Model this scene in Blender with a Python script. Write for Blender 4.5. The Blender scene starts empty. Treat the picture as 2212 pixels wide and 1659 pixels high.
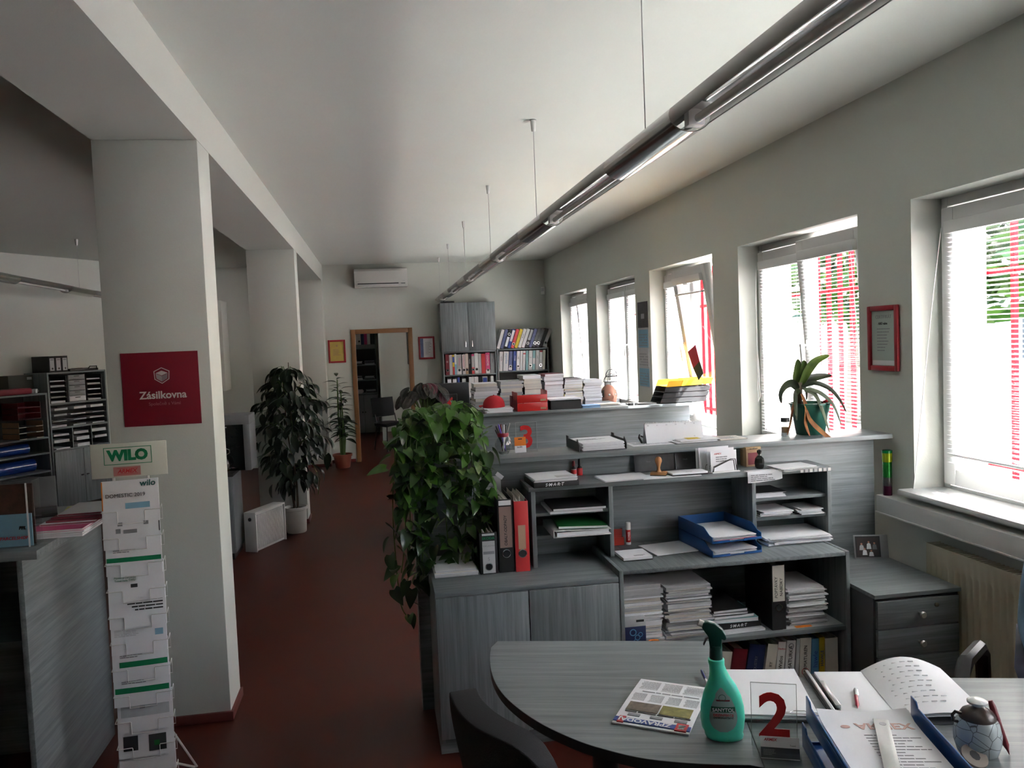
import bpy, bmesh, math, random
from mathutils import Vector, Matrix, Euler

SC = bpy.context.scene
COL = SC.collection
PI = math.pi

# ---------------------------------------------------------------- camera
W, H, F = 2212, 1659, 1770.0
YAW, PITCH, ROLL, CAMZ = 0.15932, -0.05429, -0.04020, 1.785
_fw = Vector((math.sin(YAW)*math.cos(PITCH), math.cos(YAW)*math.cos(PITCH), math.sin(PITCH)))
_r = Vector((math.cos(YAW), -math.sin(YAW), 0)); _u = _r.cross(_fw)
RX = _r*math.cos(ROLL) + _u*math.sin(ROLL); UX = -_r*math.sin(ROLL) + _u*math.cos(ROLL)
CAM = Vector((0, 0, CAMZ))
cam = bpy.data.cameras.new('camera'); camo = bpy.data.objects.new('camera', cam); COL.objects.link(camo)
cam.sensor_width = 36; cam.lens = 36*F/W; cam.clip_start = 0.05; cam.clip_end = 300
camo.matrix_world = Matrix(((RX.x, UX.x, -_fw.x, 0), (RX.y, UX.y, -_fw.y, 0), (RX.z, UX.z, -_fw.z, CAMZ), (0, 0, 0, 1)))
SC.camera = camo

# ---------------------------------------------------------------- sky, sun, exposure
world = bpy.data.worlds.new('sky'); SC.world = world; world.use_nodes = True
nt = world.node_tree; bg = nt.nodes['Background']
sky = nt.nodes.new('ShaderNodeTexSky'); sky.sky_type = 'NISHITA'; sky.sun_disc = False
sky.sun_elevation = math.radians(50); sky.sun_rotation = math.radians(80); sky.dust_density = 2.5
nt.links.new(sky.outputs[0], bg.inputs[0]); bg.inputs[1].default_value = 0.75
sunl = bpy.data.lights.new('sun', 'SUN'); sunl.energy = 16; sunl.angle = math.radians(0.6); sunl.color = (1, 0.98, 0.95)
suno = bpy.data.objects.new('sun', sunl); COL.objects.link(suno)
_sd = Vector((math.cos(math.radians(50)), -0.16, math.sin(math.radians(50))))
suno.rotation_euler = _sd.to_track_quat('Z', 'Y').to_euler(); suno.location = (30, -5, 36)
SC.view_settings.view_transform = 'Standard'; SC.view_settings.look = 'None'
SC.view_settings.gamma = 1; SC.view_settings.use_curve_mapping = False
SC.view_settings.exposure = 2.55
# ---------------------------------------------------------------- where a point of the photo lies on a known plane of the room
def ray(x, y): return ((x-W/2)*RX + (H/2-y)*UX + F*_fw)/F
def oz(x, y, z): d = ray(x, y); return CAM + d*((z-CAMZ)/d.z)
def oy(x, y, Y): d = ray(x, y); return CAM + d*(Y/d.y)
def ox(x, y, X): d = ray(x, y); return CAM + d*(X/d.x)

# ---------------------------------------------------------------- materials
MATS = {}
def _nodes(name):
    m = bpy.data.materials.new(name); m.use_nodes = True; n = m.node_tree
    return m, n, n.nodes['Principled BSDF']
def pm(name, rgb, rough=0.5, metal=0.0, var=0.08, scale=14.0, bump=0.0, bscale=None, stretch=None, coat=0.0, trans=0.0, alpha=1.0, spec=0.5, emit=None, sss=0.0):
    if name in MATS: return MATS[name]
    m, n, b = _nodes(name); L = n.links
    tc = n.nodes.new('ShaderNodeTexCoord'); mp = n.nodes.new('ShaderNodeMapping'); L.new(tc.outputs['Object'], mp.inputs[0])
    if stretch: mp.inputs['Scale'].default_value = stretch
    nz = n.nodes.new('ShaderNodeTexNoise'); nz.inputs['Scale'].default_value = scale; nz.inputs['Detail'].default_value = 4
    L.new(mp.outputs[0], nz.inputs['Vector'])
    cr = n.nodes.new('ShaderNodeMix'); cr.data_type = 'RGBA'
    cr.inputs['A'].default_value = (*[c*(1-var) for c in rgb], 1); cr.inputs['B'].default_value = (*[min(1, c*(1+var)) for c in rgb], 1)
    L.new(nz.outputs['Fac'], cr.inputs['Factor']); L.new(cr.outputs['Result'], b.inputs['Base Color'])
    b.inputs['Roughness'].default_value = rough; b.inputs['Metallic'].default_value = metal
    b.inputs['Specular IOR Level'].default_value = spec
    if coat: b.inputs['Coat Weight'].default_value = coat; b.inputs['Coat Roughness'].default_value = 0.1
    if trans: b.inputs['Transmission Weight'].default_value = trans
    if alpha < 1: b.inputs['Alpha'].default_value = alpha
    if emit: b.inputs['Emission Color'].default_value = (*emit[:3], 1); b.inputs['Emission Strength'].default_value = emit[3]
    if bump:
        nb = n.nodes.new('ShaderNodeTexNoise'); nb.inputs['Scale'].default_value = bscale or scale*3; nb.inputs['Detail'].default_value = 5
        L.new(mp.outputs[0], nb.inputs['Vector'])
        bp = n.nodes.new('ShaderNodeBump'); bp.inputs['Strength'].default_value = bump; bp.inputs['Distance'].default_value = 0.004
        L.new(nb.outputs['Fac'], bp.inputs['Height']); L.new(bp.outputs[0], b.inputs['Normal'])
    MATS[name] = m; return m

def laminate(name, axis):
    """blue-grey wood-look board, grain running along one axis"""
    m, n, b = _nodes(name); L = n.links
    tc = n.nodes.new('ShaderNodeTexCoord'); mp = n.nodes.new('ShaderNodeMapping'); L.new(tc.outputs['Object'], mp.inputs[0])
    s = [26, 26, 26]; s[axis] = 1.1; mp.inputs['Scale'].default_value = s
    n1 = n.nodes.new('ShaderNodeTexNoise'); n1.inputs['Scale'].default_value = 1.6; n1.inputs['Detail'].default_value = 7; n1.inputs['Roughness'].default_value = 0.65
    n1.inputs['Distortion'].default_value = 0.25
    L.new(mp.outputs[0], n1.inputs['Vector'])
    s2 = [150, 150, 150]; s2[axis] = 5
    mp2 = n.nodes.new('ShaderNodeMapping'); mp2.inputs['Scale'].default_value = s2; L.new(tc.outputs['Object'], mp2.inputs[0])
    n2 = n.nodes.new('ShaderNodeTexNoise'); n2.inputs['Scale'].default_value = 1.0; n2.inputs['Detail'].default_value = 3; L.new(mp2.outputs[0], n2.inputs['Vector'])
    ad = n.nodes.new('ShaderNodeMix'); ad.inputs['Factor'].default_value = 0.3
    L.new(n1.outputs['Fac'], ad.inputs['A']); L.new(n2.outputs['Fac'], ad.inputs['B'])
    cr = n.nodes.new('ShaderNodeValToRGB'); e = cr.color_ramp.elements
    e[0].position = 0.28; e[0].color = (0.092, 0.109, 0.114, 1); e[1].position = 0.72; e[1].color = (0.262, 0.293, 0.30, 1)
    k = e.new(0.5); k.color = (0.170, 0.195, 0.202, 1)
    L.new(ad.outputs['Result'], cr.inputs[0]); L.new(cr.outputs[0], b.inputs['Base Color'])
    b.inputs['Roughness'].default_value = 0.42
    bp = n.nodes.new('ShaderNodeBump'); bp.inputs['Strength'].default_value = 0.08; bp.inputs['Distance'].default_value = 0.001
    L.new(n2.outputs['Fac'], bp.inputs['Height']); L.new(bp.outputs[0], b.inputs['Normal'])
    return m
LX, LY, LZ = laminate('laminate_grain_x', 0), laminate('laminate_grain_y', 1), laminate('laminate_grain_z', 2)

def glassy(name, tint=(1, 1, 1), amount=0.10, rough=0.02, ior=1.45):
    """thin sheet of clear plastic or window glass"""
    m = bpy.data.materials.new(name); m.use_nodes = True; n = m.node_tree; n.nodes.clear(); L = n.links
    o = n.nodes.new('ShaderNodeOutputMaterial'); mx = n.nodes.new('ShaderNodeMixShader')
    t = n.nodes.new('ShaderNodeBsdfTransparent'); t.inputs[0].default_value = (*tint, 1)
    g = n.nodes.new('ShaderNodeBsdfGlossy'); g.inputs['Roughness'].default_value = rough
    fr = n.nodes.new('ShaderNodeFresnel'); fr.inputs[0].default_value = ior
    ge = n.nodes.new('ShaderNodeNewGeometry'); iv = n.nodes.new('ShaderNodeMath'); iv.operation = 'SUBTRACT'; iv.inputs[0].default_value = 1
    mu = n.nodes.new('ShaderNodeMath'); mu.operation = 'MULTIPLY'; L.new(ge.outputs['Backfacing'], iv.inputs[1])
    L.new(fr.outputs[0], mu.inputs[0]); L.new(iv.outputs[0], mu.inputs[1])
    L.new(mu.outputs[0], mx.inputs[0]); L.new(t.outputs[0], mx.inputs[1]); L.new(g.outputs[0], mx.inputs[2]); L.new(mx.outputs[0], o.inputs[0])
    return m
def leafmat(name, c1, c2, rough=0.35, scale=6.0, trans=0.25):
    m, n, b = _nodes(name); L = n.links
    tc = n.nodes.new('ShaderNodeTexCoord'); nz = n.nodes.new('ShaderNodeTexNoise'); nz.inputs['Scale'].default_value = scale; nz.inputs['Detail'].default_value = 3
    oi = n.nodes.new('ShaderNodeObjectInfo'); ad = n.nodes.new('ShaderNodeVectorMath'); ad.operation = 'ADD'
    L.new(tc.outputs['Object'], ad.inputs[0]); L.new(oi.outputs['Random'], ad.inputs[1]); L.new(ad.outputs[0], nz.inputs['Vector'])
    cr = n.nodes.new('ShaderNodeValToRGB'); e = cr.color_ramp.elements; e[0].position = 0.38; e[0].color = (*c1, 1); e[1].position = 0.66; e[1].color = (*c2, 1)
    L.new(nz.outputs['Fac'], cr.inputs[0]); L.new(cr.outputs[0], b.inputs['Base Color']); b.inputs['Roughness'].default_value = rough
    tr = n.nodes.new('ShaderNodeBsdfTranslucent'); L.new(cr.outputs[0], tr.inputs[0])
    mx = n.nodes.new('ShaderNodeMixShader'); mx.inputs[0].default_value = trans
    L.new(b.outputs[0], mx.inputs[1]); L.new(tr.outputs[0], mx.inputs[2]); L.new(mx.outputs[0], n.nodes['Material Output'].inputs[0])
    return m

GLASS = glassy('window_glass'); ACRYL = glassy('clear_acrylic', (0.97, 0.98, 0.98)); CLEAR = glassy('clear_plastic_pocket', (0.93, 0.95, 0.97), rough=0.1)
WALL = pm('wall_paint', (0.61, 0.635, 0.58), 0.9, var=0.02, scale=3, bump=0.12, bscale=160)
CEIL = pm('ceiling_paint', (0.73, 0.765, 0.715), 0.9, var=0.02, scale=2, bump=0.08, bscale=120)
WHITE = pm('white_plastic', (0.72, 0.72, 0.70), 0.4, var=0.02)
PVC = pm('white_window_pvc', (0.76, 0.77, 0.76), 0.5, var=0.02, spec=0.3)
SLAT = pm('blind_slat_white', (0.80, 0.81, 0.80), 0.45, var=0.02)
PAPER = pm('white_paper', (0.78, 0.79, 0.82), 0.7, var=0.03, scale=30)
PAPER2 = pm('cream_paper', (0.66, 0.63, 0.56), 0.75, var=0.05, scale=30)
PAPER3 = pm('grey_paper', (0.50, 0.51, 0.52), 0.7, var=0.06, scale=30)
KRAFT = pm('kraft_paper', (0.42, 0.27, 0.16), 0.8, var=0.08, scale=60)
INK = pm('black_ink', (0.02, 0.02, 0.022), 0.6, var=0.1)
GREYINK = pm('grey_print', (0.26, 0.27, 0.29), 0.7, var=0.1)
BLACK = pm('black_plastic', (0.012, 0.012, 0.013), 0.35, var=0.15)
BLACKM = pm('black_matt_card', (0.016, 0.016, 0.018), 0.6, var=0.15)
DKGREY = pm('dark_grey_plastic', (0.045, 0.047, 0.05), 0.4, var=0.1)
GREY = pm('grey_plastic', (0.22, 0.23, 0.24), 0.45)
CHROME = pm('chrome', (0.75, 0.75, 0.75), 0.12, 1.0, var=0.02)
STEEL = pm('brushed_steel', (0.55, 0.55, 0.55), 0.3, 1.0, var=0.06, stretch=(1, 40, 1))
WIREW = pm('white_coated_wire', (0.68, 0.68, 0.66), 0.35, var=0.03)
RED = pm('red_plastic', (0.55, 0.018, 0.02), 0.35, var=0.1)
REDB = pm('red_binder_card', (0.62, 0.04, 0.045), 0.45, var=0.06)
BLUE = pm('blue_tray_plastic', (0.012, 0.085, 0.27), 0.28, var=0.08)
BLUE2 = pm('blue_card', (0.02, 0.06, 0.30), 0.45, var=0.1)
NAVY = pm('navy_card', (0.012, 0.022, 0.085), 0.5, var=0.1)
PINK = pm('pink_card', (0.62, 0.06, 0.20), 0.45, var=0.06)
WINE = pm('wine_red_card', (0.16, 0.012, 0.022), 0.5, var=0.1)
YELLOW = pm('yellow_plastic', (0.80, 0.42, 0.015), 0.4, var=0.06)
YELCARD = pm('yellow_card', (0.72, 0.55, 0.03), 0.5, var=0.06)
GREEN = pm('green_print', (0.0, 0.19, 0.075), 0.5, var=0.06)
GREENC = pm('green_card', (0.01, 0.14, 0.03), 0.5, var=0.1)
TEAL = pm('teal_card', (0.28, 0.52, 0.54), 0.5, var=0.05)
LTBLUE = pm('light_blue_card', (0.10, 0.28, 0.46), 0.5, var=0.06)
PALEBL = pm('pale_blue_paper', (0.22, 0.42, 0.56), 0.7, var=0.05)
ORANGE = pm('orange_plastic', (0.75, 0.20, 0.01), 0.4, var=0.06)
REDPR = pm('red_print', (0.52, 0.03, 0.04), 0.5, var=0.06)
SOIL = pm('potting_soil', (0.025, 0.017, 0.012), 0.95, var=0.4, scale=60, bump=0.8)
BARK = pm('plant_bark', (0.10, 0.075, 0.05), 0.85, var=0.3, scale=30, bump=0.5)
STEM = pm('green_stem', (0.07, 0.13, 0.03), 0.6, var=0.2)
WOOD = pm('warm_beech_wood', (0.42, 0.20, 0.075), 0.45, var=0.12, scale=8, stretch=(6, 6, 1))
DOORW = pm('door_frame_veneer', (0.26, 0.125, 0.05), 0.45, var=0.12, scale=10, stretch=(6, 6, 0.6))
FABRIC = pm('black_chair_fabric', (0.022, 0.022, 0.024), 0.95, var=0.25, scale=250, bump=0.4, bscale=500)
SKIN = pm('skin', (0.50, 0.24, 0.17), 0.5, var=0.06, scale=8, bump=0.05, bscale=200)

# ---------------------------------------------------------------- mesh builder
class MB:
    def __init__(s): s.v = []; s.f = []; s.mi = []; s.cur = 0
    def add(s, vs, fs):
        o = len(s.v); s.v += [Vector(p) for p in vs]; s.f += [[o+i for i in f] for f in fs]; s.mi += [s.cur]*len(fs); return s
    def box(s, x0, y0, z0, x1, y1, z1, M=None):
        vs = [Vector((x, y, z)) for z in (z0, z1) for y in (y0, y1) for x in (x0, x1)]
        if M is not None: vs = [M @ p for p in vs]
        return s.add(vs, [(0, 2, 3, 1), (4, 5, 7, 6), (0, 1, 5, 4), (2, 6, 7, 3), (0, 4, 6, 2), (1, 3, 7, 5)])
    def prism(s, poly, a, b, M=None):
        """poly in XY, extruded along Z from a to b"""
        n = len(poly); vs = [Vector((p[0], p[1], a)) for p in poly] + [Vector((p[0], p[1], b)) for p in poly]
        ar = sum(poly[i][0]*poly[(i+1) % n][1]-poly[(i+1) % n][0]*poly[i][1] for i in range(n))
        if M is not None: vs = [M @ p for p in vs]
        fs = [list(range(n))[::-1], list(range(n, 2*n))] + [(i, (i+1) % n, n+(i+1) % n, n+i) for i in range(n)]
        if ar < 0: fs = [list(f)[::-1] for f in fs]
        return s.add(vs, fs)
    def cyl(s, p0, p1, r0, r1=None, n=12, caps=True):
        p0, p1 = Vector(p0), Vector(p1); r1 = r0 if r1 is None else r1
        d = (p1-p0).normalized(); a = d.orthogonal().normalized(); b = d.cross(a)
        vs = []
        for p, r in ((p0, r0), (p1, r1)):
            vs += [p + (a*math.cos(t)+b*math.sin(t))*r for t in (2*PI*i/n for i in range(n))]
        fs = [(i, (i+1) % n, n+(i+1) % n, n+i) for i in range(n)]
        if caps: fs += [list(range(n))[::-1], list(range(n, 2*n))]
        return s.add(vs, fs)
    def tube(s, pts, r, n=6, caps=True):
        pts = [Vector(p) for p in pts]; rs = r if isinstance(r, (list, tuple)) else [r]*len(pts); vs = []; a = None
        for i, p in enumerate(pts):
            d = (pts[min(i+1, len(pts)-1)]-pts[max(i-1, 0)]).normalized()
            if a is None: a = d.orthogonal().normalized()
            a = (a - d*a.dot(d)).normalized(); b = d.cross(a)
            vs += [p+(a*math.cos(2*PI*k/n)+b*math.sin(2*PI*k/n))*rs[i] for k in range(n)]
        fs = [(i*n+k, i*n+(k+1) % n, (i+1)*n+(k+1) % n, (i+1)*n+k) for i in range(len(pts)-1) for k in range(n)]
        if caps: fs += [list(range(n))[::-1], list(range((len(pts)-1)*n, len(pts)*n))]
        return s.add(vs, fs)
    def lathe(s, prof, n=24, c=(0, 0, 0), sx=1, sy=1, cap0=True, cap1=True):
        vs = [Vector((c[0]+r*math.cos(2*PI*k/n)*sx, c[1]+r*math.sin(2*PI*k/n)*sy, c[2]+z)) for r, z in prof for k in range(n)]
        fs = [(i*n+k, i*n+(k+1) % n, (i+1)*n+(k+1) % n, (i+1)*n+k) for i in range(len(prof)-1) for k in range(n)]
        if cap0: fs.append(list(range(n))[::-1])
        if cap1: fs.append(list(range((len(prof)-1)*n, len(prof)*n)))
        return s.add(vs, fs)
    def grid(s, fn, nu, nv, thick=0.0):
        P = [[Vector(fn(i/nu, j/nv)) for i in range(nu+1)] for j in range(nv+1)]
        vs = [p for row in P for p in row]; k = nu+1
        fs = [(j*k+i, j*k+i+1, (j+1)*k+i+1, (j+1)*k+i) for j in range(nv) for i in range(nu)]
        if not thick: return s.add(vs, fs)
        N = len(vs); nr = [Vector((0, 0, 0)) for _ in vs]
        for f in fs:
            q = (vs[f[1]]-vs[f[0]]).cross(vs[f[3]]-vs[f[0]])
            for i in f: nr[i] += q
        vs2 = [p-(q.normalized() if q.length else q)*thick for p, q in zip(vs, nr)]
        fs2 = [f[::-1] for f in [tuple(i+N for i in f) for f in fs]]
        rim = [i for i in range(nu+1)] + [j*k+nu for j in range(1, nv+1)] + [nv*k+i for i in range(nu-1, -1, -1)] + [j*k for j in range(nv-1, 0, -1)]
        side = [(rim[(i+1) % len(rim)], rim[i], rim[i]+N, rim[(i+1) % len(rim)]+N) for i in range(len(rim))]
        return s.add(vs+vs2, fs+fs2+side)
    def sphere(s, c, r, nu=16, nv=10, sx=1, sy=1, sz=1, M=None):
        prof = [(math.sin(PI*(j+0.02)/(nv+0.04)), -math.cos(PI*(j+0.02)/(nv+0.04))) for j in range(nv+1)]
        vs = [Vector((a*r*sx*math.cos(2*PI*k/nu), a*r*sy*math.sin(2*PI*k/nu), z*r*sz)) for a, z in prof for k in range(nu)]
        if M is not None: vs = [M @ p for p in vs]
        vs = [p+Vector(c) for p in vs]
        fs = [(i*nu+k, i*nu+(k+1) % nu, (i+1)*nu+(k+1) % nu, (i+1)*nu+k) for i in range(nv) for k in range(nu)]
        fs += [list(range(nu))[::-1], list(range(nv*nu, (nv+1)*nu))]
        return s.add(vs, fs)
    def xf(s, M): s.v = [M @ p for p in s.v]; return s
    def mesh(s, name, mats, smooth=False, bevel=0.0, seg=2):
        me = bpy.data.meshes.new(name); me.from_pydata([tuple(p) for p in s.v], [], s.f)
        for m in (mats if isinstance(mats, (list, tuple)) else [mats]): me.materials.append(m)
        me.polygons.foreach_set('material_index', s.mi); me.update()
        if bevel:
            bm = bmesh.new(); bm.from_mesh(me)
            ed = [e for e in bm.edges if len(e.link_faces) == 2 and e.calc_face_angle(0) > 0.5]
            bmesh.ops.bevel(bm, geom=ed, offset=bevel, segments=seg, affect='EDGES', profile=0.5, clamp_overlap=True)
            bm.to_mesh(me); bm.free()
        if smooth or bevel:
            me.polygons.foreach_set('use_smooth', [True]*len(me.polygons)); me.set_sharp_from_angle(angle=math.radians(40))
        return me
    def build(s, name, mats, parent=None, smooth=False, bevel=0.0, loc=None, rot=None, seg=2):
        return put(name, s.mesh(name, mats, smooth, bevel, seg), parent, loc, rot)

def put(name, me, parent=None, loc=None, rot=None):
    o = bpy.data.objects.new(name, me); COL.objects.link(o)
    if parent is not None: o.parent = parent
    if loc is not None: o.location = loc
    if rot is not None: o.rotation_euler = rot
    return o
def tag(o, label, cat, group=None):
    o['label'] = label; o['category'] = cat
    if group: o['group'] = group
    return o
def thing(name, label, cat, loc=(0, 0, 0), rz=0.0, group=None, rot=None):
    o = bpy.data.objects.new(name, None); COL.objects.link(o); o.empty_display_size = 0.05
    o.location = loc; o.rotation_euler = rot if rot else (0, 0, rz)
    return tag(o, label, cat, group)
def struct(o): o['kind'] = 'structure'; return o
def stuff(o): o['kind'] = 'stuff'; return o
def dup(root, loc, rz=None, label=None, group=None, rot=None, scale=None):
    r = root.copy(); COL.objects.link(r); r.location = loc
    if rz is not None: r.rotation_euler = (0, 0, rz)
    if rot is not None: r.rotation_euler = rot
    if scale is not None: r.scale = scale
    if label: r['label'] = label
    if group: r['group'] = group
    for ch in list(root.children):
        c = ch.copy(); COL.objects.link(c); c.parent = r
        for g in list(ch.children):
            d = g.copy(); COL.objects.link(d); d.parent = c
    return r
_tx = {}
def text(name, body, size, mat, parent, loc, rot=(PI/2, 0, 0), align='CENTER', sx=1.0, extrude=0.0004, bold=0.0, shear=0.0, space=1.0):
    """flat printed lettering as a thin mesh; default faces -Y"""
    key = (body, round(size, 5), align, extrude, bold, shear, space, mat.name)
    if key not in _tx:
        c = bpy.data.curves.new('lettering', 'FONT'); c.body = body; c.size = size; c.align_x = align; c.align_y = 'CENTER'
        c.extrude = extrude; c.offset = bold; c.shear = shear; c.resolution_u = 3; c.space_character = space
        t = bpy.data.objects.new('lettering', c); me = bpy.data.meshes.new_from_object(t)
        bpy.data.objects.remove(t); bpy.data.curves.remove(c)
        me.materials.clear(); me.materials.append(mat); _tx[key] = me
    o = put(name, _tx[key], parent, loc, rot)
    if sx != 1.0: o.scale = (sx, 1, 1)
    return o
def strips(w, h, n, seed, t=0.0004, fill=0.5, x0=0.0, ragged=0.35):
    """rows of printed lines on a sheet w x h lying in XY, centred; returns MB"""
    rnd = random.Random(seed); b = MB(); d = h/n
    for i in range(n):
        y = h/2-(i+0.5)*d; L = w*(1-ragged*rnd.random()); x = -w/2
        while x < -w/2+L-w*0.03:
            k = min(w*(0.08+0.2*rnd.random()), -w/2+L-x); b.box(x+x0, y-d*fill/2, 0, x+k+x0, y+d*fill/2, t); x += k+w*0.02
    return b
ORD = ['first', 'second', 'third', 'fourth', 'fifth', 'sixth', 'seventh', 'eighth', 'ninth', 'tenth', 'eleventh', 'twelfth', 'thirteenth', 'fourteenth', 'fifteenth', 'sixteenth', 'seventeenth', 'eighteenth', 'nineteenth', 'twentieth', 'twenty-first', 'twenty-second', 'twenty-third', 'twenty-fourth', 'twenty-fifth', 'twenty-sixth']
def Rz(a): return Matrix.Rotation(a, 4, 'Z')
def Tr(x, y, z): return Matrix.Translation((x, y, z))

# ================================================================ the room
FLOOR = pm('red_linoleum', (0.068, 0.0125, 0.007), 0.42, var=0.25, scale=2.2, bump=0.03, bscale=30, spec=0.3)
BASEB = pm('red_brown_baseboard', (0.13, 0.03, 0.025), 0.5, var=0.12)
XR, CZ, YF = 2.643, 3.02, 12.77
struct(MB().box(-7.6, -2.5, -0.12, XR, 17.2, 0).build('floor', FLOOR))
struct(MB().box(-7.6, -2.5, CZ, XR+0.4, 17.2, CZ+0.15).build('ceiling', CEIL))
WIN = [(10.18, 11.70), (8.20, 9.72), (6.20, 7.73), (4.20, 5.73), (2.20, 3.74), (0.20, 1.74), (13.4, 14.9)]  # last opening is an unseen window added to light the back room
WZ0, WZ1 = 0.92, 2.40
b = MB(); xs = (XR, 3.06); ys = [-2.5] + [v for w in sorted(WIN) for v in w] + [17.2]
for i in range(0, len(ys), 2): b.box(xs[0], ys[i], -0.12, xs[1], ys[i+1], CZ)
for w in WIN: b.box(xs[0], w[0], -0.12, xs[1], w[1], WZ0); b.box(xs[0], w[0], WZ1, xs[1], w[1], CZ)
struct(b.build('wall_right', WALL))
b = MB(); b.box(-7.6, YF, 0, -0.352, YF+0.16, CZ); b.box(0.462, YF, 0, XR, YF+0.16, CZ); b.box(-0.352, YF, 1.97, 0.462, YF+0.16, CZ)
struct(b.build('wall_far', WALL))
struct(MB().box(-7.6, -2.66, 0, XR, -2.5, CZ).build('wall_near', WALL))
struct(MB().prism([(-2.73, YF), (-2.9, YF), (-7.6, 5.15), (-7.6, 4.8)], 0, CZ).build('wall_left', WALL))
struct(MB().box(-7.76, -2.5, 0, -7.6, 5.15, CZ).build('wall_side', WALL))
b = MB(); b.box(-1.7, 16.95, 0, XR, 17.1, CZ); b.box(-1.7, YF+0.16, 0, -1.55, 16.95, CZ)
struct(b.build('wall_back_room', WALL))
struct(MB().box(0.0, 15.4, 0, 0.08, 16.95, CZ).build('wall_partition', WALL))
PX0, PX1 = -1.255, -0.79
struct(MB().box(PX0, -2.5, 2.775, PX1, YF, CZ).build('trim_ceiling_beam', WALL))
for i, (a, c) in enumerate(((4.06, 4.33), (8.50, 8.77), (12.44, YF))):
    p = struct(MB().box(PX0, a, 0, PX1, c, 2.775).build('pillar_%d' % (i+1), WALL, bevel=0.004))
    struct(MB().box(PX0-0.012, a-0.012, 0, PX1+0.012, min(c+0.012, YF), 0.045).build('baseboard_pillar_%d' % (i+1), BASEB, bevel=0.004))
struct(MB().box(PX1+0.012, YF-0.014, 0, -0.425, YF, 0.05).build('baseboard_far', BASEB, bevel=0.003))
b = MB(); b.box(0.53, YF-0.014, 0, 0.93, YF, 0.05); struct(b.build('baseboard_far_right', BASEB, bevel=0.003))
b = MB(); b.box(XR-0.014, -2.5, 0, XR, YF-0.02, 0.06); struct(b.build('baseboard_right', BASEB, bevel=0.003))
# door frame
b = MB(); b.box(-0.412, YF-0.03, 0, -0.345, YF+0.17, 2.03); b.box(0.455, YF-0.03, 0, 0.524, YF+0.17, 2.03); b.box(-0.345, YF-0.03, 1.962, 0.455, YF+0.17, 2.03)
struct(b.build('door_1', DOORW, bevel=0.004))
# window sills inside, duct under the windows
SILL = pm('white_sill_board', (0.74, 0.75, 0.74), 0.25, var=0.03)
for i, w in enumerate(WIN):
    struct(MB().box(2.565, w[0]-0.05, 0.92, 2.83, w[1]+0.03, 0.948).build('trim_window_sill_%d' % (i+1), SILL, bevel=0.008))
d = struct(MB().box(2.55, -2.5, 0.795, XR, 3.925, 0.893).build('trim_cable_duct', WHITE, bevel=0.004))
MB().box(2.543, -2.5, 0.80, 2.55, 3.925, 0.806).build('duct_lip', WHITE, d)

# ---------------------------------------------------------------- windows: frame, two sashes with panes, blinds, grille outside
REDBAR = pm('red_painted_bar', (0.30, 0.0012, 0.006), 0.7, var=0.08, spec=0.1)
FX = 2.81
def sash_mesh(w, h):
    b = MB(); t = 0.062; s = 0.082
    b.box(0, 0, 0, t, s, h); b.box(0, w-s, 0, t, w, h); b.box(0, s, 0, t, w-s, s); b.box(0, s, h-s, t, w-s, h)
    return b
SW, SH = 0.735, 1.37
sashM = sash_mesh(SW, SH).mesh('sash', PVC, bevel=0.006)
paneM = MB().box(0.026, 0.07, 0.07, 0.032, SW-0.07, SH-0.07).mesh('glass_pane', GLASS)
hb = MB(); hb.box(-0.012, -0.013, -0.035, 0, 0.013, 0.035); hb.box(-0.045, -0.008, -0.008, 0, 0.008, 0.008); hb.box(-0.05, -0.011, -0.13, -0.036, 0.011, 0.012)
handM = hb.mesh('handle', PVC, bevel=0.003)
slatM = MB().grid(lambda u, v: (-0.0125+0.025*u, 0.062+(SW-0.124)*v, 0.0025*math.sin(PI*u)), 3, 1, 0.0004).mesh('slat', SLAT)
NS, PITCHZ = 54, 0.0225
names = ['far end of the room', 'wall calendar side nearest the far bookcases', 'raised blind and yellow-topped trays', 'green flower pot', 'long radiator', 'near desk']
TILT = {(0, 0): 0.075, (2, 0): 0.15, (3, 0): 0.075}
wlabel = ['farthest window', 'second farthest window', 'window behind the yellow tray', 'window behind the green pot', 'window above the cream radiator', 'window nearest the desk', 'added unseen back-room window']
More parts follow.
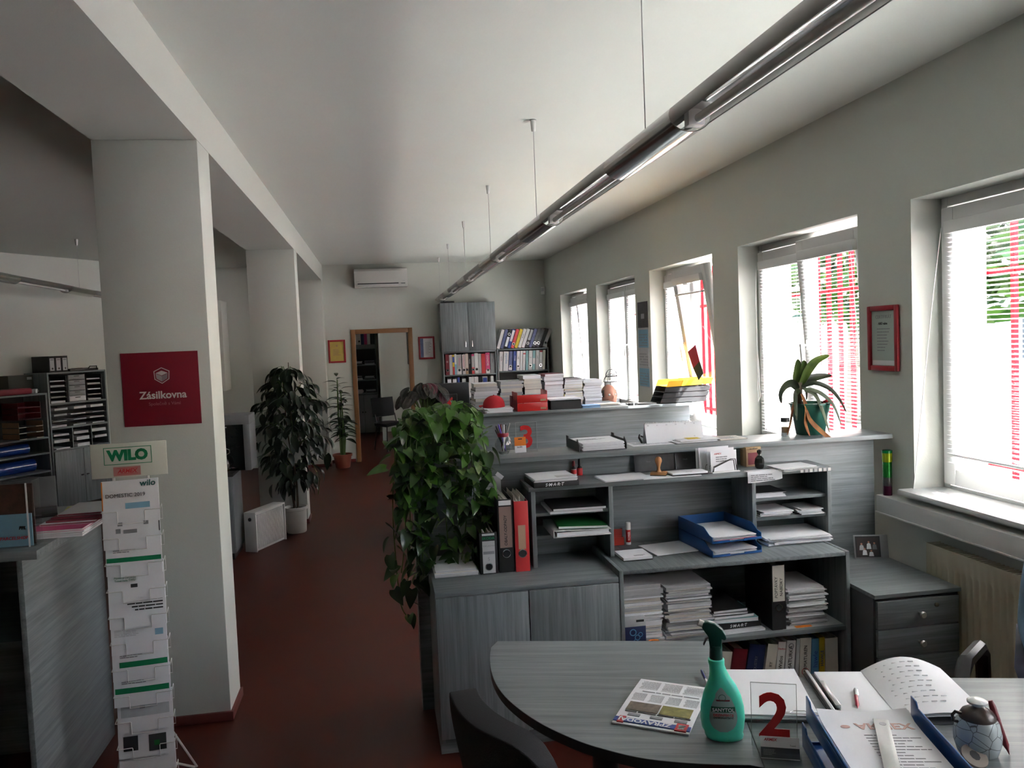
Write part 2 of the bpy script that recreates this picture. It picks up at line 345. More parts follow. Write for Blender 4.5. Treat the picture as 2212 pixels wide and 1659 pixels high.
for i, (y0, y1) in enumerate(WIN):
    b = MB(); f = 0.045; b.box(FX, y0, WZ0, FX+0.09, y0+f, WZ1); b.box(FX, y1-f, WZ0, FX+0.09, y1, WZ1)
    b.box(FX, y0+f, WZ0, FX+0.09, y1-f, WZ0+f); b.box(FX, y0+f, WZ1-f, FX+0.09, y1-f, WZ1)
    wd = struct(b.build('window_%d' % (i+1), PVC, bevel=0.005))
    ym = (y0+y1)/2
    for s in (0, 1):     # 0 = near sash, 1 = far sash
        yy0 = (y0+0.02 if s == 0 else ym-0.002)
        a = -TILT.get((i, s), 0.0)
        loc = (FX-0.03, yy0, WZ0+0.035+0.02)
        so = put('sash', sashM, wd, loc, (0, a, 0)); so['label'] = 'white plastic window sash'
        put('glass_pane', paneM, so)
        if s == 0: put('handle', handM, so, (0, SW-0.037, 0.70))
        # blind hung on the sash
        raised = (i, s) == (2, 0)
        where = 'near sash' if s == 0 else 'far sash'
        bl = thing('venetian_blind', ('white venetian blind drawn up on the %s of the %s' if raised else 'white venetian blind let down on the %s of the %s') % (where, wlabel[i]), 'blind', loc, rot=(0, a, 0))
        MB().box(-0.03, 0.055, SH-0.13, 0.0, SW-0.055, SH-0.068).build('head_rail', SLAT, bl, bevel=0.004)
        top = SH-0.14
        if raised:
            bb = MB(); rr = random.Random(5)
            for k in range(26): q = rr.uniform(-.002, .002); bb.box(-0.028+q, 0.062, top-0.0026*k-0.0014, -0.003+q, SW-0.062, top-0.0026*k)
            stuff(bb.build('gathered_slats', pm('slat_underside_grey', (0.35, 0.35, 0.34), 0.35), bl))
            MB().box(-0.028, 0.06, top-0.085, -0.003, SW-0.06, top-0.07).build('bottom_rail', SLAT, bl, bevel=0.002)
        else:
            tilt = (0, 0.16, 0)
            if i in (3, 4):
                for k in range(NS-(4 if i == 4 else 0)): put('slat', slatM, bl, (-0.016, 0, top-0.012-PITCHZ*k), tilt)
            else:
                bb = MB()
                for k in range(NS):
                    bb.grid(lambda u, v: (-0.016-0.0125+0.025*u, 0.062+(SW-0.124)*v, top-0.012-PITCHZ*k+0.0025*math.sin(PI*u)-0.004*(u-0.5)), 2, 1, 0.0004)
                stuff(bb.build('slats', SLAT, bl))
            zr_ = 0.09 if i == 4 else 0.0; MB().box(-0.027, 0.06, 0.06+zr_, -0.004, SW-0.06, 0.072+zr_).build('bottom_rail', SLAT, bl, bevel=0.003)
            bb = MB()
            for q in (0.12, SW-0.12):
                bb.tube([(-0.029, q, top), (-0.029, q, 0.07)], 0.0011, 4); bb.tube([(-0.003, q, top), (-0.003, q, 0.07)], 0.0011, 4)
            bb.build('ladder_cord', WIREW, bl)
            if i >= 3 and s == 1:
                pts = [(-0.036, SW-0.05, SH-0.10)] + [(-0.04-0.16*t*(i == 4), SW-0.045+0.0*t, SH-0.10-(1.28 if i == 4 else 0.95)*t) for t in (0.25, 0.5, 0.75, 1.0)]
                if i == 3: pts += [(-0.05, SW-0.065, 0.28), (-0.045, SW-0.085, 0.32), (-0.04, SW-0.06, 0.6)]
                MB().tube(pts, 0.0022, 5).build('pull_cord', WIREW, bl)
    # red security grille outside
    g = thing('window_grille', 'red painted steel bars outside the %s' % wlabel[i], 'grille', (3.14, y0, WZ0-0.12))
    yv = 0.02
    while yv < y1-y0+0.05:
        MB().box(0, yv-0.012, 0, 0.024, yv+0.012, 1.72).build('bar', REDBAR, g); yv += 0.144
    for zz in (0.22, 1.22):
        for ye in (-0.12, y1-y0+0.09): MB().box(-0.079, ye, zz, 0.004, ye+0.03, zz+0.03).build('wall_bracket', REDBAR, g)
    for zz in (0.22, 1.22): MB().box(0.004, -0.12, zz, 0.02, y1-y0+0.12, zz+0.03).build('cross_bar', REDBAR, g)

# ---------------------------------------------------------------- outside
PAVE = pm('pale_concrete_yard', (0.50, 0.48, 0.45), 0.9, var=0.1, scale=0.6)
struct(MB().box(3.06, -25, -0.9, 45, 45, -0.62).build('ground_yard', PAVE))
HWALL = pm('white_house_render', (0.72, 0.71, 0.68), 0.9, var=0.04)
h = thing('neighbour_house', 'white rendered house across the yard seen through the blinds', 'building', (17, 11, -0.62))
MB().box(0, 0, 0, 9, 16, 6.0).build('wall', HWALL, h)
MB().prism([(-0.6, 6.0), (9.6, 6.0), (4.5, 9.0)], -0.5, 16.5, Matrix(((1, 0, 0, 0), (0, 0, 1, 0), (0, 1, 0, 0), (0, 0, 0, 1)))).build('roof', pm('red_roof_tile', (0.30, 0.09, 0.05), 0.8), h)
for k in range(5):
    for z in (1.2, 3.8):
        wv = MB().box(-0.05, 1.2+3*k, z, 0.05, 2.5+3*k, z+1.4).build('window', PVC, h)
        MB().box(-0.07, 1.3+3*k, z+0.1, -0.05, 2.4+3*k, z+1.3).build('pane', pm('dark_house_pane', (0.05, 0.06, 0.07), 0.1), wv)
TLEAF = leafmat('tree_leaf', (0.015, 0.05, 0.006), (0.06, 0.13, 0.015), 0.5, 1.5, 0.3)
def yard_tree(x, y, h, r, label, seed):
    t = thing('yard_tree', label, 'tree', (x, y, -0.62), group='trees across the yard'); rnd = random.Random(seed)
    MB().tube([(0, 0, 0), (0.1, 0.05, h*0.3), (0, 0.1, h*0.75)], [0.2, 0.15, 0.06], 8).build('trunk', BARK, t, smooth=True)
    b = MB()
    for k in range(1500):
        d = Vector((rnd.gauss(0, 1), rnd.gauss(0, 1), rnd.gauss(0, 1))).normalized()*(0.55+0.45*rnd.random())
        c = Vector((d.x*r, d.y*r, h*0.66+d.z*h*0.36)); a = Vector((rnd.gauss(0, 1), rnd.gauss(0, 1), rnd.gauss(0, 0.6))).normalized(); q = a.orthogonal().normalized()
        s = 0.22+0.16*rnd.random(); b.add([c-a*s, c+q*s*0.5, c+a*s, c-q*s*0.5], [(0, 1, 2, 3)])
    stuff(b.build('crown', TLEAF, t))
for k, (x, y, hh, r) in enumerate(((9.5, 8.2, 7.0, 2.2), (12.5, 3.0, 6.5, 2.2), (10.5, 13.2, 7.5, 2.2), (14, -2.5, 7, 2.4), (11.5, 18.6, 7.5, 2.4))):
    yard_tree(x, y, hh, r, 'leafy green tree across the yard, %s from the near end' % ORD[[2, 1, 3, 0, 4][k]], k)
for k, (x, y) in enumerate(((8.0, 6.0),)):
    c = thing('parked_car', 'silver car parked in the yard beyond the green flower pot window', 'car', (x, y, -0.62), 1.5)
    MB().prism([(-2.1, 0.35), (-2.1, 0.75), (-1.2, 0.9), (-0.6, 1.4), (0.9, 1.42), (1.6, 0.95), (2.1, 0.85), (2.1, 0.35)], -0.85, 0.85, Matrix(((1, 0, 0, 0), (0, 0, 1, 0), (0, 1, 0, 0), (0, 0, 0, 1)))).build('body', pm('silver_car_paint', (0.5, 0.51, 0.52), 0.3, 0.4), c, bevel=0.06)
    for q in (-1.3, 1.3):
        for s in (-0.8, 0.8): MB().cyl((q, s-0.1, 0.32), (q, s+0.1, 0.32), 0.32, n=20).build('wheel', BLACK, c)
    MB().box(-0.55, -0.86, 0.95, 0.85, 0.86, 1.3).build('side_glass', pm('dark_car_glass', (0.03, 0.035, 0.04), 0.08), c, bevel=0.03)

# ---------------------------------------------------------------- long pendant lamp along the window side, and its twin in the left bay
ALU = pm('polished_aluminium', (0.62, 0.62, 0.61), 0.16, 1.0, var=0.04, scale=3)
ALUM = pm('satin_aluminium', (0.42, 0.42, 0.41), 0.38, 1.0, var=0.05, scale=3)
TUBEM = pm('unlit_fluorescent_tube', (0.70, 0.69, 0.64), 0.25, var=0.02)
def arc(r, a0, a1, n, y, sx=1.0): return [(r*math.sin(a0+(a1-a0)*k/n)*sx, y, -r*math.cos(a0+(a1-a0)*k/n)) for k in range(n+1)]
def lamp_line(root, ya, yb, hang, r=0.046, gap=True):
    # housing spine on top
    MB().box(-0.028, ya, 0.022, 0.028, yb, 0.040).build('housing', ALUM, root, bevel=0.006)
    cl = [(h-0.40, h+0.30) for h in hang]
    for (c0, c1) in cl:
        c0, c1 = max(c0, ya), min(c1, yb)
        if c1-c0 < 0.05: continue
        b = MB(); b.grid(lambda u, v: (r*1.35*math.sin(-1.95+3.9*u), c0+(c1-c0)*v, -r*math.cos(-1.95+3.9*u)+0.01), 20, 1, 0.003)
        b.build('closed_cover', ALU, root, smooth=True)
    cl = sorted(cl); opens = []
    edges = [ya] + [v for c in cl for v in c] + [yb]
    for k in range(0, len(edges), 2):
        o0, o1 = edges[k], edges[k+1]
        if o1-o0 < 0.15: continue
        opens.append((o0, o1)); b = MB()
        for (a0, a1) in ((-1.95, -1.05), (1.05, 1.95)):
            b.grid(lambda u, v: (r*1.35*math.sin(a0+(a1-a0)*u), o0+(o1-o0)*v, -r*math.cos(a0+(a1-a0)*u)+0.01), 8, 1, 0.003)
        b.build('side_reflector', ALUM, root, smooth=True)
        b = MB(); b.grid(lambda u, v: (0.046*(2*u-1), o0+(o1-o0)*v, 0.020-0.02*(2*u-1)**2), 8, 1, 0.002); b.build('inner_reflector', ALU, root, smooth=True)
        MB().cyl((0.005, o0+0.05, -0.012), (0.005, o1-0.05, -0.012), 0.0125, n=12).build('tube', TUBEM, root, smooth=True)
        for q in (o0+0.02, o1-0.02): MB().box(-0.02, q-0.018, -0.028, 0.03, q+0.018, 0.021).build('tube_socket', WHITE, root, bevel=0.003)
    MB().box(-0.06, ya-0.03, -0.045, 0.06, ya, 0.038).build('end_cap', WHITE, root, bevel=0.01)
    MB().grid(lambda u, v: (r*1.35*math.sin(-1.9+3.8*u), yb+0.14*v, (-r*math.cos(-1.9+3.8*u))*(1-0.5*v)+0.01), 12, 3, 0.003).build('end_cap', pm('cream_end_cap', (0.60, 0.58, 0.42), 0.4), root, smooth=True)
def hanger(root, y, zt):
    MB().tube([(0, y, 0.038), (0, y, zt-0.03)], 0.0022, 5).build('wire', STEEL, root)
    MB().lathe([(0.008, -0.065), (0.012, -0.06), (0.017, 0.0), (0.024, 0.0)], 12, (0, y, zt)).build('ceiling_cup', WHITE, root, smooth=True)
LZ0 = 2.405
lamp = thing('pendant_light_line', 'long suspended aluminium tube light running along the window side', 'lamp', (0.925, 0, LZ0))
HY = [0.77, 2.70, 4.63, 6.57, 8.50, 10.42]
lamp_line(lamp, -0.3, 12.05, HY+[11.95])
for y in HY+[12.05]: hanger(lamp, y, CZ-LZ0)

# ================================================================ furniture: near work station
BV = 0.0015
st = thing('reception_partition', 'grey laminate partition with ledge carrying the green flower pot', 'counter', (0, 0, 0))
MB().box(0.13, 3.93, 0, 2.545, 3.95, 1.195).build('panel', LX, st, bevel=BV)
MB().box(0.10, 3.855, 1.195, 2.605, 4.14, 1.218).build('ledge', LX, st, bevel=BV)
MB().box(0.13, 3.95, 0.0, 0.15, 4.10, 1.195).build('end_panel', LZ, st, bevel=BV)
KNOB = pm('satin_nickel', (0.5, 0.5, 0.49), 0.3, 1.0, var=0.03)

cb = thing('base_cabinet', 'grey two-door cabinet under the black and red folders', 'cabinet', (0.185, 3.45, 0))
MB().box(0, 0.0, 0.06, 0.018, 0.475, 0.70).build('side_panel', LZ, cb, bevel=BV)
MB().box(0.79, 0.0, 0.06, 0.808, 0.475, 0.70).build('side_panel', LZ, cb, bevel=BV)
MB().box(0.0, -0.008, 0.70, 0.808, 0.475, 0.722).build('top', LX, cb, bevel=BV)
MB().box(0.0, 0.03, 0.0, 0.808, 0.47, 0.06).build('plinth', LX, cb)
MB().box(0.018, 0.457, 0.06, 0.79, 0.475, 0.70).build('back_panel', LX, cb)
MB().box(0.002, -0.018, 0.085, 0.401, -0.0005, 0.698).build('door', LZ, cb, bevel=BV)
MB().box(0.405, -0.018, 0.085, 0.806, -0.0005, 0.698).build('door', LZ, cb, bevel=BV)

sh = thing('open_shelf_unit', 'grey open shelf unit with magazine stacks and a lower row of binders', 'shelf', (1.0, 3.45, 0))
MB().box(0, 0, 0, 0.018, 0.475, 0.745).build('side_panel', LZ, sh, bevel=BV)
MB().box(1.085, 0, 0, 1.103, 0.475, 0.745).build('side_panel', LZ, sh, bevel=BV)
MB().box(0.018, 0.002, 0.725, 1.085, 0.475, 0.743).build('top', LY, sh, bevel=BV)
MB().box(0.018, 0.01, 0.372, 1.085, 0.457, 0.392).build('shelf', LX, sh, bevel=BV)
MB().box(0.018, 0.002, 0.04, 1.085, 0.457, 0.06).build('bottom', LX, sh, bevel=BV)
MB().box(0.018, 0.457, 0.04, 1.085, 0.475, 0.725).build('back_panel', LX, sh)

hu = thing('desk_hutch', 'grey desktop hutch with paper slots below the partition ledge', 'shelf', (0.66, 3.69, 0.745))
HT = 1.10-0.745
MB().box(-0.01, -0.006, HT-0.02, 1.505, 0.238, HT).build('top', LX, hu, bevel=BV)
for i, (x, z0) in enumerate(((0.0, -0.022), (0.37, -0.002), (1.085, 0.0), (1.478, 0.0))):
    MB().box(x, 0, z0, x+0.02, 0.238, HT-0.02).build('upright', LZ, hu, bevel=BV)
for z in (0.105, 0.212): MB().box(0.02, 0.02, z, 0.37, 0.238, z+0.016).build('slot_shelf', LX, hu, bevel=BV)
for z in (0.110, 0.205): MB().box(1.105, 0.02, z, 1.478, 0.238, z+0.016).build('slot_shelf', LX, hu, bevel=BV)
for k in range(7): MB().box(1.335+0.024*k, -0.0072, HT-0.018, 1.350+0.024*k, -0.006, HT-0.003).build('edge_label', WHITE if k % 2 == 0 else PAPER3, hu)

dr = thing('drawer_pedestal', 'low grey drawer cabinet in the corner by the radiator', 'cabinet', (2.112, 3.27, 0))
MB().box(0, 0.018, 0.03, 0.42, 0.62, 0.572).build('body', pm('carcass_gap_shade', (0.07, 0.08, 0.085), 0.5), dr, bevel=BV)  # shade put into the body colour so the drawer gaps show dark
MB().box(-0.002, 0.0, 0.572, 0.424, 0.63, 0.59).build('top', LX, dr, bevel=BV)
for k in range(4):
    z = 0.558-0.13*k
    d = MB().box(0.012, 0.0, z-0.1245, 0.412, 0.0175, z).build('drawer', LX, dr, bevel=BV)
    MB().lathe([(0.007, 0), (0.006, 0.014), (0.013, 0.022), (0.016, 0.031), (0.012, 0.038)], 16).xf(Matrix.Translation((0.212, 0, z-0.065)) @ Matrix.Rotation(PI/2, 4, 'X')).build('knob', KNOB, d, smooth=True)
    if k == 0: MB().lathe([(0.010, 0), (0.010, 0.004), (0.003, 0.005)], 16).xf(Matrix.Translation((0.30, 0, z-0.035)) @ Matrix.Rotation(PI/2, 4, 'X')).build('lock', KNOB, d, smooth=True)

# cream radiator under the window
CREAM = pm('cream_radiator_enamel', (0.52, 0.48, 0.36), 0.4, var=0.04)
ra = thing('panel_radiator', 'cream panel radiator on the wall under the big near window', 'radiator', (2.555, 1.6, 0.13))
b = MB(); L = 1.93; n = 48
prof = []
for k in range(n):
    y = L*k/n; s = L/n
    prof += [(0.0, y), (0.0, y+s*0.30), (0.009, y+s*0.45), (0.009, y+s*0.85)]
prof.append((0.0, L))
vs = []; zz = (0.0, 0.05, 0.075, 0.50, 0.525, 0.60)
for j, z in enumerate(zz):
    fl = 0 if j in (0, 1, 4, 5) else 1
    vs += [(x*fl, y, z) for x, y in prof]
m = len(prof); b.add(vs, [(j*m+k, j*m+k+1, (j+1)*m+k+1, (j+1)*m+k) for j in range(len(zz)-1) for k in range(m-1)])
b.build('front_panel', CREAM, ra, smooth=True)
MB().box(0.05, 0, 0, 0.065, L, 0.59).build('back_panel', CREAM, ra)
b = MB(); b.box(0.0, -0.002, 0, 0.075, 0.0, 0.60); MB().box(0, L, 0, 0.075, L+0.004, 0.60).build('end_cover', CREAM, ra); b.build('end_cover', CREAM, ra)
b = MB()
for k in range(74): b.box(0.006, 0.02+L*k/75, 0.585, 0.07, 0.032+L*k/75, 0.597)
stuff(b.build('top_grille', CREAM, ra))
b = MB()
for y in (0.3, 1.6): b.box(0.065, y, 0.1, 0.086, y+0.03, 0.5)
b.build('wall_bracket', WHITE, ra)

# ================================================================ far work station
fs = thing('far_reception_partition', 'far grey laminate partition whose ledge holds the red tray and cap', 'counter', (0, 0, 0))
MB().box(0.50, 6.66, 0, 2.60, 6.68, 1.168).build('panel', LX, fs, bevel=BV)
MB().box(0.46, 6.585, 1.168, 2.625, 6.90, 1.19).build('ledge', LX, fs, bevel=BV)
MB().box(0.50, 6.68, 0, 0.52, 6.86, 1.168).build('end_panel', LZ, fs, bevel=BV)
lb = thing('low_bookcase', 'dark low bookcase behind the far partition carrying the magazine stacks', 'shelf', (0.82, 7.0, 0))
MB().box(0, 0, 0, 0.02, 0.35, 1.16).build('side_panel', LZ, lb, bevel=BV)
MB().box(1.24, 0, 0, 1.262, 0.35, 1.16).build('side_panel', WHITE, lb, bevel=BV)
MB().box(-0.005, -0.005, 1.16, 1.265, 0.355, 1.182).build('top', LX, lb, bevel=BV)
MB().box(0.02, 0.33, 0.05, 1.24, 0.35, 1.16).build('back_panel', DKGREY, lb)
for z in (0.05, 0.42, 0.79): MB().box(0.02, 0.005, z, 1.24, 0.33, z+0.018).build('shelf', LX, lb, bevel=BV)
# desk behind the far partition where the monitor stands
fd = thing('far_desk', 'grey desk behind the pothos carrying the black monitor', 'desk', (0.42, 7.5, 0))
MB().box(0, 0, 0.72, 1.20, 0.75, 0.745).build('top', LX, fd, bevel=BV)
for x in (0.02, 1.16): MB().box(x, 0.05, 0, x+0.02, 0.70, 0.72).build('side_panel', LZ, fd, bevel=BV)

# ================================================================ cabinets on the far wall
def bookcase(name, label, x0, x1, y0, y1, ztop, shelves):
    t = thing(name, label, 'bookcase', (x0, y0, 0)); w = x1-x0; d = y1-y0
    MB().box(0, 0, 0, 0.02, d, ztop).build('side_panel', LZ, t, bevel=BV); MB().box(w-0.02, 0, 0, w, d, ztop).build('side_panel', LZ, t, bevel=BV)
    MB().box(0.02, 0, ztop-0.022, w-0.02, d, ztop).build('top', LX, t, bevel=BV)
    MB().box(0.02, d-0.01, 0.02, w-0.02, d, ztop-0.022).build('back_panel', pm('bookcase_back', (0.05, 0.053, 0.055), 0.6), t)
    for z in shelves: MB().box(0.02, 0.005, z-0.02, w-0.02, d-0.01, z).build('shelf', LX, t, bevel=BV)
    return t
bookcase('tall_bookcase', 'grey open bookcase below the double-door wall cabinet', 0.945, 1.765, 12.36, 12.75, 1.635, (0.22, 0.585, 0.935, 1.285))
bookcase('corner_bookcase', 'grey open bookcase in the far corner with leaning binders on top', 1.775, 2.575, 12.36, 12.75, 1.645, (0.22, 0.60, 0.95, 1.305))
t = thing('wall_cabinet', 'grey double-door cabinet standing on the far bookcase', 'cabinet', (0.935, 12.34, 1.636))
MB().box(0, 0.018, 0, 0.83, 0.41, 0.735).build('body', LZ, t, bevel=BV)
for k in range(2):
    d = MB().box(0.002+0.416*k, 0, 0.004, 0.412+0.416*k, 0.0175, 0.731).build('door', LZ, t, bevel=BV)
    x = 0.365+0.10*k
    MB().tube([(x, 0, 0.06), (x, -0.022, 0.065), (x, -0.026, 0.11), (x, -0.022, 0.155), (x, 0, 0.16)], 0.006, 8).build('handle', CHROME, d, smooth=True)
tag(MB().box(-0.10, -0.1, 0, 0.10, 0.1, 0.03).build('document_tray', BLACK, loc=(1.06, 12.5, 2.371), bevel=0.004), 'flat black tray lying on top of the far wall cabinet', 'tray')

# ================================================================ binders on the far shelves
_bm = {}
def binder(loc, w, h, d, cover, label=None, cat='binder', group=None, lean=0.0, lab=None, ring=True, txt=None, txtmat=None, band=None, ringz=0.22, tsize=None, pages=True, rz=0.0, labz=None, lift=0.0):
    """lever-arch binder, spine towards -Y, origin at the bottom of the spine"""
    t = thing('binder', label, cat, loc, rz, group)
    if lean: t.rotation_euler = (0, lean, rz)
    k = (round(w, 3), round(h, 3), round(d, 3), cover.name)
    if k not in _bm:
        e = 0.003; b = MB(); b.box(-w/2, 0, 0, w/2, e, h); b.box(-w/2, e, 0, -w/2+e, d, h); b.box(w/2-e, e, 0, w/2, d, h)
        _bm[k] = (b.mesh('cover', cover), MB().box(-w/2+e+0.002, 0.02, 0.004, w/2-e-0.002, d-0.008, h-0.012).mesh('pages', PAPER2))
    put('cover', _bm[k][0], t)
    if pages: put('pages', _bm[k][1], t)
    if band:
        for (z0, z1, m) in band: MB().box(-w/2+0.001, -0.0010, z0*h, w/2-0.001, -0.0001, z1*h).build('spine_band', m, t)
    if lab:
        z0, z1 = labz or (0.36, 0.93)
        MB().box(-w*0.40, -0.0020, z0*h, w*0.40, -0.0010, z1*h).build('spine_label', lab, t)
    if ring:
        zr = ringz*h; r = min(0.0155, w*0.34)
        b = MB(); b.lathe([(r*1.35, 0), (r*1.35, 0.002), (r, 0.002), (r, 0)], 16, cap0=False, cap1=False); b.xf(Matrix.Translation((0, -0.0022, zr)) @ Matrix.Rotation(PI/2, 4, 'X')); b.build('finger_ring', CHROME, t, smooth=False)
        MB().lathe([(r, 0), (r, 0.0012)], 16).xf(Matrix.Translation((0, -0.0022, zr)) @ Matrix.Rotation(PI/2, 4, 'X')).build('finger_hole', INK, t)
    if txt:
        text('lettering', txt, tsize or w*0.62, txtmat or INK, t, (0, -0.0024, 0.64*h), (PI/2, -PI/2, 0))
    return t
MARB = pm('blue_marbled_card', (0.10, 0.12, 0.26), 0.5, var=0.7, scale=40)
GMARB = pm('grey_marbled_card', (0.16, 0.17, 0.18), 0.5, var=0.7, scale=40)
BWHITE = pm('white_binder_card', (0.70, 0.70, 0.69), 0.4, var=0.03)
BGREY = pm('light_grey_binder_card', (0.42, 0.42, 0.42), 0.45, var=0.05)
SX = 12.36/F      # metres per pixel at the bookcases
def rowx(c): return oy(945+c/8.508, 790, 12.38).x
# --- left bookcase, upper row
L1 = [(150, 220, WINE, 'wine-red binder with a round white mark', dict(txt='O', txtmat=BWHITE)), (222, 278, PAPER3, 'grey-pink catalogue', dict(ring=False)),
      (280, 316, YELCARD, 'slim multicoloured catalogue', dict(ring=False, band=[(0, 0.4, REDPR), (0.62, 0.9, BLUE2)])), (318, 356, BWHITE, 'slim white and pale-blue catalogue', dict(ring=False, band=[(0.0, 0.5, PALEBL)])),
      (358, 446, BGREY, 'light grey binder with pink lettering', dict(txt='xoxox', txtmat=PINK, band=[(0, 0.3, BWHITE)])), (460, 515, BWHITE, 'white binder with red lettering on the spine', dict(txt='LAGONOVA', txtmat=REDPR, tsize=0.036)),
      (517, 572, PAPER2, 'white and brown binder', dict(band=[(0, 0.3, KRAFT)])), (574, 622, BLACKM, 'black catalogue with white lettering', dict(ring=False, txt='OSTEN', txtmat=PAPER)),
      (630, 683, BGREY, 'white and pink binder', dict(band=[(0, 0.33, REDB), (0.9, 1, PINK)])), (688, 755, BWHITE, 'plain light binder with a ring', dict()), (757, 808, BGREY, 'plain grey catalogue', dict(ring=False)),
      (814, 885, REDB, 'plain red binder', dict(ring=False)), (888, 970, PINK, 'pink binder with white foot', dict(txt='BIONDO', txtmat=BWHITE, band=[(0, 0.16, BWHITE)], ringz=0.16)), (975, 1058, GREY, 'dark grey binder with black lettering', dict(ring=False, txt='LOGO', tsize=0.02))]
for i, (a, c, m, lb_, kw) in enumerate(L1):
    xa, xb = rowx(a), rowx(c)
    binder(((xa+xb)/2, 12.39, 1.286), xb-xa-0.002, 0.300+0.012*((i*7) % 3 == 0), 0.27, m, '%s, %s from the left under the double-door cabinet' % (lb_, ORD[i]), group='binders under the wall cabinet', **kw)
# --- left bookcase, second row, upper parts visible over the monitor
L2 = [(165, 252, BLACKM, 'black binder with white label', dict(lab=PAPER)), (262, 350, BLACKM, 'black binder with three-line label', dict(lab=PAPER)), (354, 402, BLUE2, 'blue binder', dict()), (434, 520, BLACKM, 'black binder with grey label', dict(lab=PAPER3)),
      (570, 664, BWHITE, 'tall white binder', dict(txt='index', tsize=0.02)), (668, 742, BWHITE, 'white binder', dict()), (745, 815, BLACKM, 'all-black binder', dict()), (818, 912, BGREY, 'grey binder with blue label', dict(lab=BLUE2)), (968, 1024, BWHITE, 'white binder with green lettering', dict(txt='green', txtmat=GREEN))]
for i, (a, c, m, lb_, kw) in enumerate(L2):
    xa, xb = rowx(a), rowx(c)
    binder(((xa+xb)/2, 12.39, 0.936), xb-xa-0.003, 0.305, 0.27, m, '%s, %s from the left on the shelf behind the monitor' % (lb_, ORD[i]), group='binders on the shelf behind the monitor', **kw)
# --- corner bookcase, shelf row leaning slightly
R1 = [(1130, 1195, BWHITE, 'white binder with small black lettering', dict(txt='wavin', ring=False)), (1205, 1300, BWHITE, 'wide white binder with large blue lettering', dict(txt='equinbe', txtmat=LTBLUE, ring=False, tsize=0.05)), (1305, 1372, MARB, 'blue marbled binder', dict(band=[(0.04, 0.16, PAPER)])),
      (1385, 1445, BLUE2, 'plain blue binder', dict(ring=False, txt='blanco', txtmat=PAPER)), (1450, 1510, BWHITE, 'white binder with black emblem', dict(txt='EBI', ring=True)), (1514, 1560, BWHITE, 'slim white catalogue', dict(ring=False)), (1563, 1612, BWHITE, 'slim white binder with red dot', dict(ring=False, band=[(0.82, 0.88, REDPR)])),
      (1620, 1665, TEAL, 'slim teal binder', dict(ring=False)), (1672, 1740, BWHITE, 'white binder with black ring hole', dict(txt='Z', txtmat=GREYINK)), (1744, 1794, TEAL, 'teal and white binder', dict(ring=False, band=[(0.3, 0.6, BWHITE)])), (1800, 1862, BWHITE, 'white binder with grey letters', dict(ring=False, txt='QIO', txtmat=GREYINK)),
      (1868, 1924, BWHITE, 'white binder with red emblem at the top', dict(band=[(0.9, 0.98, REDPR)])), (1930, 1976, PAPER2, 'slim cream catalogue', dict(ring=False))]
for i, (a, c, m, lb_, kw) in enumerate(R1):
    xa, xb = rowx(a), rowx(c); w = xb-xa-0.003; ln = 0.075
    binder((xa+w/2*math.cos(ln), 12.39, 1.3055+w/2*math.sin(ln)), w, 0.298, 0.27, m, '%s, %s from the left in the corner bookcase' % (lb_, ORD[i]), group='binders in the corner bookcase', lean=ln, **kw)
# --- leaning row on top of the corner bookcase
RT = [(BWHITE, 'white binder with black marks', dict(txt='. . .', ring=False)), (MARB, 'blue patterned catalogue', dict(ring=False)), (BLACKM, 'black binder with white label', dict(lab=PAPER, labz=(0.1, 0.6), ringz=0.75)), (BLUE2, 'blue binder with white label', dict(lab=PAPER, labz=(0.36, 0.95), ring=False)), (REDB, 'red binder', dict()),
      (YELCARD, 'yellow catalogue', dict(ring=False, txt='Kaldewei'[:4], txtmat=GREENC)), (BWHITE, 'white catalogue with black lettering', dict(ring=False, txt='Aedes')), (BWHITE, 'opened white folder', dict(ring=False)), (BLACKM, 'black binder with tall label', dict(lab=PAPER3, labz=(0.4, 0.95))),
      (MARB, 'blue marbled binder', dict(ring=False, band=[(0, 0.12, MARB)])), (GMARB, 'grey marbled binder', dict()), (GMARB, 'second grey marbled binder', dict()), (BLACKM, 'plain black binder', dict(ring=False)), (BGREY, 'light grey binder with black ring hole', dict())]
for i, (m, lb_, kw) in enumerate(RT):
    ln = 0.30 + 0 + 0.008*i; w = 0.046
    xa = rowx(1105+65*i)
    binder((xa+w/2*math.cos(ln), 12.39, 1.6462+w/2*math.sin(ln)), w, 0.30, 0.27, m, '%s, %s from the left in the leaning row' % (lb_, ORD[i]), group='leaning binders on the corner bookcase', lean=ln, **kw)
# lower shelves of the corner bookcase: loose paper piles seen between the stacks
def flat(name, label, cat, loc, w, d, h, mat, rz=0.0, group=None, bevel=0.0):
    return tag(MB().box(-w/2, -d/2, 0, w/2, d/2, h).build(name, mat, loc=loc, rot=(0, 0, rz), bevel=bevel), label, cat, group)

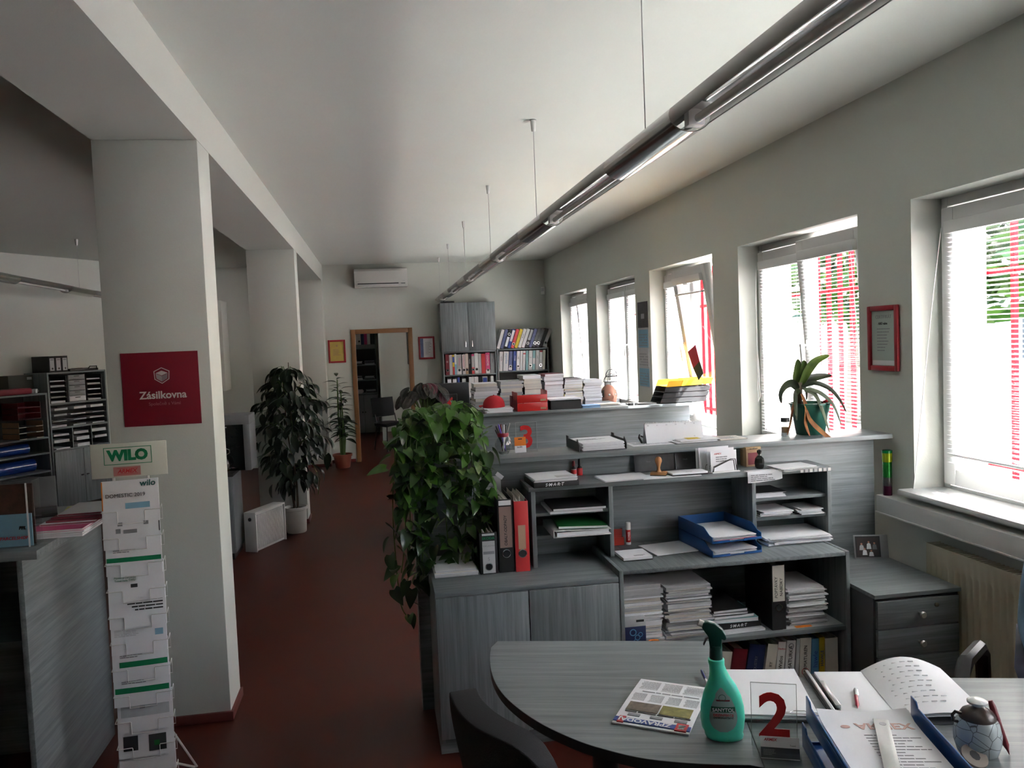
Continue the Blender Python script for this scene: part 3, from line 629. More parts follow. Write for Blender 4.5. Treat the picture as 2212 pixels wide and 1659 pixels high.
# ================================================================ magazines and paper
_mag = {}
def mag_mesh(w, d, t, cover, page):
    k = (round(w, 3), round(d, 3), round(t, 4), cover.name, page.name)
    if k not in _mag:
        b = MB(); e = min(0.0009, t*0.2); sag = 0.0
        b.box(-w/2, -d/2, 0, w/2, d/2, e); b.box(-w/2, -d/2, t-e, w/2, d/2, t); b.box(-w/2, -d/2, e, -w/2+e, d/2, t-e)
        b.cur = 1; b.box(-w/2+e, -d/2+0.0015, e, w/2-0.002, d/2-0.0015, t-e)
        _mag[k] = b.mesh('magazine', [cover, page])
    return _mag[k]
def stack(name, label, group, loc, n, w, d, ht, seed, covers, pages, rz=0.0, jit=0.010, cat='magazine', jr=0.05):
    """a pile of separate magazines, each an object of its own"""
    rnd = random.Random(seed); z = loc[2]; tt = [rnd.choice((0.5, 0.7, 1.0, 1.0, 1.4, 1.9)) for _ in range(n)]; f = ht/sum(tt); out = []
    for i in range(n):
        t = round(tt[i]*f, 4); me = mag_mesh(w*rnd.choice((0.93, 1.0, 1.0, 0.97)), d*rnd.choice((0.95, 1.0, 1.0)), t, rnd.choice(covers), rnd.choice(pages))
        o = put(name, me, None, (loc[0]+rnd.uniform(-jit, jit), loc[1]+rnd.uniform(-jit, jit), z), (0, 0, rz+rnd.uniform(-jr, jr)+(PI if rnd.random() < 0.35 else 0)))
        z += t+0.0002; tag(o, '%s %s' % (ORD[n-1-i], label.replace(name+' in the', name+' from the top of the', 1).replace(cat+' in the', cat+' from the top of the', 1)), cat, group); out.append(o)
    return z
PG = [PAPER, PAPER3, PAPER2]; CVW = [PAPER, PAPER, PAPER3, PALEBL, WINE, GREYINK]
# stacks on the low bookcase behind the far partition
SY = 7.19; SZ = 1.1825
def fx(px): return oy(px, 850, SY-0.13).x
def ht(py, px): return oy(px, py, SY-0.13).z-SZ
specs = [(1024, 1076, 829, 11, 'shortest magazine stack behind the red cap', 0, [PAPER3, GREYINK, PAPER], [PAPER3, PAPER2, PAPER]),
         (1080, 1130, 824, 13, 'grey-edged magazine stack behind the red tray flap', 1, [GREYINK, INK, PAPER3], [PAPER3, PAPER2]),
         (1131, 1170, 811, 12, 'cream-edged catalogue stack behind the red tray', 2, [PAPER3, PAPER, INK], [PAPER2, PAPER2, PAPER]),
         (1176, 1218, 808, 13, 'tallest white-edged catalogue stack right of the red tray', 3, [INK, WINE, PAPER], [PAPER, PAPER]),
         (1220, 1260, 818, 14, 'white-edged catalogue stack behind the black tray', 4, [PAPER3, YELCARD, INK], [PAPER, PAPER]),
         (1262, 1302, 821, 12, 'rightmost white catalogue stack, next to the bald head', 5, [PAPER3, PAPER, GREYINK], [PAPER, PAPER])]
for (a, c, py, n, lb_, sd, cv, pg) in specs:
    w = fx(c)-fx(a)
    stack('catalogue', 'catalogue in the '+lb_, 'catalogues: '+lb_, ((fx(a)+fx(c))/2, SY, SZ), n, w, 0.26, ht(py, (a+c)/2), sd, cv, pg, cat='catalogue', jit=0.007)
# things on the far ledge
FZ = 1.1905
p = oz(1082, 893, FZ)
stack('magazine', 'magazine in the low pile under the red cap', 'magazines under the red cap', (p.x, 6.72, FZ), 6, 0.23, 0.22, 0.038, 11, [PAPER, PAPER3, PAPER], [PAPER], jit=0.006)
CAPM = pm('red_cap_cotton', (0.42, 0.012, 0.022), 0.85, var=0.12, scale=60, bump=0.2, bscale=400)
c = thing('baseball_cap', 'red baseball cap lying on the magazine pile', 'cap', (p.x-0.03, 6.72, FZ+0.0395), 2.2)
b = MB(); b.grid(lambda u, v: ((0.085+0.006*math.sin(6*PI*u))*math.cos(2*PI*u)*math.cos(v*PI/2*0.97), (0.098)*math.sin(2*PI*u)*math.cos(v*PI/2*0.97), 0.098*math.sin(v*PI/2)**0.8-0.012*math.exp(-((u-0.2)/0.08)**2)*v), 36, 10); b.build('crown', CAPM, c, smooth=True)
MB().grid(lambda u, v: ((0.075+0.085*v*math.sqrt(max(0, 1-(2*u-1)**2*0.8)))*math.cos((u-0.5)*2.0), 0.115*(2*u-1)*(1-0.12*v), 0.006-0.016*(2*u-1)**2*0.4+0.004), 14, 5, 0.003).build('brim', CAPM, c, smooth=True)
MB().sphere((0, 0, 0.098), 0.006, 10, 6).build('button', CAPM, c, smooth=True)
# red letter tray pair (two stacked), black tray
def letter_tray(name, label, loc, w, d, h, mat, rz=0.0, rot=None, cat='letter tray', front=0.012, group=None, wall=0.003):
    t = thing(name, label, cat, loc, rz, group, rot)
    MB().box(-w/2, -d/2, 0, w/2, d/2, wall).build('base', mat, t)
    for s in (-1, 1): MB().box(s*w/2-wall/2, -d/2, wall, s*w/2+wall/2, d/2, h).build('side', mat, t, bevel=0.001)
    MB().box(-w/2, d/2-wall, wall, w/2, d/2, h).build('back', mat, t)
    if front:
        for s in (-1, 1): MB().box(s*w/2-(w*0.3 if s > 0 else 0), -d/2, wall, s*w/2+(w*0.3 if s < 0 else 0), -d/2+wall, front).build('front_lip', mat, t)
    return t
REDT = pm('bright_red_tray_plastic', (0.50, 0.014, 0.012), 0.3, var=0.06)
pa, pb = oz(1115, 888, FZ), oz(1181, 885, FZ); w = pb.x-pa.x
for k in range(2):
    t = thing('letter_tray', ('lower' if k == 0 else 'upper')+' of the two stacked red trays on the far ledge', 'letter tray', ((pa.x+pb.x)/2, 6.615, FZ+0.068*k), 0, 'red trays')
    MB().box(-w/2, 0, 0.0, w/2, 0.004, 0.066).build('front', REDT, t, bevel=0.001); MB().box(-w/2, 0.004, 0, w/2, 0.26, 0.004).build('base', REDT, t)
    MB().box(-w/2, 0.004, 0.004, -w/2+0.004, 0.26, 0.066+0.02*k).build('side', REDT, t); MB().box(w/2-0.004, 0.004, 0.004, w/2, 0.26, 0.066+0.03*k).build('side', REDT, t)
    MB().box(w/2-0.06, -0.0012, 0.012, w/2-0.012, 0, 0.028).build('price_sticker', KRAFT, t)
flat('folder', 'dark red translucent folder standing left of the red trays', 'folder', (pa.x-0.014, 6.83, FZ), 0.010, 0.1, 0.12, WINE, 0.0)
pc = oz(1250, 880, FZ)
t = letter_tray('letter_tray', 'black tray with white papers beside the red trays', ((pb.x+pc.x)/2+0.01, 6.74, FZ), pc.x-pb.x-0.03, 0.27, 0.075, BLACK, front=0)
MB().box(-(pc.x-pb.x-0.03)/2, -0.135, 0.003, (pc.x-pb.x-0.03)/2, -0.131, 0.072).build('front', BLACK, t)
wq = pc.x-pb.x-0.05
stack('paper_sheet', 'loose white sheet on top of the black tray', 'sheets on the black tray', ((pb.x+pc.x)/2+0.005, 6.74, FZ+0.0752), 5, wq+0.04, 0.22, 0.012, 3, [PAPER], [PAPER], cat='paper', jit=0.01)
q = oz(1262, 879, FZ)
for k in range(3):
    tag(MB().grid(lambda u, v: (-0.075+0.15*u+0.0*k, -0.06+0.12*v, 0.006+0.008*k+0.003*math.sin(7*u+k)*math.sin(3*v)), 10, 6, 0.005).build('folded_cloth', pm('pale_blue_cloth', (0.25, 0.42, 0.65), 0.9, var=0.1), loc=(q.x+0.03, 6.66, FZ), smooth=True), 'folded pale blue cloth on the far ledge, %s of three layers' % ORD[k], 'cloth', 'blue cloths')
q = oz(1290, 870, FZ)
stack('envelope', 'envelope lying behind the pale blue cloth', 'envelopes on the far ledge', (q.x+0.0, 6.8, FZ), 4, 0.22, 0.11, 0.014, 6, [PAPER, PAPER2], [PAPER2], cat='envelope', jit=0.012)
# black pen rail / phone edge
qa, qb = oz(1325, 868, FZ), oz(1385, 866, FZ)
t = thing('document_stand', 'flat black document stand lying at the foot of the yellow-topped trays', 'stand', ((qa.x+qb.x)/2, 6.66, FZ))
MB().box(-0.11, -0.05, 0, 0.12, 0.10, 0.012).build('plate', BLACK, t, bevel=0.003); MB().box(-0.13, -0.055, 0.0, -0.05, -0.045, 0.022).build('clip', BLACK, t, bevel=0.002); MB().box(-0.085, -0.057, 0.0, -0.08, -0.043, 0.024).build('clip_band', PAPER, t)
# slanted sorter with yellow top tray
SORT = pm('dark_sorter_plastic', (0.05, 0.052, 0.055), 0.45, var=0.1)
qa, qb = oz(1385, 866, FZ), oz(1478, 860, FZ); cx = (qa.x+qb.x)/2+0.02
t = thing('sorter_tray_rack', 'slanted dark tray rack on the far ledge', 'tray rack', (cx, 6.74, FZ+0.004))
sh_ = 0.10; wl = 0.40
M = Matrix(((1, 0, 0.42, 0), (0, 1, 0, 0), (0, 0, 1, 0), (0, 0, 0, 1)))
for k in range(3):
    b = MB(); z = 0.045*k; b.box(-wl/2, -0.13, z, wl/2, 0.13, z+0.003, M); b.box(-wl/2, -0.13, z, wl/2, -0.126, z+0.042, M); b.box(wl/2-0.004, -0.126, z, wl/2, 0.13, z+0.042, M); b.box(-wl/2, 0.126, z, wl/2-0.004, 0.13, z+0.042, M)
    b.build('tray', SORT, t)
b = MB()
for k in range(3): b.box(-wl/2-0.004, -0.134, 0.045*k+0.002, -wl/2+0.13, -0.130, 0.045*k+0.040, M)
b.build('side_ribs', BLACK, t)
t2 = thing('yellow_tray', 'yellow tray lying on top of the slanted dark rack', 'letter tray', (cx+0.136*0.42, 6.74, FZ+0.004+0.1365))
M2 = Matrix(((1, 0, 0.42, 0), (0, 1, 0, 0), (0.03, 0, 1, 0.006), (0, 0, 0, 1)))
b = MB(); b.box(-wl/2, -0.13, 0, wl/2, 0.13, 0.004, M2); b.box(-wl/2, -0.134, 0, wl/2, -0.13, 0.05, M2); b.box(-wl/2, 0.13, 0, wl/2, 0.134, 0.05, M2); b.box(wl/2-0.004, -0.13, 0.004, wl/2, 0.13, 0.05, M2); b.build('body', YELLOW, t2)
MB().box(-wl/2+0.13, -0.137, 0.002, -wl/2+0.135, -0.134, 0.05, M2).build('rib', YELLOW, t2)

# ================================================================ things on the near partition ledge
NZ = 1.2185
GRN2 = pm('dark_green_print', (0.01, 0.10, 0.06), 0.5)
def pen(p0, p1, mat, label, r=0.0042, cap=None, group=None, clip=True):
    p0, p1 = Vector(p0), Vector(p1); L = (p1-p0).length
    t = thing('pen', label, 'pen', p0, group=group); t.rotation_euler = (p1-p0).to_track_quat('Z', 'X').to_euler()
    MB().lathe([(0.0006, 0), (r*0.5, 0.012), (r, 0.022), (r, L*0.62)], 10).build('barrel', mat, t, smooth=True)
    MB().lathe([(r*1.08, L*0.62), (r*1.08, L-0.012), (r*0.7, L)], 10).build('cap', cap or mat, t, smooth=True)
    if clip: MB().box(-0.0012, r, L*0.66, 0.0012, r+0.0022, L-0.006).build('clip', CHROME, t)
    return t
v0 = oz(1090, 982, NZ)
t = thing('glass_vase', 'round clear glass vase holding pens on the near ledge', 'vase', (v0.x, v0.y+0.03, NZ))
VG = glassy('vase_glass', (0.82, 0.86, 0.86), rough=0.03, ior=1.9)
vp_ = [(0.022, 0.0), (0.027, 0.004), (0.040, 0.03), (0.0425, 0.05), (0.036, 0.075), (0.026, 0.088), (0.024, 0.094), (0.028, 0.104)]
MB().lathe(vp_, 28, cap1=False).build('bowl', VG, t, smooth=True)
MB().lathe([(0.021, 0.0), (0.026, 0.012), (0.024, 0.014), (0.0, 0.010)], 24, cap1=False).build('thick_base', pm('pale_glass_base', (0.5, 0.52, 0.52), 0.1, trans=0.6), t, smooth=True)
MB().lathe([(0.0265, 0.086), (0.029, 0.094), (0.0285, 0.105), (0.0275, 0.105)], 24, cap0=False, cap1=False).build('red_ribbon', pm('wine_ribbon', (0.25, 0.01, 0.03), 0.5), t, smooth=True)
vc = Vector((v0.x, v0.y+0.03, NZ))
pl = [((0.01, 0.0, 0.012), (-0.034, -0.004, 0.142), INK, 'black pen leaning left in the glass vase'), ((0.012, -0.004, 0.012), (-0.022, -0.01, 0.150), pm('violet_plastic', (0.10, 0.06, 0.5), 0.3), 'violet pen in the glass vase'),
      ((-0.006, 0.006, 0.012), (-0.006, 0.012, 0.148), WINE, 'dark red pen in the glass vase'), ((0, -0.006, 0.012), (0.006, -0.008, 0.146), PAPER, 'white pen in the glass vase'), ((0.004, 0.008, 0.012), (0.018, 0.012, 0.144), INK, 'black pen standing at the back of the glass vase'),
      ((-0.012, 0, 0.012), (0.036, 0.0, 0.152), BGREY, 'silver and red pen leaning right in the glass vase'), ((0.012, 0.006, 0.012), (-0.036, 0.008, 0.122), INK, 'short black pen at the left rim of the glass vase')]
for a, c, m, l in pl: pen(vc+Vector(a), vc+Vector(c), m, l, 0.0038, group='pens in the vase')
# acrylic number stands
def number_stand(digit, label, loc, rz, w, h, dsz, dz, foot=0.05):
    t = thing('number_stand', label, 'sign', loc, rz)
    MB().box(-w/2, 0, 0.0, w/2, 0.003, h).build('acrylic_sheet', ACRYL, t)
    MB().box(-w/2, -foot, 0.0, w/2, 0.0, 0.003).build('acrylic_foot', ACRYL, t)
    text('number', digit, dsz, RED, t, (0, -0.0008, dz), bold=dsz*0.022, extrude=0.0006)
    b = MB()
    for (x0, z0, x1, z1) in ((-w/2, 0.003, -w/2+0.0012, h), (w/2-0.0012, 0.003, w/2, h), (-w/2, h-0.0012, w/2, h)): b.box(x0, 0.0001, z0, x1, 0.0031, z1)
    b.build('polished_edge', pm('acrylic_edge', (0.45, 0.48, 0.48), 0.15), t)
    return t
s0 = oz(1140, 977, NZ)
number_stand('3', 'clear acrylic stand with a red number 3', (s0.x, s0.y+0.022, NZ), 0.0, 0.108, 0.150, 0.155, 0.070, 0.045)
c0 = oz(1125, 978, NZ)
t = thing('product_card', 'small orange and white card standing before the number 3', 'card', (c0.x, c0.y+0.0, NZ), 0.0, rot=(-0.08, 0, 0.05))
MB().box(-0.029, 0, 0, 0.029, 0.002, 0.035).build('white_half', PAPER, t); MB().box(-0.029, 0, 0.035, 0.029, 0.002, 0.078).build('orange_half', ORANGE, t)
text('lettering', 'isolit', 0.014, INK, t, (-0.004, -0.0006, 0.029)); MB().box(-0.01, -0.0005, 0.066, 0.01, 0, 0.071).build('hang_hole', INK, t)
# grey tray with papers
def sheetpile(label, group, loc, n, w, d, ht_, seed, mats, rz=0.0, jit=0.004, curl=0.0, name='paper_sheet', cat='paper', jr=0.03):
    """separate, slightly curled sheets"""
    rnd = random.Random(seed); z = loc[2]
    for i in range(n):
        th = ht_/n; cu = curl*rnd.uniform(0.3, 1.0)
        def f(u, v, cu=cu, s=rnd.uniform(-1, 1)): return (-w/2+w*u, -d/2+d*v, th*0.9 + cu*((2*u-1)**2*0.6+(v*0.5)**2)*0.5*(1+0.3*s))
        o = MB().grid(f, 6, 4, th*0.85).build(name, rnd.choice(mats), loc=(loc[0]+rnd.uniform(-jit, jit), loc[1]+rnd.uniform(-jit, jit), z), rot=(0, 0, rz+rnd.uniform(-jr, jr)), smooth=True)
        tag(o, (label % ORD[n-1-i]) if '%s' in label else label, cat, group); z += th
    return z
a0, a1 = oz(1258, 976, NZ), oz(1357, 971, NZ)
tw = 0.245; tcx = (a0.x+a1.x)/2-0.012; tcy = a0.y+0.10
MESH = pm('grey_tray_plastic', (0.07, 0.072, 0.078), 0.5, var=0.1)
tr = thing('letter_tray', 'dark grey letter tray full of white papers on the near ledge', 'letter tray', (tcx, tcy, NZ), 0.05)
MB().box(-tw/2, -0.10, 0, tw/2, 0.13, 0.003).build('base', MESH, tr)
for s in (-1, 1):
    x = s*tw/2
    MB().prism([(-0.10, 0.003), (0.13, 0.003), (0.13, 0.060), (0.09, 0.060), (0.085, 0.048), (-0.06, 0.048), (-0.066, 0.060), (-0.10, 0.030)], x-0.002, x+0.002, Matrix(((0, 0, 1, 0), (1, 0, 0, 0), (0, 1, 0, 0), (0, 0, 0, 1)))).build('side', MESH, tr)
MB().box(-tw/2, 0.127, 0.003, tw/2, 0.13, 0.045).build('back', MESH, tr)
for k in range(14):
    rr = random.Random(k); zz = NZ+0.004+0.0027*k
    o = MB().grid(lambda u, v: (-0.108+0.216*u, -0.105+0.21*v, 0.0022+0.004*(v**3)*(k > 8)+0.0035*(u > 0.99)*0), 6, 5, 0.0020).build('paper_sheet', PAPER, loc=(tcx+rr.uniform(-.006, .006), tcy+rr.uniform(-.006, .004), zz), rot=(0, 0, 0.05+rr.uniform(-.03, .03)), smooth=True)
    tag(o, '%s sheet from the top in the dark grey letter tray' % ORD[13-k], 'paper', 'papers in the grey tray')
strips(0.16, 0.05, 6, 3).build('print', GREYINK, o, loc=(-0.02, 0.04, 0.0035))
# flat papers right of the tray
a0, a1 = oz(1362, 966, NZ), oz(1470, 955, NZ)
o = tag(MB().box(-0.14, -0.075, 0, 0.14, 0.075, 0.0016).build('printed_form', PAPER, loc=((a0.x+a1.x)/2+0.01, a0.y+0.085, NZ), rot=(0, 0, 0.02)), 'white printed form lying right of the dark grey tray', 'paper')
strips(0.24, 0.10, 9, 8, fill=0.28).build('print', GREYINK, o, loc=(0, 0.015, 0.0016))
a0 = oz(1500, 957, NZ)
for k in range(4):
    tag(MB().box(-0.11, -0.09, 0, 0.11, 0.09, 0.0035).build('document_folder', [GREY, PAPER, PAPER3, PAPER][k], loc=(a0.x+0.012*k, a0.y+0.085+0.004*k, NZ+0.0037*k), rot=(0, 0, [0.1, 0.06, 0.12, 0.02][k])), '%s folder from the bottom in the thin pile under the yellow note' % ORD[k], 'folder', 'folders under the yellow note')
tag(MB().grid(lambda u, v: (-0.036+0.072*u, -0.03+0.06*v, 0.003*v*v), 3, 4, 0.0006).build('sticky_note', YELCARD, loc=(a0.x+0.015, a0.y+0.07, NZ+0.0163), rot=(0, 0, 0.1), smooth=True), 'yellow sticky note on the folders on the near ledge', 'note')
a0 = oz(1585, 950, NZ)
o = tag(MB().box(-0.075, -0.07, 0, 0.075, 0.07, 0.0045).build('leaflet', PAPER2, loc=(a0.x, a0.y+0.07, NZ), rot=(0, 0, 0.03)), 'pale leaflet on the ledge left of the spice jar', 'leaflet')
strips(0.12, 0.10, 6, 4).build('print', GREYINK, o, loc=(0, 0, 0.0045))
a0 = oz(1538, 953, NZ)
tag(MB().box(-0.05, -0.05, 0, 0.05, 0.05, 0.004).build('leaflet', pm('pink_leaflet', (0.55, 0.3, 0.32), 0.6), loc=(a0.x+0.06, a0.y+0.12, NZ), rot=(0, 0, 0.4)), 'small pinkish leaflet beside the yellow note folders', 'leaflet')
# desk calendar with spiral
k0, k1 = oy(1392, 952, 4.09), oy(1515, 945, 4.09)
cw = k1.x-k0.x; kc = (k0.x+k1.x)/2
t = thing('desk_calendar', 'long spiral desk calendar seen from the back on the ledge', 'calendar', (kc, 4.085, NZ))
for s in (-1, 1):
    MB().grid(lambda u, v: (-cw/2+cw*u, s*(0.034*(1-v)), 0.001+0.098*v), 2, 2, 0.0012).build('cover' if s > 0 else 'page', PAPER, t)
MB().box(-cw/2, -0.034, 0, cw/2, 0.034, 0.001).build('foot', PAPER, t)
b = MB()
for k in range(34):
    x = -cw/2+cw*(k+0.5)/34; b.tube([(x+0.001*math.cos(q), 0.006*math.sin(q), 0.100+0.006*math.cos(q)) for q in [2*PI*j/8 for j in range(9)]], 0.0009, 4, caps=False)
stuff(b.build('spiral', WHITE, t))
for k, n_ in enumerate(('10', '11', '12', '13', '14', '15')):
    text('date', n_, 0.009, GREYINK, t, (-cw/2+cw*(k+0.35)/6.2, -0.0042, 0.089), (PI/2-0.33, 0, 0))
text('date', '16', 0.009, GREYINK, t, (cw/2-0.05, -0.0255, 0.026), (PI/2-0.33, 0, 0))
MB().tube([(-cw/2-0.02, -0.02, 0.004), (-cw/2-0.03, 0.0, 0.03), (-cw/2-0.02, 0.02, 0.04), (-cw/2, 0.03, 0.03)], 0.006, 6).build('stand_wire', BLACK, t, smooth=True)
# spice jar
j0 = oz(1701, 944, NZ)
t = thing('spice_jar', 'small glass spice jar with black lid beside the green flower pot', 'jar', (j0.x, j0.y+0.022, NZ))
MB().lathe([(0.021, 0), (0.022, 0.004), (0.021, 0.055), (0.022, 0.06), (0.022, 0.076)], 20).build('glass', VG, t, smooth=True)
MB().lathe([(0.0195, 0.003), (0.0195, 0.022)], 18).build('salt', PAPER, t); MB().lathe([(0.0195, 0.022), (0.0195, 0.050)], 18).build('spice', pm('brown_spice', (0.22, 0.10, 0.03), 0.9, var=0.3, scale=200), t)
MB().lathe([(0.0225, 0.078), (0.0225, 0.098), (0.021, 0.1)], 20).build('lid', BLACK, t, smooth=True)

# ================================================================ things on top of the hutch
HZ = 1.1005
a0, a1 = oz(1152, 1055, HZ), oz(1250, 1049, HZ); bw = a1.x-a0.x+0.005
cx, cy = (a0.x+a1.x)/2, a0.y+0.105
t = thing('flat_box', 'flat black box with white lettering under sheets on the hutch', 'box', (cx, cy, HZ), 0.04)
MB().box(-bw/2, -0.105, 0, bw/2, 0.105, 0.022).build('body', BLACKM, t, bevel=0.0015)
text('lettering', 'S·M·A·R·T', 0.021, PAPER, t, (-0.01, -0.1058, 0.011), bold=0.0003, shear=0.2)
for k in range(5):
    rr = random.Random(40+k)
    o = tag(MB().grid(lambda u, v: (-bw/2+0.006+(bw-0.012)*u, -0.10+0.2*v, 0.003), 2, 2, 0.0026).build('paper_sheet', PAPER if k != 3 else PAPER3, loc=(cx+rr.uniform(-.004, .004), cy+rr.uniform(-.004, .004), HZ+0.0225+0.0032*k), rot=(0, 0, 0.04+rr.uniform(-.03, .03))), '%s sheet from the bottom on the flat black box' % ORD[k], 'paper', 'sheets on the flat black box')
tag(MB().box(-0.045, -0.022, 0, 0.045, 0.022, 0.0008).build('paper_slip', PAPER3, loc=(cx+0.055, cy-0.055, HZ+0.0397), rot=(0, 0, 0.05)), 'grey slip lying on the sheets on the flat black box', 'paper')
# ink bottles
for k, (px, py, hh, lb_) in enumerate(((1241, 1029, 0.075, 'red-capped stamp ink bottle behind the flat black box'), (1254, 1027, 0.082, 'black-capped stamp ink bottle behind the flat black box'))):
    q = oz(px, py, HZ); t = thing('ink_bottle', lb_, 'bottle', (q.x, q.y+0.012, HZ), group='stamp ink bottles')
    MB().lathe([(0.0135, 0), (0.014, 0.003), (0.014, 0.034), (0.0135, 0.036)], 18).build('label_body', RED if k else PAPER3, t, smooth=True)
    MB().lathe([(0.0143, 0.012), (0.0143, 0.032)], 18, cap0=False, cap1=False).build('label', REDPR, t); MB().lathe([(0.0135, 0.036), (0.006, 0.048), (0.006, 0.05)], 18).build('shoulder', BLACK, t, smooth=True)
    MB().lathe([(0.008, 0.05), (0.007, hh-0.004), (0.005, hh)], 14).build('cap', [WINE, BLACK][k], t, smooth=True)
t = thing('ink_box', 'small dark carton behind the stamp ink bottles', 'box', (oz(1240, 1022, HZ).x, oz(1240, 1022, HZ).y+0.045, HZ)); MB().box(-0.014, -0.012, 0, 0.014, 0.012, 0.082).build('carton', BLACKM, t, bevel=0.001); MB().box(-0.011, -0.0126, 0.06, 0.011, -0.012, 0.076).build('label', PAPER3, t)
a0 = oz(1315, 1045, HZ)
sheetpile('%s sheet from the top in the thin pile in the middle of the hutch', 'sheets in the middle of the hutch', (oz(1345, 1032, HZ).x, oz(1345, 1032, HZ).y+0.0, HZ), 4, 0.235, 0.165, 0.006, 21, [PAPER], 0.06, 0.004)
# pad, stamp, white box
a0 = oz(1425, 1034, HZ)
tag(MB().box(-0.13, -0.055, 0, 0.16, 0.055, 0.003).build('writing_pad', PAPER, loc=(a0.x+0.05, a0.y+0.055, HZ), rot=(0, 0, 0.02)), 'white pad under the wooden stamp on the hutch', 'pad')
q = oz(1427, 1028, HZ+0.0035)
t = thing('rubber_stamp', 'wooden rubber stamp with a turned handle on the hutch', 'stamp', (q.x, q.y+0.025, HZ+0.0035), -0.5)
MB().box(-0.038, -0.024, 0, 0.038, 0.024, 0.003).build('rubber', BLACK, t); MB().box(-0.038, -0.024, 0.003, 0.038, 0.024, 0.016).build('block', WOOD, t, bevel=0.002)
MB().lathe([(0.014, 0.016), (0.009, 0.024), (0.007, 0.036), (0.011, 0.052), (0.0165, 0.066), (0.0165, 0.076), (0.011, 0.086), (0.003, 0.090)], 20).build('handle', WOOD, t, smooth=True)
q = oz(1490, 1027, HZ+0.004)
t = thing('slim_box', 'slim white box with a black edge right of the wooden stamp', 'box', (q.x+0.005, q.y+0.05, HZ+0.0035), 0.03)
MB().box(-0.09, -0.04, 0, 0.09, 0.04, 0.005).build('black_base', BLACK, t); MB().box(-0.09, -0.04, 0.005, 0.09, 0.04, 0.014).build('white_lid', PAPER, t, bevel=0.001); MB().box(-0.012, -0.02, 0.014, 0.02, -0.016, 0.0145).build('print', GREYINK, t)
# dark cards leaning against the panel
DPRINT = pm('dark_postcard_print', (0.03, 0.032, 0.035), 0.4, var=0.9, scale=45)
for k, (xa, xb, yt, yb, lb_) in enumerate(((1371, 1457, 979, 1016, 'wide dark postcard leaning on the panel behind the stamp'), (1461, 1518, 981, 1014, 'square dark postcard leaning on the panel beside the letter sorter'))):
    pa, pb, pt = oy(xa, yb, 3.905), oy(xb, yb, 3.905), oy(xa, yt, 3.92)
    t = thing('postcard', lb_, 'postcard', ((pa.x+pb.x)/2, 3.90, HZ), rot=(-0.17, 0, 0)); w = pb.x-pa.x; hh = 0.082
    MB().box(-w/2, 0, 0, w/2, 0.002, hh).build('card', DPRINT, t); text('lettering', 'deco' if k == 0 else 'black', 0.012, GREY, t, (-w*0.15, -0.0006, hh*0.6))
    if k == 1: MB().box(-w/2-0.003, -0.001, 0, -w/2, 0.003, hh).build('white_edge', PAPER, t)
tag(MB().box(-0.02, -0.03, 0, 0.02, 0.03, 0.004).build('coin_dish', GREY, loc=(oz(1452, 1015, HZ).x, 3.84, HZ), bevel=0.001), 'small grey dish behind the wooden stamp', 'dish')
# letter sorter with cards
q = oz(1580, 1021, HZ)
t = thing('letter_sorter', 'white and black wire letter sorter on the hutch', 'letter sorter', (q.x-0.02, q.y+0.01, HZ), 0.12)
MB().box(-0.075, 0, 0, 0.075, 0.14, 0.005).build('base', WHITE, t, bevel=0.002)
for k in range(4):
    y = 0.012+0.036*k
    MB().tube([(-0.068, y, 0.005), (-0.064, y, 0.030), (0.030, y, 0.062), (0.055, y, 0.062), (0.064, y, 0.005)], 0.0022, 6).build('divider_wire', BLACK, t, smooth=True)
    MB().tube([(-0.060, y+0.006, 0.005), (-0.056, y+0.006, 0.026), (0.026, y+0.006, 0.056), (0.050, y+0.006, 0.056), (0.058, y+0.006, 0.005)], 0.0022, 6).build('divider_wire', BLACK, t, smooth=True)
sx0 = Vector((q.x-0.02, q.y+0.01, HZ))
for k in range(5):
    yv = 0.028+0.018*k; x = [0.004, -0.004, 0.008, -0.03, -0.036][k]; hh = [0.098, 0.108, 0.095, 0.112, 0.108][k]
    o = tag(MB().box(-0.072+x, 0, 0, 0.072+x*0.3, 0.001, hh).build('note_card', PAPER, loc=sx0+Rz(0.12).to_3x3() @ Vector((0.0, yv, 0.0055)), rot=(-0.03, 0, 0.12)), '%s card from the front in the wire letter sorter' % ORD[k], 'card', 'cards in the letter sorter')
    if k == 0:
        text('lettering', 'ARMEX', 0.012, REDPR, o, (-0.03, -0.0006, hh-0.014), shear=0.3); b = strips(0.08, 0.03, 3, 5); b.xf(Tr(0.0, -0.0006, hh-0.04) @ Matrix.Rotation(PI/2, 4, 'X')); b.build('print', GREYINK, o)
# kraft gift box and black bottle
q = oz(1628, 1008, HZ)
t = thing('gift_box', 'brown kraft carton with a window behind the black bottle', 'box', (q.x, q.y+0.035, HZ), 0.08)
MB().box(-0.040, -0.03, 0, 0.040, 0.03, 0.084).build('carton', KRAFT, t, bevel=0.002); MB().box(-0.042, -0.032, 0.084, 0.042, 0.032, 0.098).build('lid', pm('pale_kraft', (0.52, 0.36, 0.20), 0.8), t, bevel=0.002)
MB().box(-0.03, -0.0306, 0.01, 0.03, -0.03, 0.07).build('window_print', WINE, t); text('lettering', 'na zdraví', 0.012, INK, t, (0, -0.0326, 0.091))
q = oz(1645, 1013, HZ)
t = thing('perfume_bottle', 'black faceted bottle with a bow-shaped stopper on the hutch', 'bottle', (q.x, q.y+0.02, HZ))
MB().lathe([(0.016, 0), (0.021, 0.008), (0.0235, 0.030), (0.021, 0.050), (0.012, 0.060), (0.009, 0.064)], 9).build('body', pm('gloss_black_glass', (0.01, 0.01, 0.011), 0.08), t)
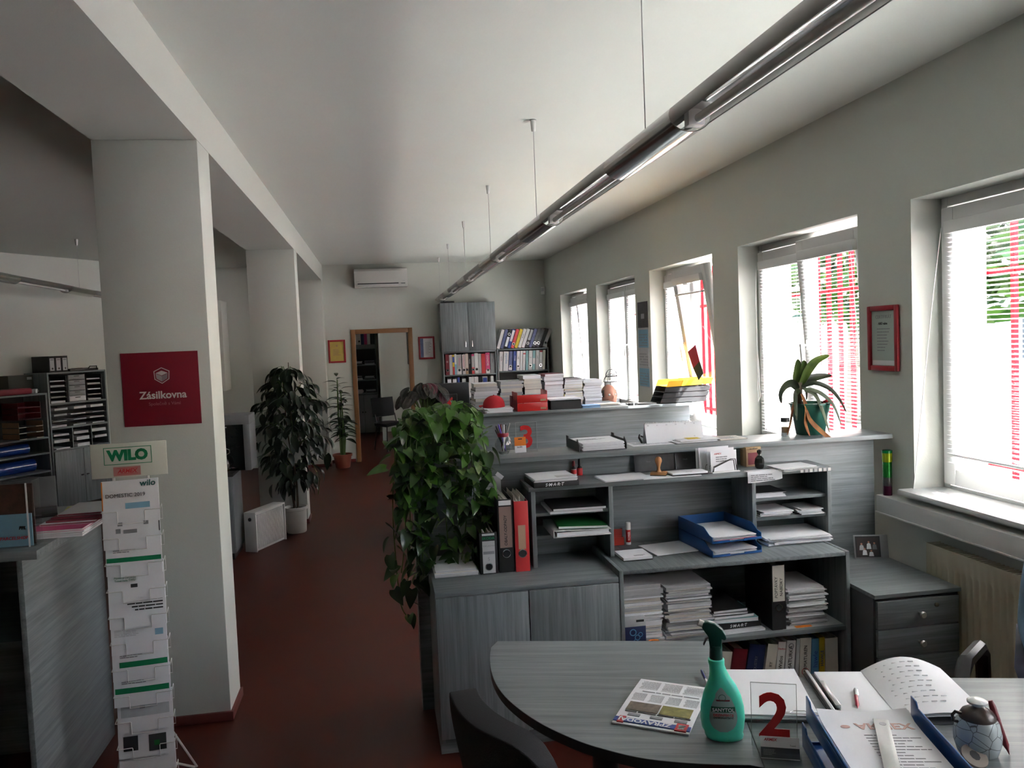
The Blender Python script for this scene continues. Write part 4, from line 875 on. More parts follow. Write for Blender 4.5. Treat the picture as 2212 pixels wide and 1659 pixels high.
MB().lathe([(0.0095, 0.064), (0.0095, 0.071)], 14).build('collar', CHROME, t, smooth=True); MB().lathe([(0.006, 0.071), (0.012, 0.078), (0.013, 0.088), (0.004, 0.094)], 8).build('stopper', BLACK, t)
# papers at the right end and the slip hanging over the edge
a0 = oz(1712, 1012, HZ)
sheetpile('%s sheet from the top at the right end of the hutch', 'sheets at the right end of the hutch', (a0.x+0.012, a0.y+0.02, HZ), 5, 0.20, 0.13, 0.012, 31, [PAPER, PAPER3, PAPER], 0.1, 0.015, jr=0.15)
q = oy(1650, 1022, 3.683)
o = tag(MB().grid(lambda u, v: (-0.088+0.176*u, -0.004-0.03*max(0, v-0.0)*0.15 + (0.04*(1-v*5) if v < 0.2 else -0.004*math.sin(9*u)*v), 0.003-(0.0 if v < 0.2 else (v-0.2)*0.066*(1-0.25*u**3))), 12, 10, 0.0006).build('delivery_slip', PAPER, loc=(q.x, 3.679, HZ+0.0005), smooth=True), 'white delivery slip hanging over the front edge of the hutch', 'paper')
b = strips(0.13, 0.035, 4, 9); b.xf(Tr(-0.01, -0.014, -0.026) @ Matrix.Rotation(PI/2, 4, 'X')); b.build('print', GREYINK, o)

# ================================================================ on the two-door cabinet: folders and paper pile
AZ = 0.7225
def ring_binder(xa, xb, yb, ytop, label, cover, spine, seed, depth=0.28, lab=None):
    pa, pb = oz(xa, yb, AZ), oz(xb, yb, AZ); w = pb.x-pa.x; h = oy((xa+xb)/2, ytop, pa.y).z-AZ
    return thing('folder_binder', label, 'binder', ((pa.x+pb.x)/2, pa.y, AZ), 0.0, 'folders beside the hutch'), w, h
def lever(t, w, h, d, cover, spine):
    e = 0.004
    b = MB(); b.box(-w/2, 0, 0, -w/2+e, d, h); b.box(w/2-e, 0, 0, w/2, d, h); b.build('side_cover', cover, t, bevel=0.001)
    MB().box(-w/2, -e, 0, w/2, 0, h).build('spine', spine, t, bevel=0.001)
    b = MB(); rr = random.Random(int(w*10000))
    for k in range(9): x = -w/2+0.008+(w-0.018)*k/9; b.box(x, 0.014+rr.uniform(0, .01), 0.01, x+(w-0.02)/10, d-0.012, h-0.012+rr.uniform(-.01, .012))
    b.build('papers', PAPER2, t)
def fring(t, z, r=0.0155, y=-0.0045):
    b = MB(); b.lathe([(r*1.28, 0), (r*1.28, 0.0025), (r*1.05, 0.003), (r, 0.0)], 22, cap0=False, cap1=False); b.xf(Matrix.Translation((0, y, z)) @ Matrix.Rotation(PI/2, 4, 'X')); b.build('finger_ring', CHROME, t, smooth=True)
    MB().lathe([(r, 0), (r, 0.0006)], 22).xf(Matrix.Translation((0, y, z)) @ Matrix.Rotation(PI/2, 4, 'X')).build('finger_hole', INK, t)
t, w, h = ring_binder(1038, 1078, 1241, 1150, 'short black folder with a white label lettered S', None, None, 0); lever(t, w, h, 0.25, BLACKM, BLACKM)
MB().box(-w*0.34, -0.0052, 0.004, w*0.36, -0.004, h-0.004).build('spine_label', PAPER3, t)
MB().box(-w*0.34, -0.0056, h*0.80, w*0.36, -0.0052, h*0.93).build('label_band', INK, t); text('lettering', 'EKODA', 0.017, GREEN, t, (0, -0.0058, h*0.865), bold=0.0004)
text('lettering', 'POKLADNA', 0.011, GREYINK, t, (0, -0.0054, h*0.68)); text('lettering', 'S', 0.022, GREYINK, t, (0, -0.0054, h*0.36)); MB().box(-w*0.3, -0.0056, h*0.48, w*0.32, -0.0052, h*0.55).build('scribble', GREYINK, t)
fring(t, h*0.18, 0.0135, -0.0056)
t, w, h = ring_binder(1081, 1112, 1237, 1078, 'tall black folder lettered OBALY-ODPADY', None, None, 0); w *= 1.12; lever(t, w, h, 0.28, BLACKM, BLACKM)
MB().box(-w*0.40, -0.0052, h*0.34, w*0.40, -0.004, h*0.90).build('spine_label', pm('brown_label', (0.30, 0.21, 0.18), 0.8), t); MB().box(-w*0.40, -0.0052, h*0.92, w*0.40, -0.004, h*0.985).build('label_top', PAPER, t)
text('lettering', 'OBALY-ODPADY', 0.0185, INK, t, (0, -0.0054, h*0.575), (PI/2, -PI/2, 0), bold=0.0003, sx=1.0, shear=0.1); fring(t, h*0.26)
t, w, h = ring_binder(1117, 1145, 1235, 1082, 'tall red folder stuffed with papers beside the hutch', None, None, 0); w *= 1.15; lever(t, w, h, 0.28, WINE, REDB)
MB().box(-w*0.26, -0.0052, h*0.32, w*0.26, -0.004, h*0.66).build('spine_label', pm('beige_label', (0.48, 0.32, 0.22), 0.8), t); fring(t, h*0.26)
b = MB(); rr = random.Random(9)
for k in range(8): x = -w/2+0.006+k*(w-0.012)/8; M = Tr(x, 0.03, h-0.02) @ Matrix.Rotation(rr.uniform(-0.25, 0.25), 4, 'Y'); b.box(0, 0, 0, 0.0015, 0.2, 0.028+0.02*rr.random(), M)
b.build('loose_papers', PAPER2, t)
pa, pb = oz(938, 1251, AZ), oz(1033, 1245, AZ)
stack('magazine', 'magazine in the low pile on the two-door cabinet', 'magazines at the cabinet end', ((pa.x+pb.x)/2, pa.y+0.15, AZ), 4, pb.x-pa.x, 0.285, 0.030, 17, [PAPER3, PAPER], [PAPER3, PAPER2], cat='magazine', jit=0.004, jr=0.02)

# notice taped to the partition panel behind the folders
q = oy(1052, 1100, 3.929); q2 = oy(1013, 1030, 3.929)
t = thing('taped_notice', 'white printed notice taped to the panel behind the folders', 'notice', (oy(1038, 1100, 3.929).x, 3.9285, oy(1040, 1160, 3.929).z))
hh = oy(1040, 1030, 3.929).z-oy(1040, 1160, 3.929).z; MB().box(-0.105, -0.0008, 0, 0.105, 0, hh).build('sheet', PAPER3, t)
b = strips(0.16, hh*0.86, 13, 12, fill=0.25); b.xf(Tr(0.01, -0.0012, hh*0.5) @ Matrix.Rotation(PI/2, 4, 'X')); b.build('print', GREYINK, t)
MB().box(-0.02, -0.0016, -0.01, 0.02, -0.0009, 0.01).xf(Tr(0.1, 0, hh) @ Matrix.Rotation(0.7, 4, 'Y')).build('tape', PAPER, t)

# ================================================================ in the hutch slots and on the shelf unit top
H0 = 0.745
t = thing('magazine', 'black-covered magazine in the upper left slot of the hutch', 'magazine', (0.88, 3.66, H0+0.2285)); put('magazine_body', mag_mesh(0.25, 0.25, 0.012, BLACKM, PAPER), t, (0.005, 0.12, 0), (0, 0, -0.03))
t = thing('magazine', 'second magazine in the upper left slot, under the black one', 'magazine', (0.88, 3.66, H0+0.2285)); put('magazine_body', mag_mesh(0.25, 0.25, 0.012, PAPER, PAPER), t, (-0.01, 0.125, 0.0), (0, 0, -0.02)); 
for o in (t,): o.location.z = H0+0.2285
bpy.data.objects['magazine_body'].location.z = 0.0125
wb = thing('ring_folder', 'white ring folder lying in the lower left slot of the hutch', 'binder', (0.888, 3.64, H0+0.1215), -0.01)
b = MB(); b.grid(lambda u, v: (-0.135+0.27*u, 0.26*v, 0.034-0.008*u), 4, 1, 0.003); b.grid(lambda u, v: (-0.135+0.27*u, 0.26*v, 0.003), 4, 1, 0.003); b.build('cover', BWHITE, wb)
MB().box(-0.138, 0, 0.0, -0.134, 0.26, 0.034).build('spine', BWHITE, wb); MB().box(-0.12, 0.006, 0.004, 0.125, 0.25, 0.022).build('pages', PAPER, wb)
t = thing('magazine', 'green-covered magazine lying on the white ring folder', 'magazine', (0.90, 3.65, H0+0.1565)); put('magazine_body', mag_mesh(0.23, 0.25, 0.012, GREENC, PAPER), t, (0.0, 0.12, 0), (0.0, 0.03, -0.07))
for (x, z, lb_, w, n, pl_) in ((1.85, H0+0.2215, 'upper right slot of the hutch', 0.16, 4, 3), (1.875, H0+0.1265, 'middle right slot of the hutch', 0.17, 5, 4), (2.05, H0+0.1265, 'right half of the middle right slot', 0.13, 4, 5)):
    stack('leaflet', 'leaflet in the '+lb_, 'leaflets: '+lb_, (x, 3.79, z), n, w, 0.18, 0.024, pl_, [PAPER3, PAPER, INK], [PAPER], cat='leaflet', jit=0.012)
stack('paper_sheet', 'white sheet in the bottom right slot of the hutch', 'sheets in the bottom right slot', (1.965, 3.76, 0.7455), 10, 0.33, 0.24, 0.035, 44, [PAPER], [PAPER], cat='paper', jit=0.012)
# red pen box, glue stick
q = oz(1341, 1178, H0)
t = thing('pen_box', 'red desk box for pens beside the glue stick', 'pen holder', (q.x-0.012, q.y+0.03, H0+0.0005))
RB = pm('translucent_red_plastic', (0.42, 0.04, 0.03), 0.3)
for (y0, y1, hh) in ((-0.03, 0.0, 0.04), (0.0, 0.04, 0.075)):
    b = MB(); b.box(-0.03, y0, 0, 0.03, y1, 0.002); b.box(-0.03, y0, 0.002, -0.028, y1, hh); b.box(0.028, y0, 0.002, 0.03, y1, hh); b.box(-0.028, y0, 0.002, 0.028, y0+0.002, hh); b.box(-0.028, y1-0.002, 0.002, 0.028, y1, hh); b.build('compartment', RB, t)
pc_ = Vector((q.x-0.012, q.y+0.03, H0+0.0005))
pen(pc_+Vector((-0.01, 0.02, 0.004)), pc_+Vector((0.022, 0.028, 0.135)), BLUE2, 'blue pen standing in the red pen box'); pen(pc_+Vector((0, 0.012, 0.004)), pc_+Vector((-0.026, 0.024, 0.11)), INK, 'dark pen leaning left in the red pen box')
q = oz(1357, 1178, H0)
t = thing('glue_stick', 'red and white glue stick beside the red pen box', 'glue stick', (q.x+0.008, q.y+0.02, H0+0.0005))
MB().lathe([(0.0125, 0), (0.0125, 0.012)], 18).build('foot', PAPER, t); MB().lathe([(0.0120, 0.012), (0.0120, 0.074)], 18).build('tube', RED, t, smooth=True); MB().lathe([(0.0128, 0.074), (0.0128, 0.108), (0.011, 0.110)], 18).build('cap', WHITE, t, smooth=True)
text('lettering', 'KORES', 0.014, PAPER, t, (0, -0.0125, 0.043), (PI/2, -PI/2, 0), bold=0.0003)
q0, q1 = oz(1345, 1214, H0), oz(1405, 1208, H0)
t = thing('note_block', 'white note block with a black back on the shelf unit', 'note pad', ((q0.x+q1.x)/2+0.006, q0.y+0.066, H0+0.0005), 0.02)
MB().box(-0.07, -0.065, 0, 0.07, 0.075, 0.004).build('back_board', BLACK, t); MB().box(-0.07, -0.065, 0.004, 0.07, 0.075, 0.016).build('pages', PAPER, t); strips(0.06, 0.02, 2, 4).build('print', GREYINK, t, loc=(0.02, -0.035, 0.016))
q0 = oz(1455, 1206, H0)
sheetpile('%s sheet from the top in the pale pile left of the blue trays', 'sheets left of the blue trays', (oz(1450, 1185, H0).x, oz(1450, 1185, H0).y, H0+0.0005), 3, 0.25, 0.20, 0.005, 51, [PAPER3, PAPER], 0.12, 0.003)
# two stacked blue letter trays with papers
def blue_tray(label, loc, rz, papers, pw=0.215):
    t = thing('letter_tray', label, 'letter tray', loc, rz, 'blue letter trays'); w, d, h = 0.255, 0.34, 0.062; e = 0.0035
    MB().box(-w/2, -d/2, 0, w/2, d/2, e).build('base', BLUE, t)
    P = [(-d/2, 0.0), (d/2, 0.0), (d/2, h), (-d/2+0.085, h), (-d/2+0.07, h-0.006), (-d/2+0.03, h-0.028), (-d/2, h-0.034)]
    MM = lambda x: Matrix(((0, 0, 1, x), (1, 0, 0, 0), (0, 1, 0, 0), (0, 0, 0, 1)))
    for s in (-1, 1):
        MB().prism(P, -e/2, e/2, MM(s*(w/2-e/2))).build('side', BLUE, t, bevel=0.0008)
    MB().box(-w/2, d/2-e, e, w/2, d/2, h).build('back', BLUE, t)
    for s in (-1, 1): x0, x1 = (-w/2, -w/2+0.09) if s < 0 else (w/2-0.09, w/2); MB().box(x0, -d/2-0.002, -0.001, x1, -d/2+0.004, 0.010).build('front_lip', BLUE, t, bevel=0.0008)
    return t
q = oz(1590, 1199, H0); bx, by = q.x-0.012, q.y+0.165
for k in range(2):
    z = H0+0.002+0.064*k; blue_tray(('lower' if k == 0 else 'upper')+' blue letter tray on the shelf unit', (bx, by, z), 0.10, None)
    for j in range(5):
        rr = random.Random(70+10*k+j)
        o = tag(MB().grid(lambda u, v: (-0.108+0.216*u, -0.16+0.31*v, 0.001+(0.012*(v-0.6)**2 if v < 0.6 else 0.0)*(j > 2)), 4, 5, 0.0012).build('paper_sheet', PINK if (k == 1 and j == 1) else PAPER, loc=(bx+rr.uniform(-.004, .004), by+rr.uniform(-.006, .0), z+0.0055+0.0032*j), rot=(0, 0, 0.10+rr.uniform(-.03, .03)), smooth=True), '%s sheet from the bottom in the %s blue letter tray' % (ORD[j], 'lower' if k == 0 else 'upper'), 'paper', 'papers in the blue trays')

# ================================================================ inside the open shelf unit
Z1 = 0.3925
def sx_(px, py=1340, Y=3.50): return oy(px, py, Y).x
def zt(px, py, Y=3.50): return oy(px, py, Y).z
zz = stack('magazine', 'magazine in the left stack on the open shelf', 'left magazine stack on the shelf', ((sx_(1345)+sx_(1434))/2+0.004, 3.66, Z1), 24, sx_(1434)-sx_(1347), 0.29, zt(1395, 1268)-Z1, 61, [PAPER, PAPER3], PG, jit=0.009, jr=0.03)
zz = stack('magazine', 'magazine in the middle stack on the open shelf', 'middle magazine stack on the shelf', ((sx_(1441)+sx_(1545))/2, 3.66, Z1), 24, sx_(1543)-sx_(1446), 0.29, zt(1500, 1268)-Z1, 62, [PAPER, PAPER3, GREYINK], PG, jit=0.011, jr=0.04)
z = Z1
for k, (m, w, th, lb_) in enumerate(((PAPER, 0.24, 0.008, 'white leaflet at the bottom of the small pile beside the POPTÁVKY folder'), (PAPER3, 0.22, 0.010, 'grey leaflet in the small pile beside the POPTÁVKY folder'), (BLACKM, 0.235, 0.026, 'flat black box with white lettering in the small shelf pile'), (TEAL, 0.235, 0.018, 'teal catalogue lying on the black box in the shelf pile'), (DKGREY, 0.20, 0.014, 'dark plastic wallet in the small shelf pile'), (GREYINK, 0.17, 0.010, 'grey brochure in the small shelf pile'), (DKGREY, 0.17, 0.012, 'topmost dark brochure of the small shelf pile'))):
    t = thing('brochure' if k != 2 else 'flat_box', lb_, 'brochure' if k != 2 else 'box', (sx_(1600)-0.006*k, 3.62+0.006*k, z), 0.04*(-1)**k); put('cover', mag_mesh(w, 0.24, th, m, PAPER if k != 2 else BLACKM), t, None, (0, 0, 0)); z += th+0.0004
    if k == 2: text('lettering', 'S·M·A·R·T', 0.02, PAPER, t, (0.0, -0.1215, 0.013), bold=0.0003, shear=0.2)
t = binder(((sx_(1667)+sx_(1695))/2, 3.49, Z1), 0.068, 0.305, 0.28, BLACKM, 'black binder lettered POPTÁVKY NABÍDKY on the open shelf', ring=False)
MB().box(-0.029, -0.0022, 0.135, 0.029, -0.001, 0.303).build('spine_label', PAPER2, t); fring(t, 0.105, 0.0135, -0.001)
text('lettering', 'POPTÁVKY', 0.020, INK, t, (-0.012, -0.0026, 0.20), (PI/2, -PI/2, 0), shear=0.15); text('lettering', 'NABÍDKY', 0.020, INK, t, (0.013, -0.0026, 0.20), (PI/2, -PI/2, 0), shear=0.15)
stack('paper_sheet', 'sheet in the tall loose paper pile at the right end of the shelf', 'tall loose paper pile', ((sx_(1702)+sx_(1792))/2, 3.65, Z1+0.0012), 26, sx_(1790)-sx_(1706), 0.28, zt(1745, 1275)-Z1, 63, [PAPER3, PAPER], [PAPER, PAPER3], cat='paper', jit=0.009, jr=0.05)
tag(MB().grid(lambda u, v: (-0.16+0.32*u, -0.15+0.3*v, 0.0), 2, 2, 0.0008).build('paper_sheet', PAPER3, loc=((sx_(1702)+sx_(1812))/2, 3.635, Z1+0.0011)), 'wide sheet lying under the tall loose paper pile', 'paper')
tag(MB().box(-0.04, -0.012, 0, 0.04, 0.012, 0.001).build('index_tab', ORANGE, loc=(sx_(1735), 3.50, Z1+0.0013)), 'orange tab sticking out below the tall loose paper pile', 'tab')
q = oz(1369, 1384, Z1)
t = thing('product_box', 'small dark blue and white box before the left magazine stack', 'box', (sx_(1369, 1380, 3.475)+0.006, 3.475, Z1))
MB().box(-0.052, 0, 0, 0.052, 0.03, 0.088).build('blue_carton', NAVY, t, bevel=0.001); MB().box(-0.052, 0, 0.088, 0.052, 0.03, 0.128).build('white_top', PAPER3, t, bevel=0.001)
for (x, z, r) in ((-0.008, 0.062, 0.016), (0.012, 0.038, 0.013), (0.026, 0.05, 0.011), (0.004, 0.022, 0.010)):
    b = MB(); b.lathe([(r, 0), (r, 0.0006), (r*0.72, 0.0006), (r*0.72, 0)], 16, cap0=False, cap1=False); b.xf(Tr(x, -0.0002, z) @ Matrix.Rotation(PI/2, 4, 'X')); b.build('pipe_print', LTBLUE, t)
MB().box(0.008, -0.0006, 0.108, 0.044, 0, 0.118).build('print', INK, t)
# scissors with orange handles
q = oz(1430, 1387, Z1)
t = thing('scissors', 'scissors with orange handles at the front of the open shelf', 'scissors', (sx_(1428, 1384, 3.48), 3.485, Z1), 0.05)
for s in (-1, 1):
    MB().tube([(-0.03+0.022*math.cos(a), s*0.010+0.012*math.sin(a), 0.007) for a in [2*PI*k/14 for k in range(15)]], 0.0045, 6, caps=False).build('handle', ORANGE, t, smooth=True)
MB().prism([(-0.01, -0.006), (0.02, -0.008), (0.15, 0.004), (0.15, 0.007), (0.02, 0.008), (-0.01, 0.006)], 0.005, 0.008).build('blade', STEEL, t)
# bottom row of binders
BR = [(1556, 1579, PAPER2, 'cream catalogue', dict(ring=False), 0.17), (1580, 1612, WINE, 'torn dark red folder', dict(ring=False), 0.17), (1613, 1650, NAVY, 'navy binder', dict(ring=False, txt='INDUSTRY', txtmat=GREY, tsize=0.018), 0.17),
      (1653, 1676, PAPER2, 'off-white binder', dict(ring=False, txt='RY', tsize=0.02), 0.16), (1677, 1694, BWHITE, 'white binder with short black lettering', dict(ring=False, txt='Wafos', tsize=0.024), 0.12), (1696, 1716, BWHITE, 'white binder with a grey ring emblem', dict(ring=False, txt='ARMATURKA', tsize=0.025), 0.10),
      (1718, 1726, PAPER3, 'thin grey catalogue', dict(ring=False), 0.07), (1727, 1752, PAPER2, 'beige binder with a red ring emblem', dict(ring=False, txt='ARMATUREN', tsize=0.022), 0.045), (1753, 1769, LTBLUE, 'light blue binder with dark blue lettering', dict(ring=False, txt='hawle', txtmat=BLUE2, tsize=0.034), 0.03), (1770, 1782, YELCARD, 'slim yellow binder with blue lettering', dict(ring=False, txt='HAWLE', txtmat=BLUE2, tsize=0.022), 0.02), (1783, 1811, PAPER2, 'plain beige binder', dict(ring=False), 0.0)]
for i, (a, c, m, lb_, kw, ln) in enumerate(BR):
    Yb = 3.50; xa, xb = sx_(a, 1440, Yb), sx_(c, 1440, Yb); w = xb-xa-0.002; zb = 0.0605
    hb_ = zt((a+c)/2, [1408, 1402, 1393, 1392, 1387, 1384, 1380, 1378, 1380, 1377, 1378][i], Yb)-zb
    dx = (zt((a+c)/2, 1440, Yb)-zb)*math.tan(ln)
    t = binder(((xa+xb)/2-dx, Yb, zb+w/2*math.sin(ln)), w*math.cos(ln), hb_/math.cos(ln)-w*math.sin(ln)*0.5, 0.28, m, '%s, %s from the left in the bottom row' % (lb_, ORD[i]), group='bottom row of binders', lean=ln, **kw)
    if 'red ring' in lb_:
        b = MB(); r = 0.018; b.lathe([(r, 0), (r, 0.0006), (r*0.85, 0.0006), (r*0.85, 0)], 20, cap0=False, cap1=False); b.xf(Tr(0, -0.001, hb_*0.42) @ Matrix.Rotation(PI/2, 4, 'X')); b.build('emblem', REDPR, t)
    if 'short black' in lb_: text('emblem', 'Danfoss', 0.012, REDPR, t, (0, -0.0024, hb_*0.88))
    if 'grey ring' in lb_:
        b = MB(); r = 0.014; b.lathe([(r, 0), (r, 0.0006), (r*0.7, 0.0006), (r*0.7, 0)], 20, cap0=False, cap1=False); b.xf(Tr(0, -0.001, hb_*0.9) @ Matrix.Rotation(PI/2, 4, 'X')); b.build('emblem', GREYINK, t)

# photo frame on the drawer pedestal
pz = 0.5905
q = oz(1884, 1206, pz)
t = thing('photo_frame', 'grey framed photo of a group of people on the drawer pedestal', 'picture frame', (q.x, q.y, pz), rot=(-0.2, 0, -0.25))
MB().box(-0.085, 0, 0, 0.085, 0.008, 0.118).build('frame', pm('silver_grey_frame', (0.30, 0.31, 0.32), 0.35), t, bevel=0.002)
MB().box(-0.078, -0.001, 0.006, 0.045, 0, 0.112).build('mat_board', DKGREY, t); MB().box(-0.070, -0.0016, 0.016, 0.037, -0.001, 0.104).build('photo', pm('dark_photo_print', (0.06, 0.05, 0.05), 0.3), t)
for (x, z, hgt, m) in ((-0.048, 0.055, 0.026, PAPER3), (-0.012, 0.062, 0.03, PAPER), (0.016, 0.058, 0.026, GREY), (-0.034, 0.030, 0.026, PAPER), (-0.002, 0.022, 0.022, PAPER)):
    MB().prism([(x-0.012, z-hgt/2), (x+0.012, z-hgt/2), (x+0.009, z+hgt*0.35), (x+0.003, z+hgt*0.5), (x-0.003, z+hgt*0.5), (x-0.009, z+hgt*0.35)], 0, 0.0004, Matrix(((1, 0, 0, 0), (0, 0, -1, -0.0016), (0, 1, 0, 0), (0, 0, 0, 1)))).build('figure_print', m, t)
    MB().lathe([(0.005, 0), (0.005, 0.0004)], 12).xf(Tr(x, -0.0016, z+hgt*0.5+0.005) @ Matrix.Rotation(PI/2, 4, 'X')).build('face_print', SKIN, t)
# kaleidoscope tube on the duct
q = ox(1916, 1060, 2.585)
t = thing('patterned_tube', 'colourful green and purple patterned tube standing on the duct', 'tube', (2.592, q.y+0.005, 0.8935))
MB().lathe([(0.023, 0), (0.023, 0.05)], 24).build('purple_base', pm('dark_purple_foil', (0.10, 0.015, 0.05), 0.2, 0.6), t, smooth=True)
MB().lathe([(0.0232, 0.05), (0.0232, 0.095)], 24).build('dark_wrap', pm('dark_foil', (0.12, 0.12, 0.11), 0.2, 0.6, var=0.8, scale=50), t, smooth=True)
MB().lathe([(0.0232, 0.095), (0.0232, 0.175)], 24).build('green_wrap', pm('green_foil', (0.01, 0.16, 0.02), 0.2, 0.5, var=0.7, scale=40), t, smooth=True)
MB().lathe([(0.0235, 0.175), (0.0255, 0.18), (0.0255, 0.222)], 24).build('yellow_green_rim', pm('yellow_green_foil', (0.30, 0.36, 0.01), 0.2, 0.4), t, smooth=True)
MB().lathe([(0.0258, 0.222), (0.0258, 0.236), (0.02, 0.238)], 24).build('green_cap', pm('deep_green_plastic', (0.0, 0.14, 0.03), 0.25), t, smooth=True)

# ================================================================ the near desk with its rounded end
DZ = 0.74; DA = math.radians(-15.2); JX, JY = 0.86, 1.79
DM = Tr(JX, JY, 0) @ Rz(DA)
def dl(p): q = DM.inverted() @ Vector((p.x, p.y, 0)); return q
EDGE = pm('dark_desk_edging', (0.03, 0.031, 0.033), 0.45)
dk = thing('office_desk', 'grey laminate desk holding the blue trays and spray bottle', 'desk', (JX, JY, 0), DA)
MB().box(0.002, -0.55, DZ-0.028, 1.55, 0.525, DZ).build('desk_top', [LX], dk, bevel=0.002)
for x in (0.05, 1.48): MB().box(x, -0.5, 0.0, x+0.025, 0.46, DZ-0.028).build('leg_panel', LZ, dk, bevel=BV)
MB().box(0.075, 0.40, 0.30, 1.48, 0.418, DZ-0.028).build('modesty_panel', LX, dk)
re = thing('desk_round_end', 'rounded grey desk extension with the newspaper on it', 'desk', (JX, JY, 0), DA)
cpts = [(0.0, 0.0), (-0.03, 0.012), (-0.15, 0.015), (-0.272, 0.034), (-0.36, 0.07), (-0.445, 0.121), (-0.54, 0.205), (-0.619, 0.304), (-0.68, 0.41), (-0.722, 0.53), (-0.748, 0.66), (-0.758, 0.76), (-0.750, 0.815), (-0.742, 0.82), (0.0, 0.82)]
def smooth(pts, n=4):
    out = []
    for i in range(len(pts)-1):
        p0 = pts[max(i-1, 0)]; p1 = pts[i]; p2 = pts[i+1]; p3 = pts[min(i+2, len(pts)-1)]
        for k in range(n):
            t = k/n; out.append(tuple(0.5*((2*p1[j])+(-p0[j]+p2[j])*t+(2*p0[j]-5*p1[j]+4*p2[j]-p3[j])*t*t+(-p0[j]+3*p1[j]-3*p2[j]+p3[j])*t**3) for j in (0, 1)))
    return out+[pts[-1]]
sp = smooth(cpts[1:12], 4); outline = [(0, 0)]+sp+[(-0.742, 0.82), (-0.0, 0.82)]
MB().prism(outline, DZ-0.028, DZ).build('top', LX, re)
MB().prism([(x-0.0012*(x < -0.01), y-0.0012) for x, y in outline[:-2]]+[(-0.7435, 0.8212), (-0.7425, 0.8200)]+[(x+0.0, y) for x, y in outline[-2:-1]]+[(x*0.998, y+0.0006) for x, y in reversed(outline[1:-2])], DZ-0.0275, DZ-0.0004).build('edging', EDGE, re)
MB().cyl((-0.38, 0.50, 0.02), (-0.38, 0.50, DZ-0.028), 0.04, n=20).build('leg', DKGREY, re, smooth=True); MB().lathe([(0.24, 0), (0.24, 0.012), (0.05, 0.02)], 28, (-0.38, 0.5, 0)).build('foot_plate', DKGREY, re, smooth=True)

DT = DZ+0.0004
# newspaper, read from the far side
A, B, C_, D_ = oz(1385, 1470, DT), oz(1528, 1489, DT), oz(1322, 1563, DT), oz(1495, 1592, DT)
ctr = (A+B+C_+D_)/4; ux = ((C_-D_)+(A-B)).normalized(); ang = math.atan2(ux.y, ux.x); nw, nh = ((C_-D_).length+(A-B).length)/2, 0.30
npp = thing('newspaper', 'folded newspaper with a blue masthead lying on the rounded desk end', 'newspaper', (ctr.x, ctr.y, DT), ang)
nh = ((A-C_).length+(B-D_).length)/2
MB().grid(lambda u, v: (-nw/2+nw*u, -nh/2+nh*v, 0.005+0.003*math.sin(PI*v)), 4, 8, 0.0045).build('pages', PAPER, npp, smooth=True)
def onp(x0, y0, x1, y1, m, nm='print', e=0.0088): MB().box(-nw/2+nw*x0, -nh/2+nh*y0, 0.003, -nw/2+nw*x1, -nh/2+nh*y1, e).build(nm, m, npp)
onp(0.0, 0.885, 1.0, 0.965, pm('masthead_blue', (0.03, 0.07, 0.30), 0.5), 'masthead', 0.0078); onp(0.86, 0.865, 0.945, 0.985, REDPR, 'side_flash', 0.0082); onp(0.04, 0.85, 0.19, 0.985, REDPR, 'crest_shield', 0.0084)
text('lettering', 'ZPRAVODAJ', 0.026, PAPER, npp, (0.02, -nh/2+nh*0.924, 0.0085), (0, 0, 0), bold=0.0006)
text('crest', '♜', 0.03, PAPER, npp, (-nw/2+nw*0.115, -nh/2+nh*0.915, 0.0088), (0, 0, 0)); b = MB(); b.lathe([(0.009, 0), (0.009, 0.001)], 5); b.build('crest_lion', PAPER, npp, loc=(-nw/2+nw*0.115, -nh/2+nh*0.915, 0.0082))
PH1 = pm('newsprint_photo', (0.16, 0.13, 0.10), 0.6, var=0.9, scale=70); PH2 = pm('newsprint_photo_colour', (0.22, 0.20, 0.06), 0.6, var=0.95, scale=50)
onp(0.07, 0.55, 0.48, 0.73, PH2, 'photo', 0.0086); onp(0.50, 0.55, 0.93, 0.73, PH1, 'photo', 0.0086)
for x in (0.08, 0.40, 0.70): onp(x, 0.79, x+0.16, 0.835, GREYINK, 'small_photo', 0.0084)
b = strips(nw*0.9, 0.012, 1, 5, fill=0.6, ragged=0.05); b.build('headline', INK, npp, loc=(0, -nh/2+nh*0.755, 0.0080)); b = strips(nw*0.86, 0.008, 1, 6, fill=0.6, ragged=0.1); b.build('headline', GREYINK, npp, loc=(0, -nh/2+nh*0.30, 0.0082))
for c in range(4): strips(nw*0.19, nh*0.16, 11, 30+c, fill=0.4, ragged=0.1).build('column_print', PAPER3, npp, loc=(-nw*0.36+nw*0.24*c, -nh/2+nh*0.43, 0.0080))
for c in range(3): strips(nw*0.27, nh*0.20, 13, 40+c, fill=0.4, ragged=0.1).build('column_print', PAPER3, npp, loc=(-nw*0.31+nw*0.31*c, -nh/2+nh*0.15, 0.0068))
MB().box(-nw/2, -nh/2-0.004, 0.0, nw/2, -nh/2+0.003, 0.003).build('fold_edge', BLUE2, npp)

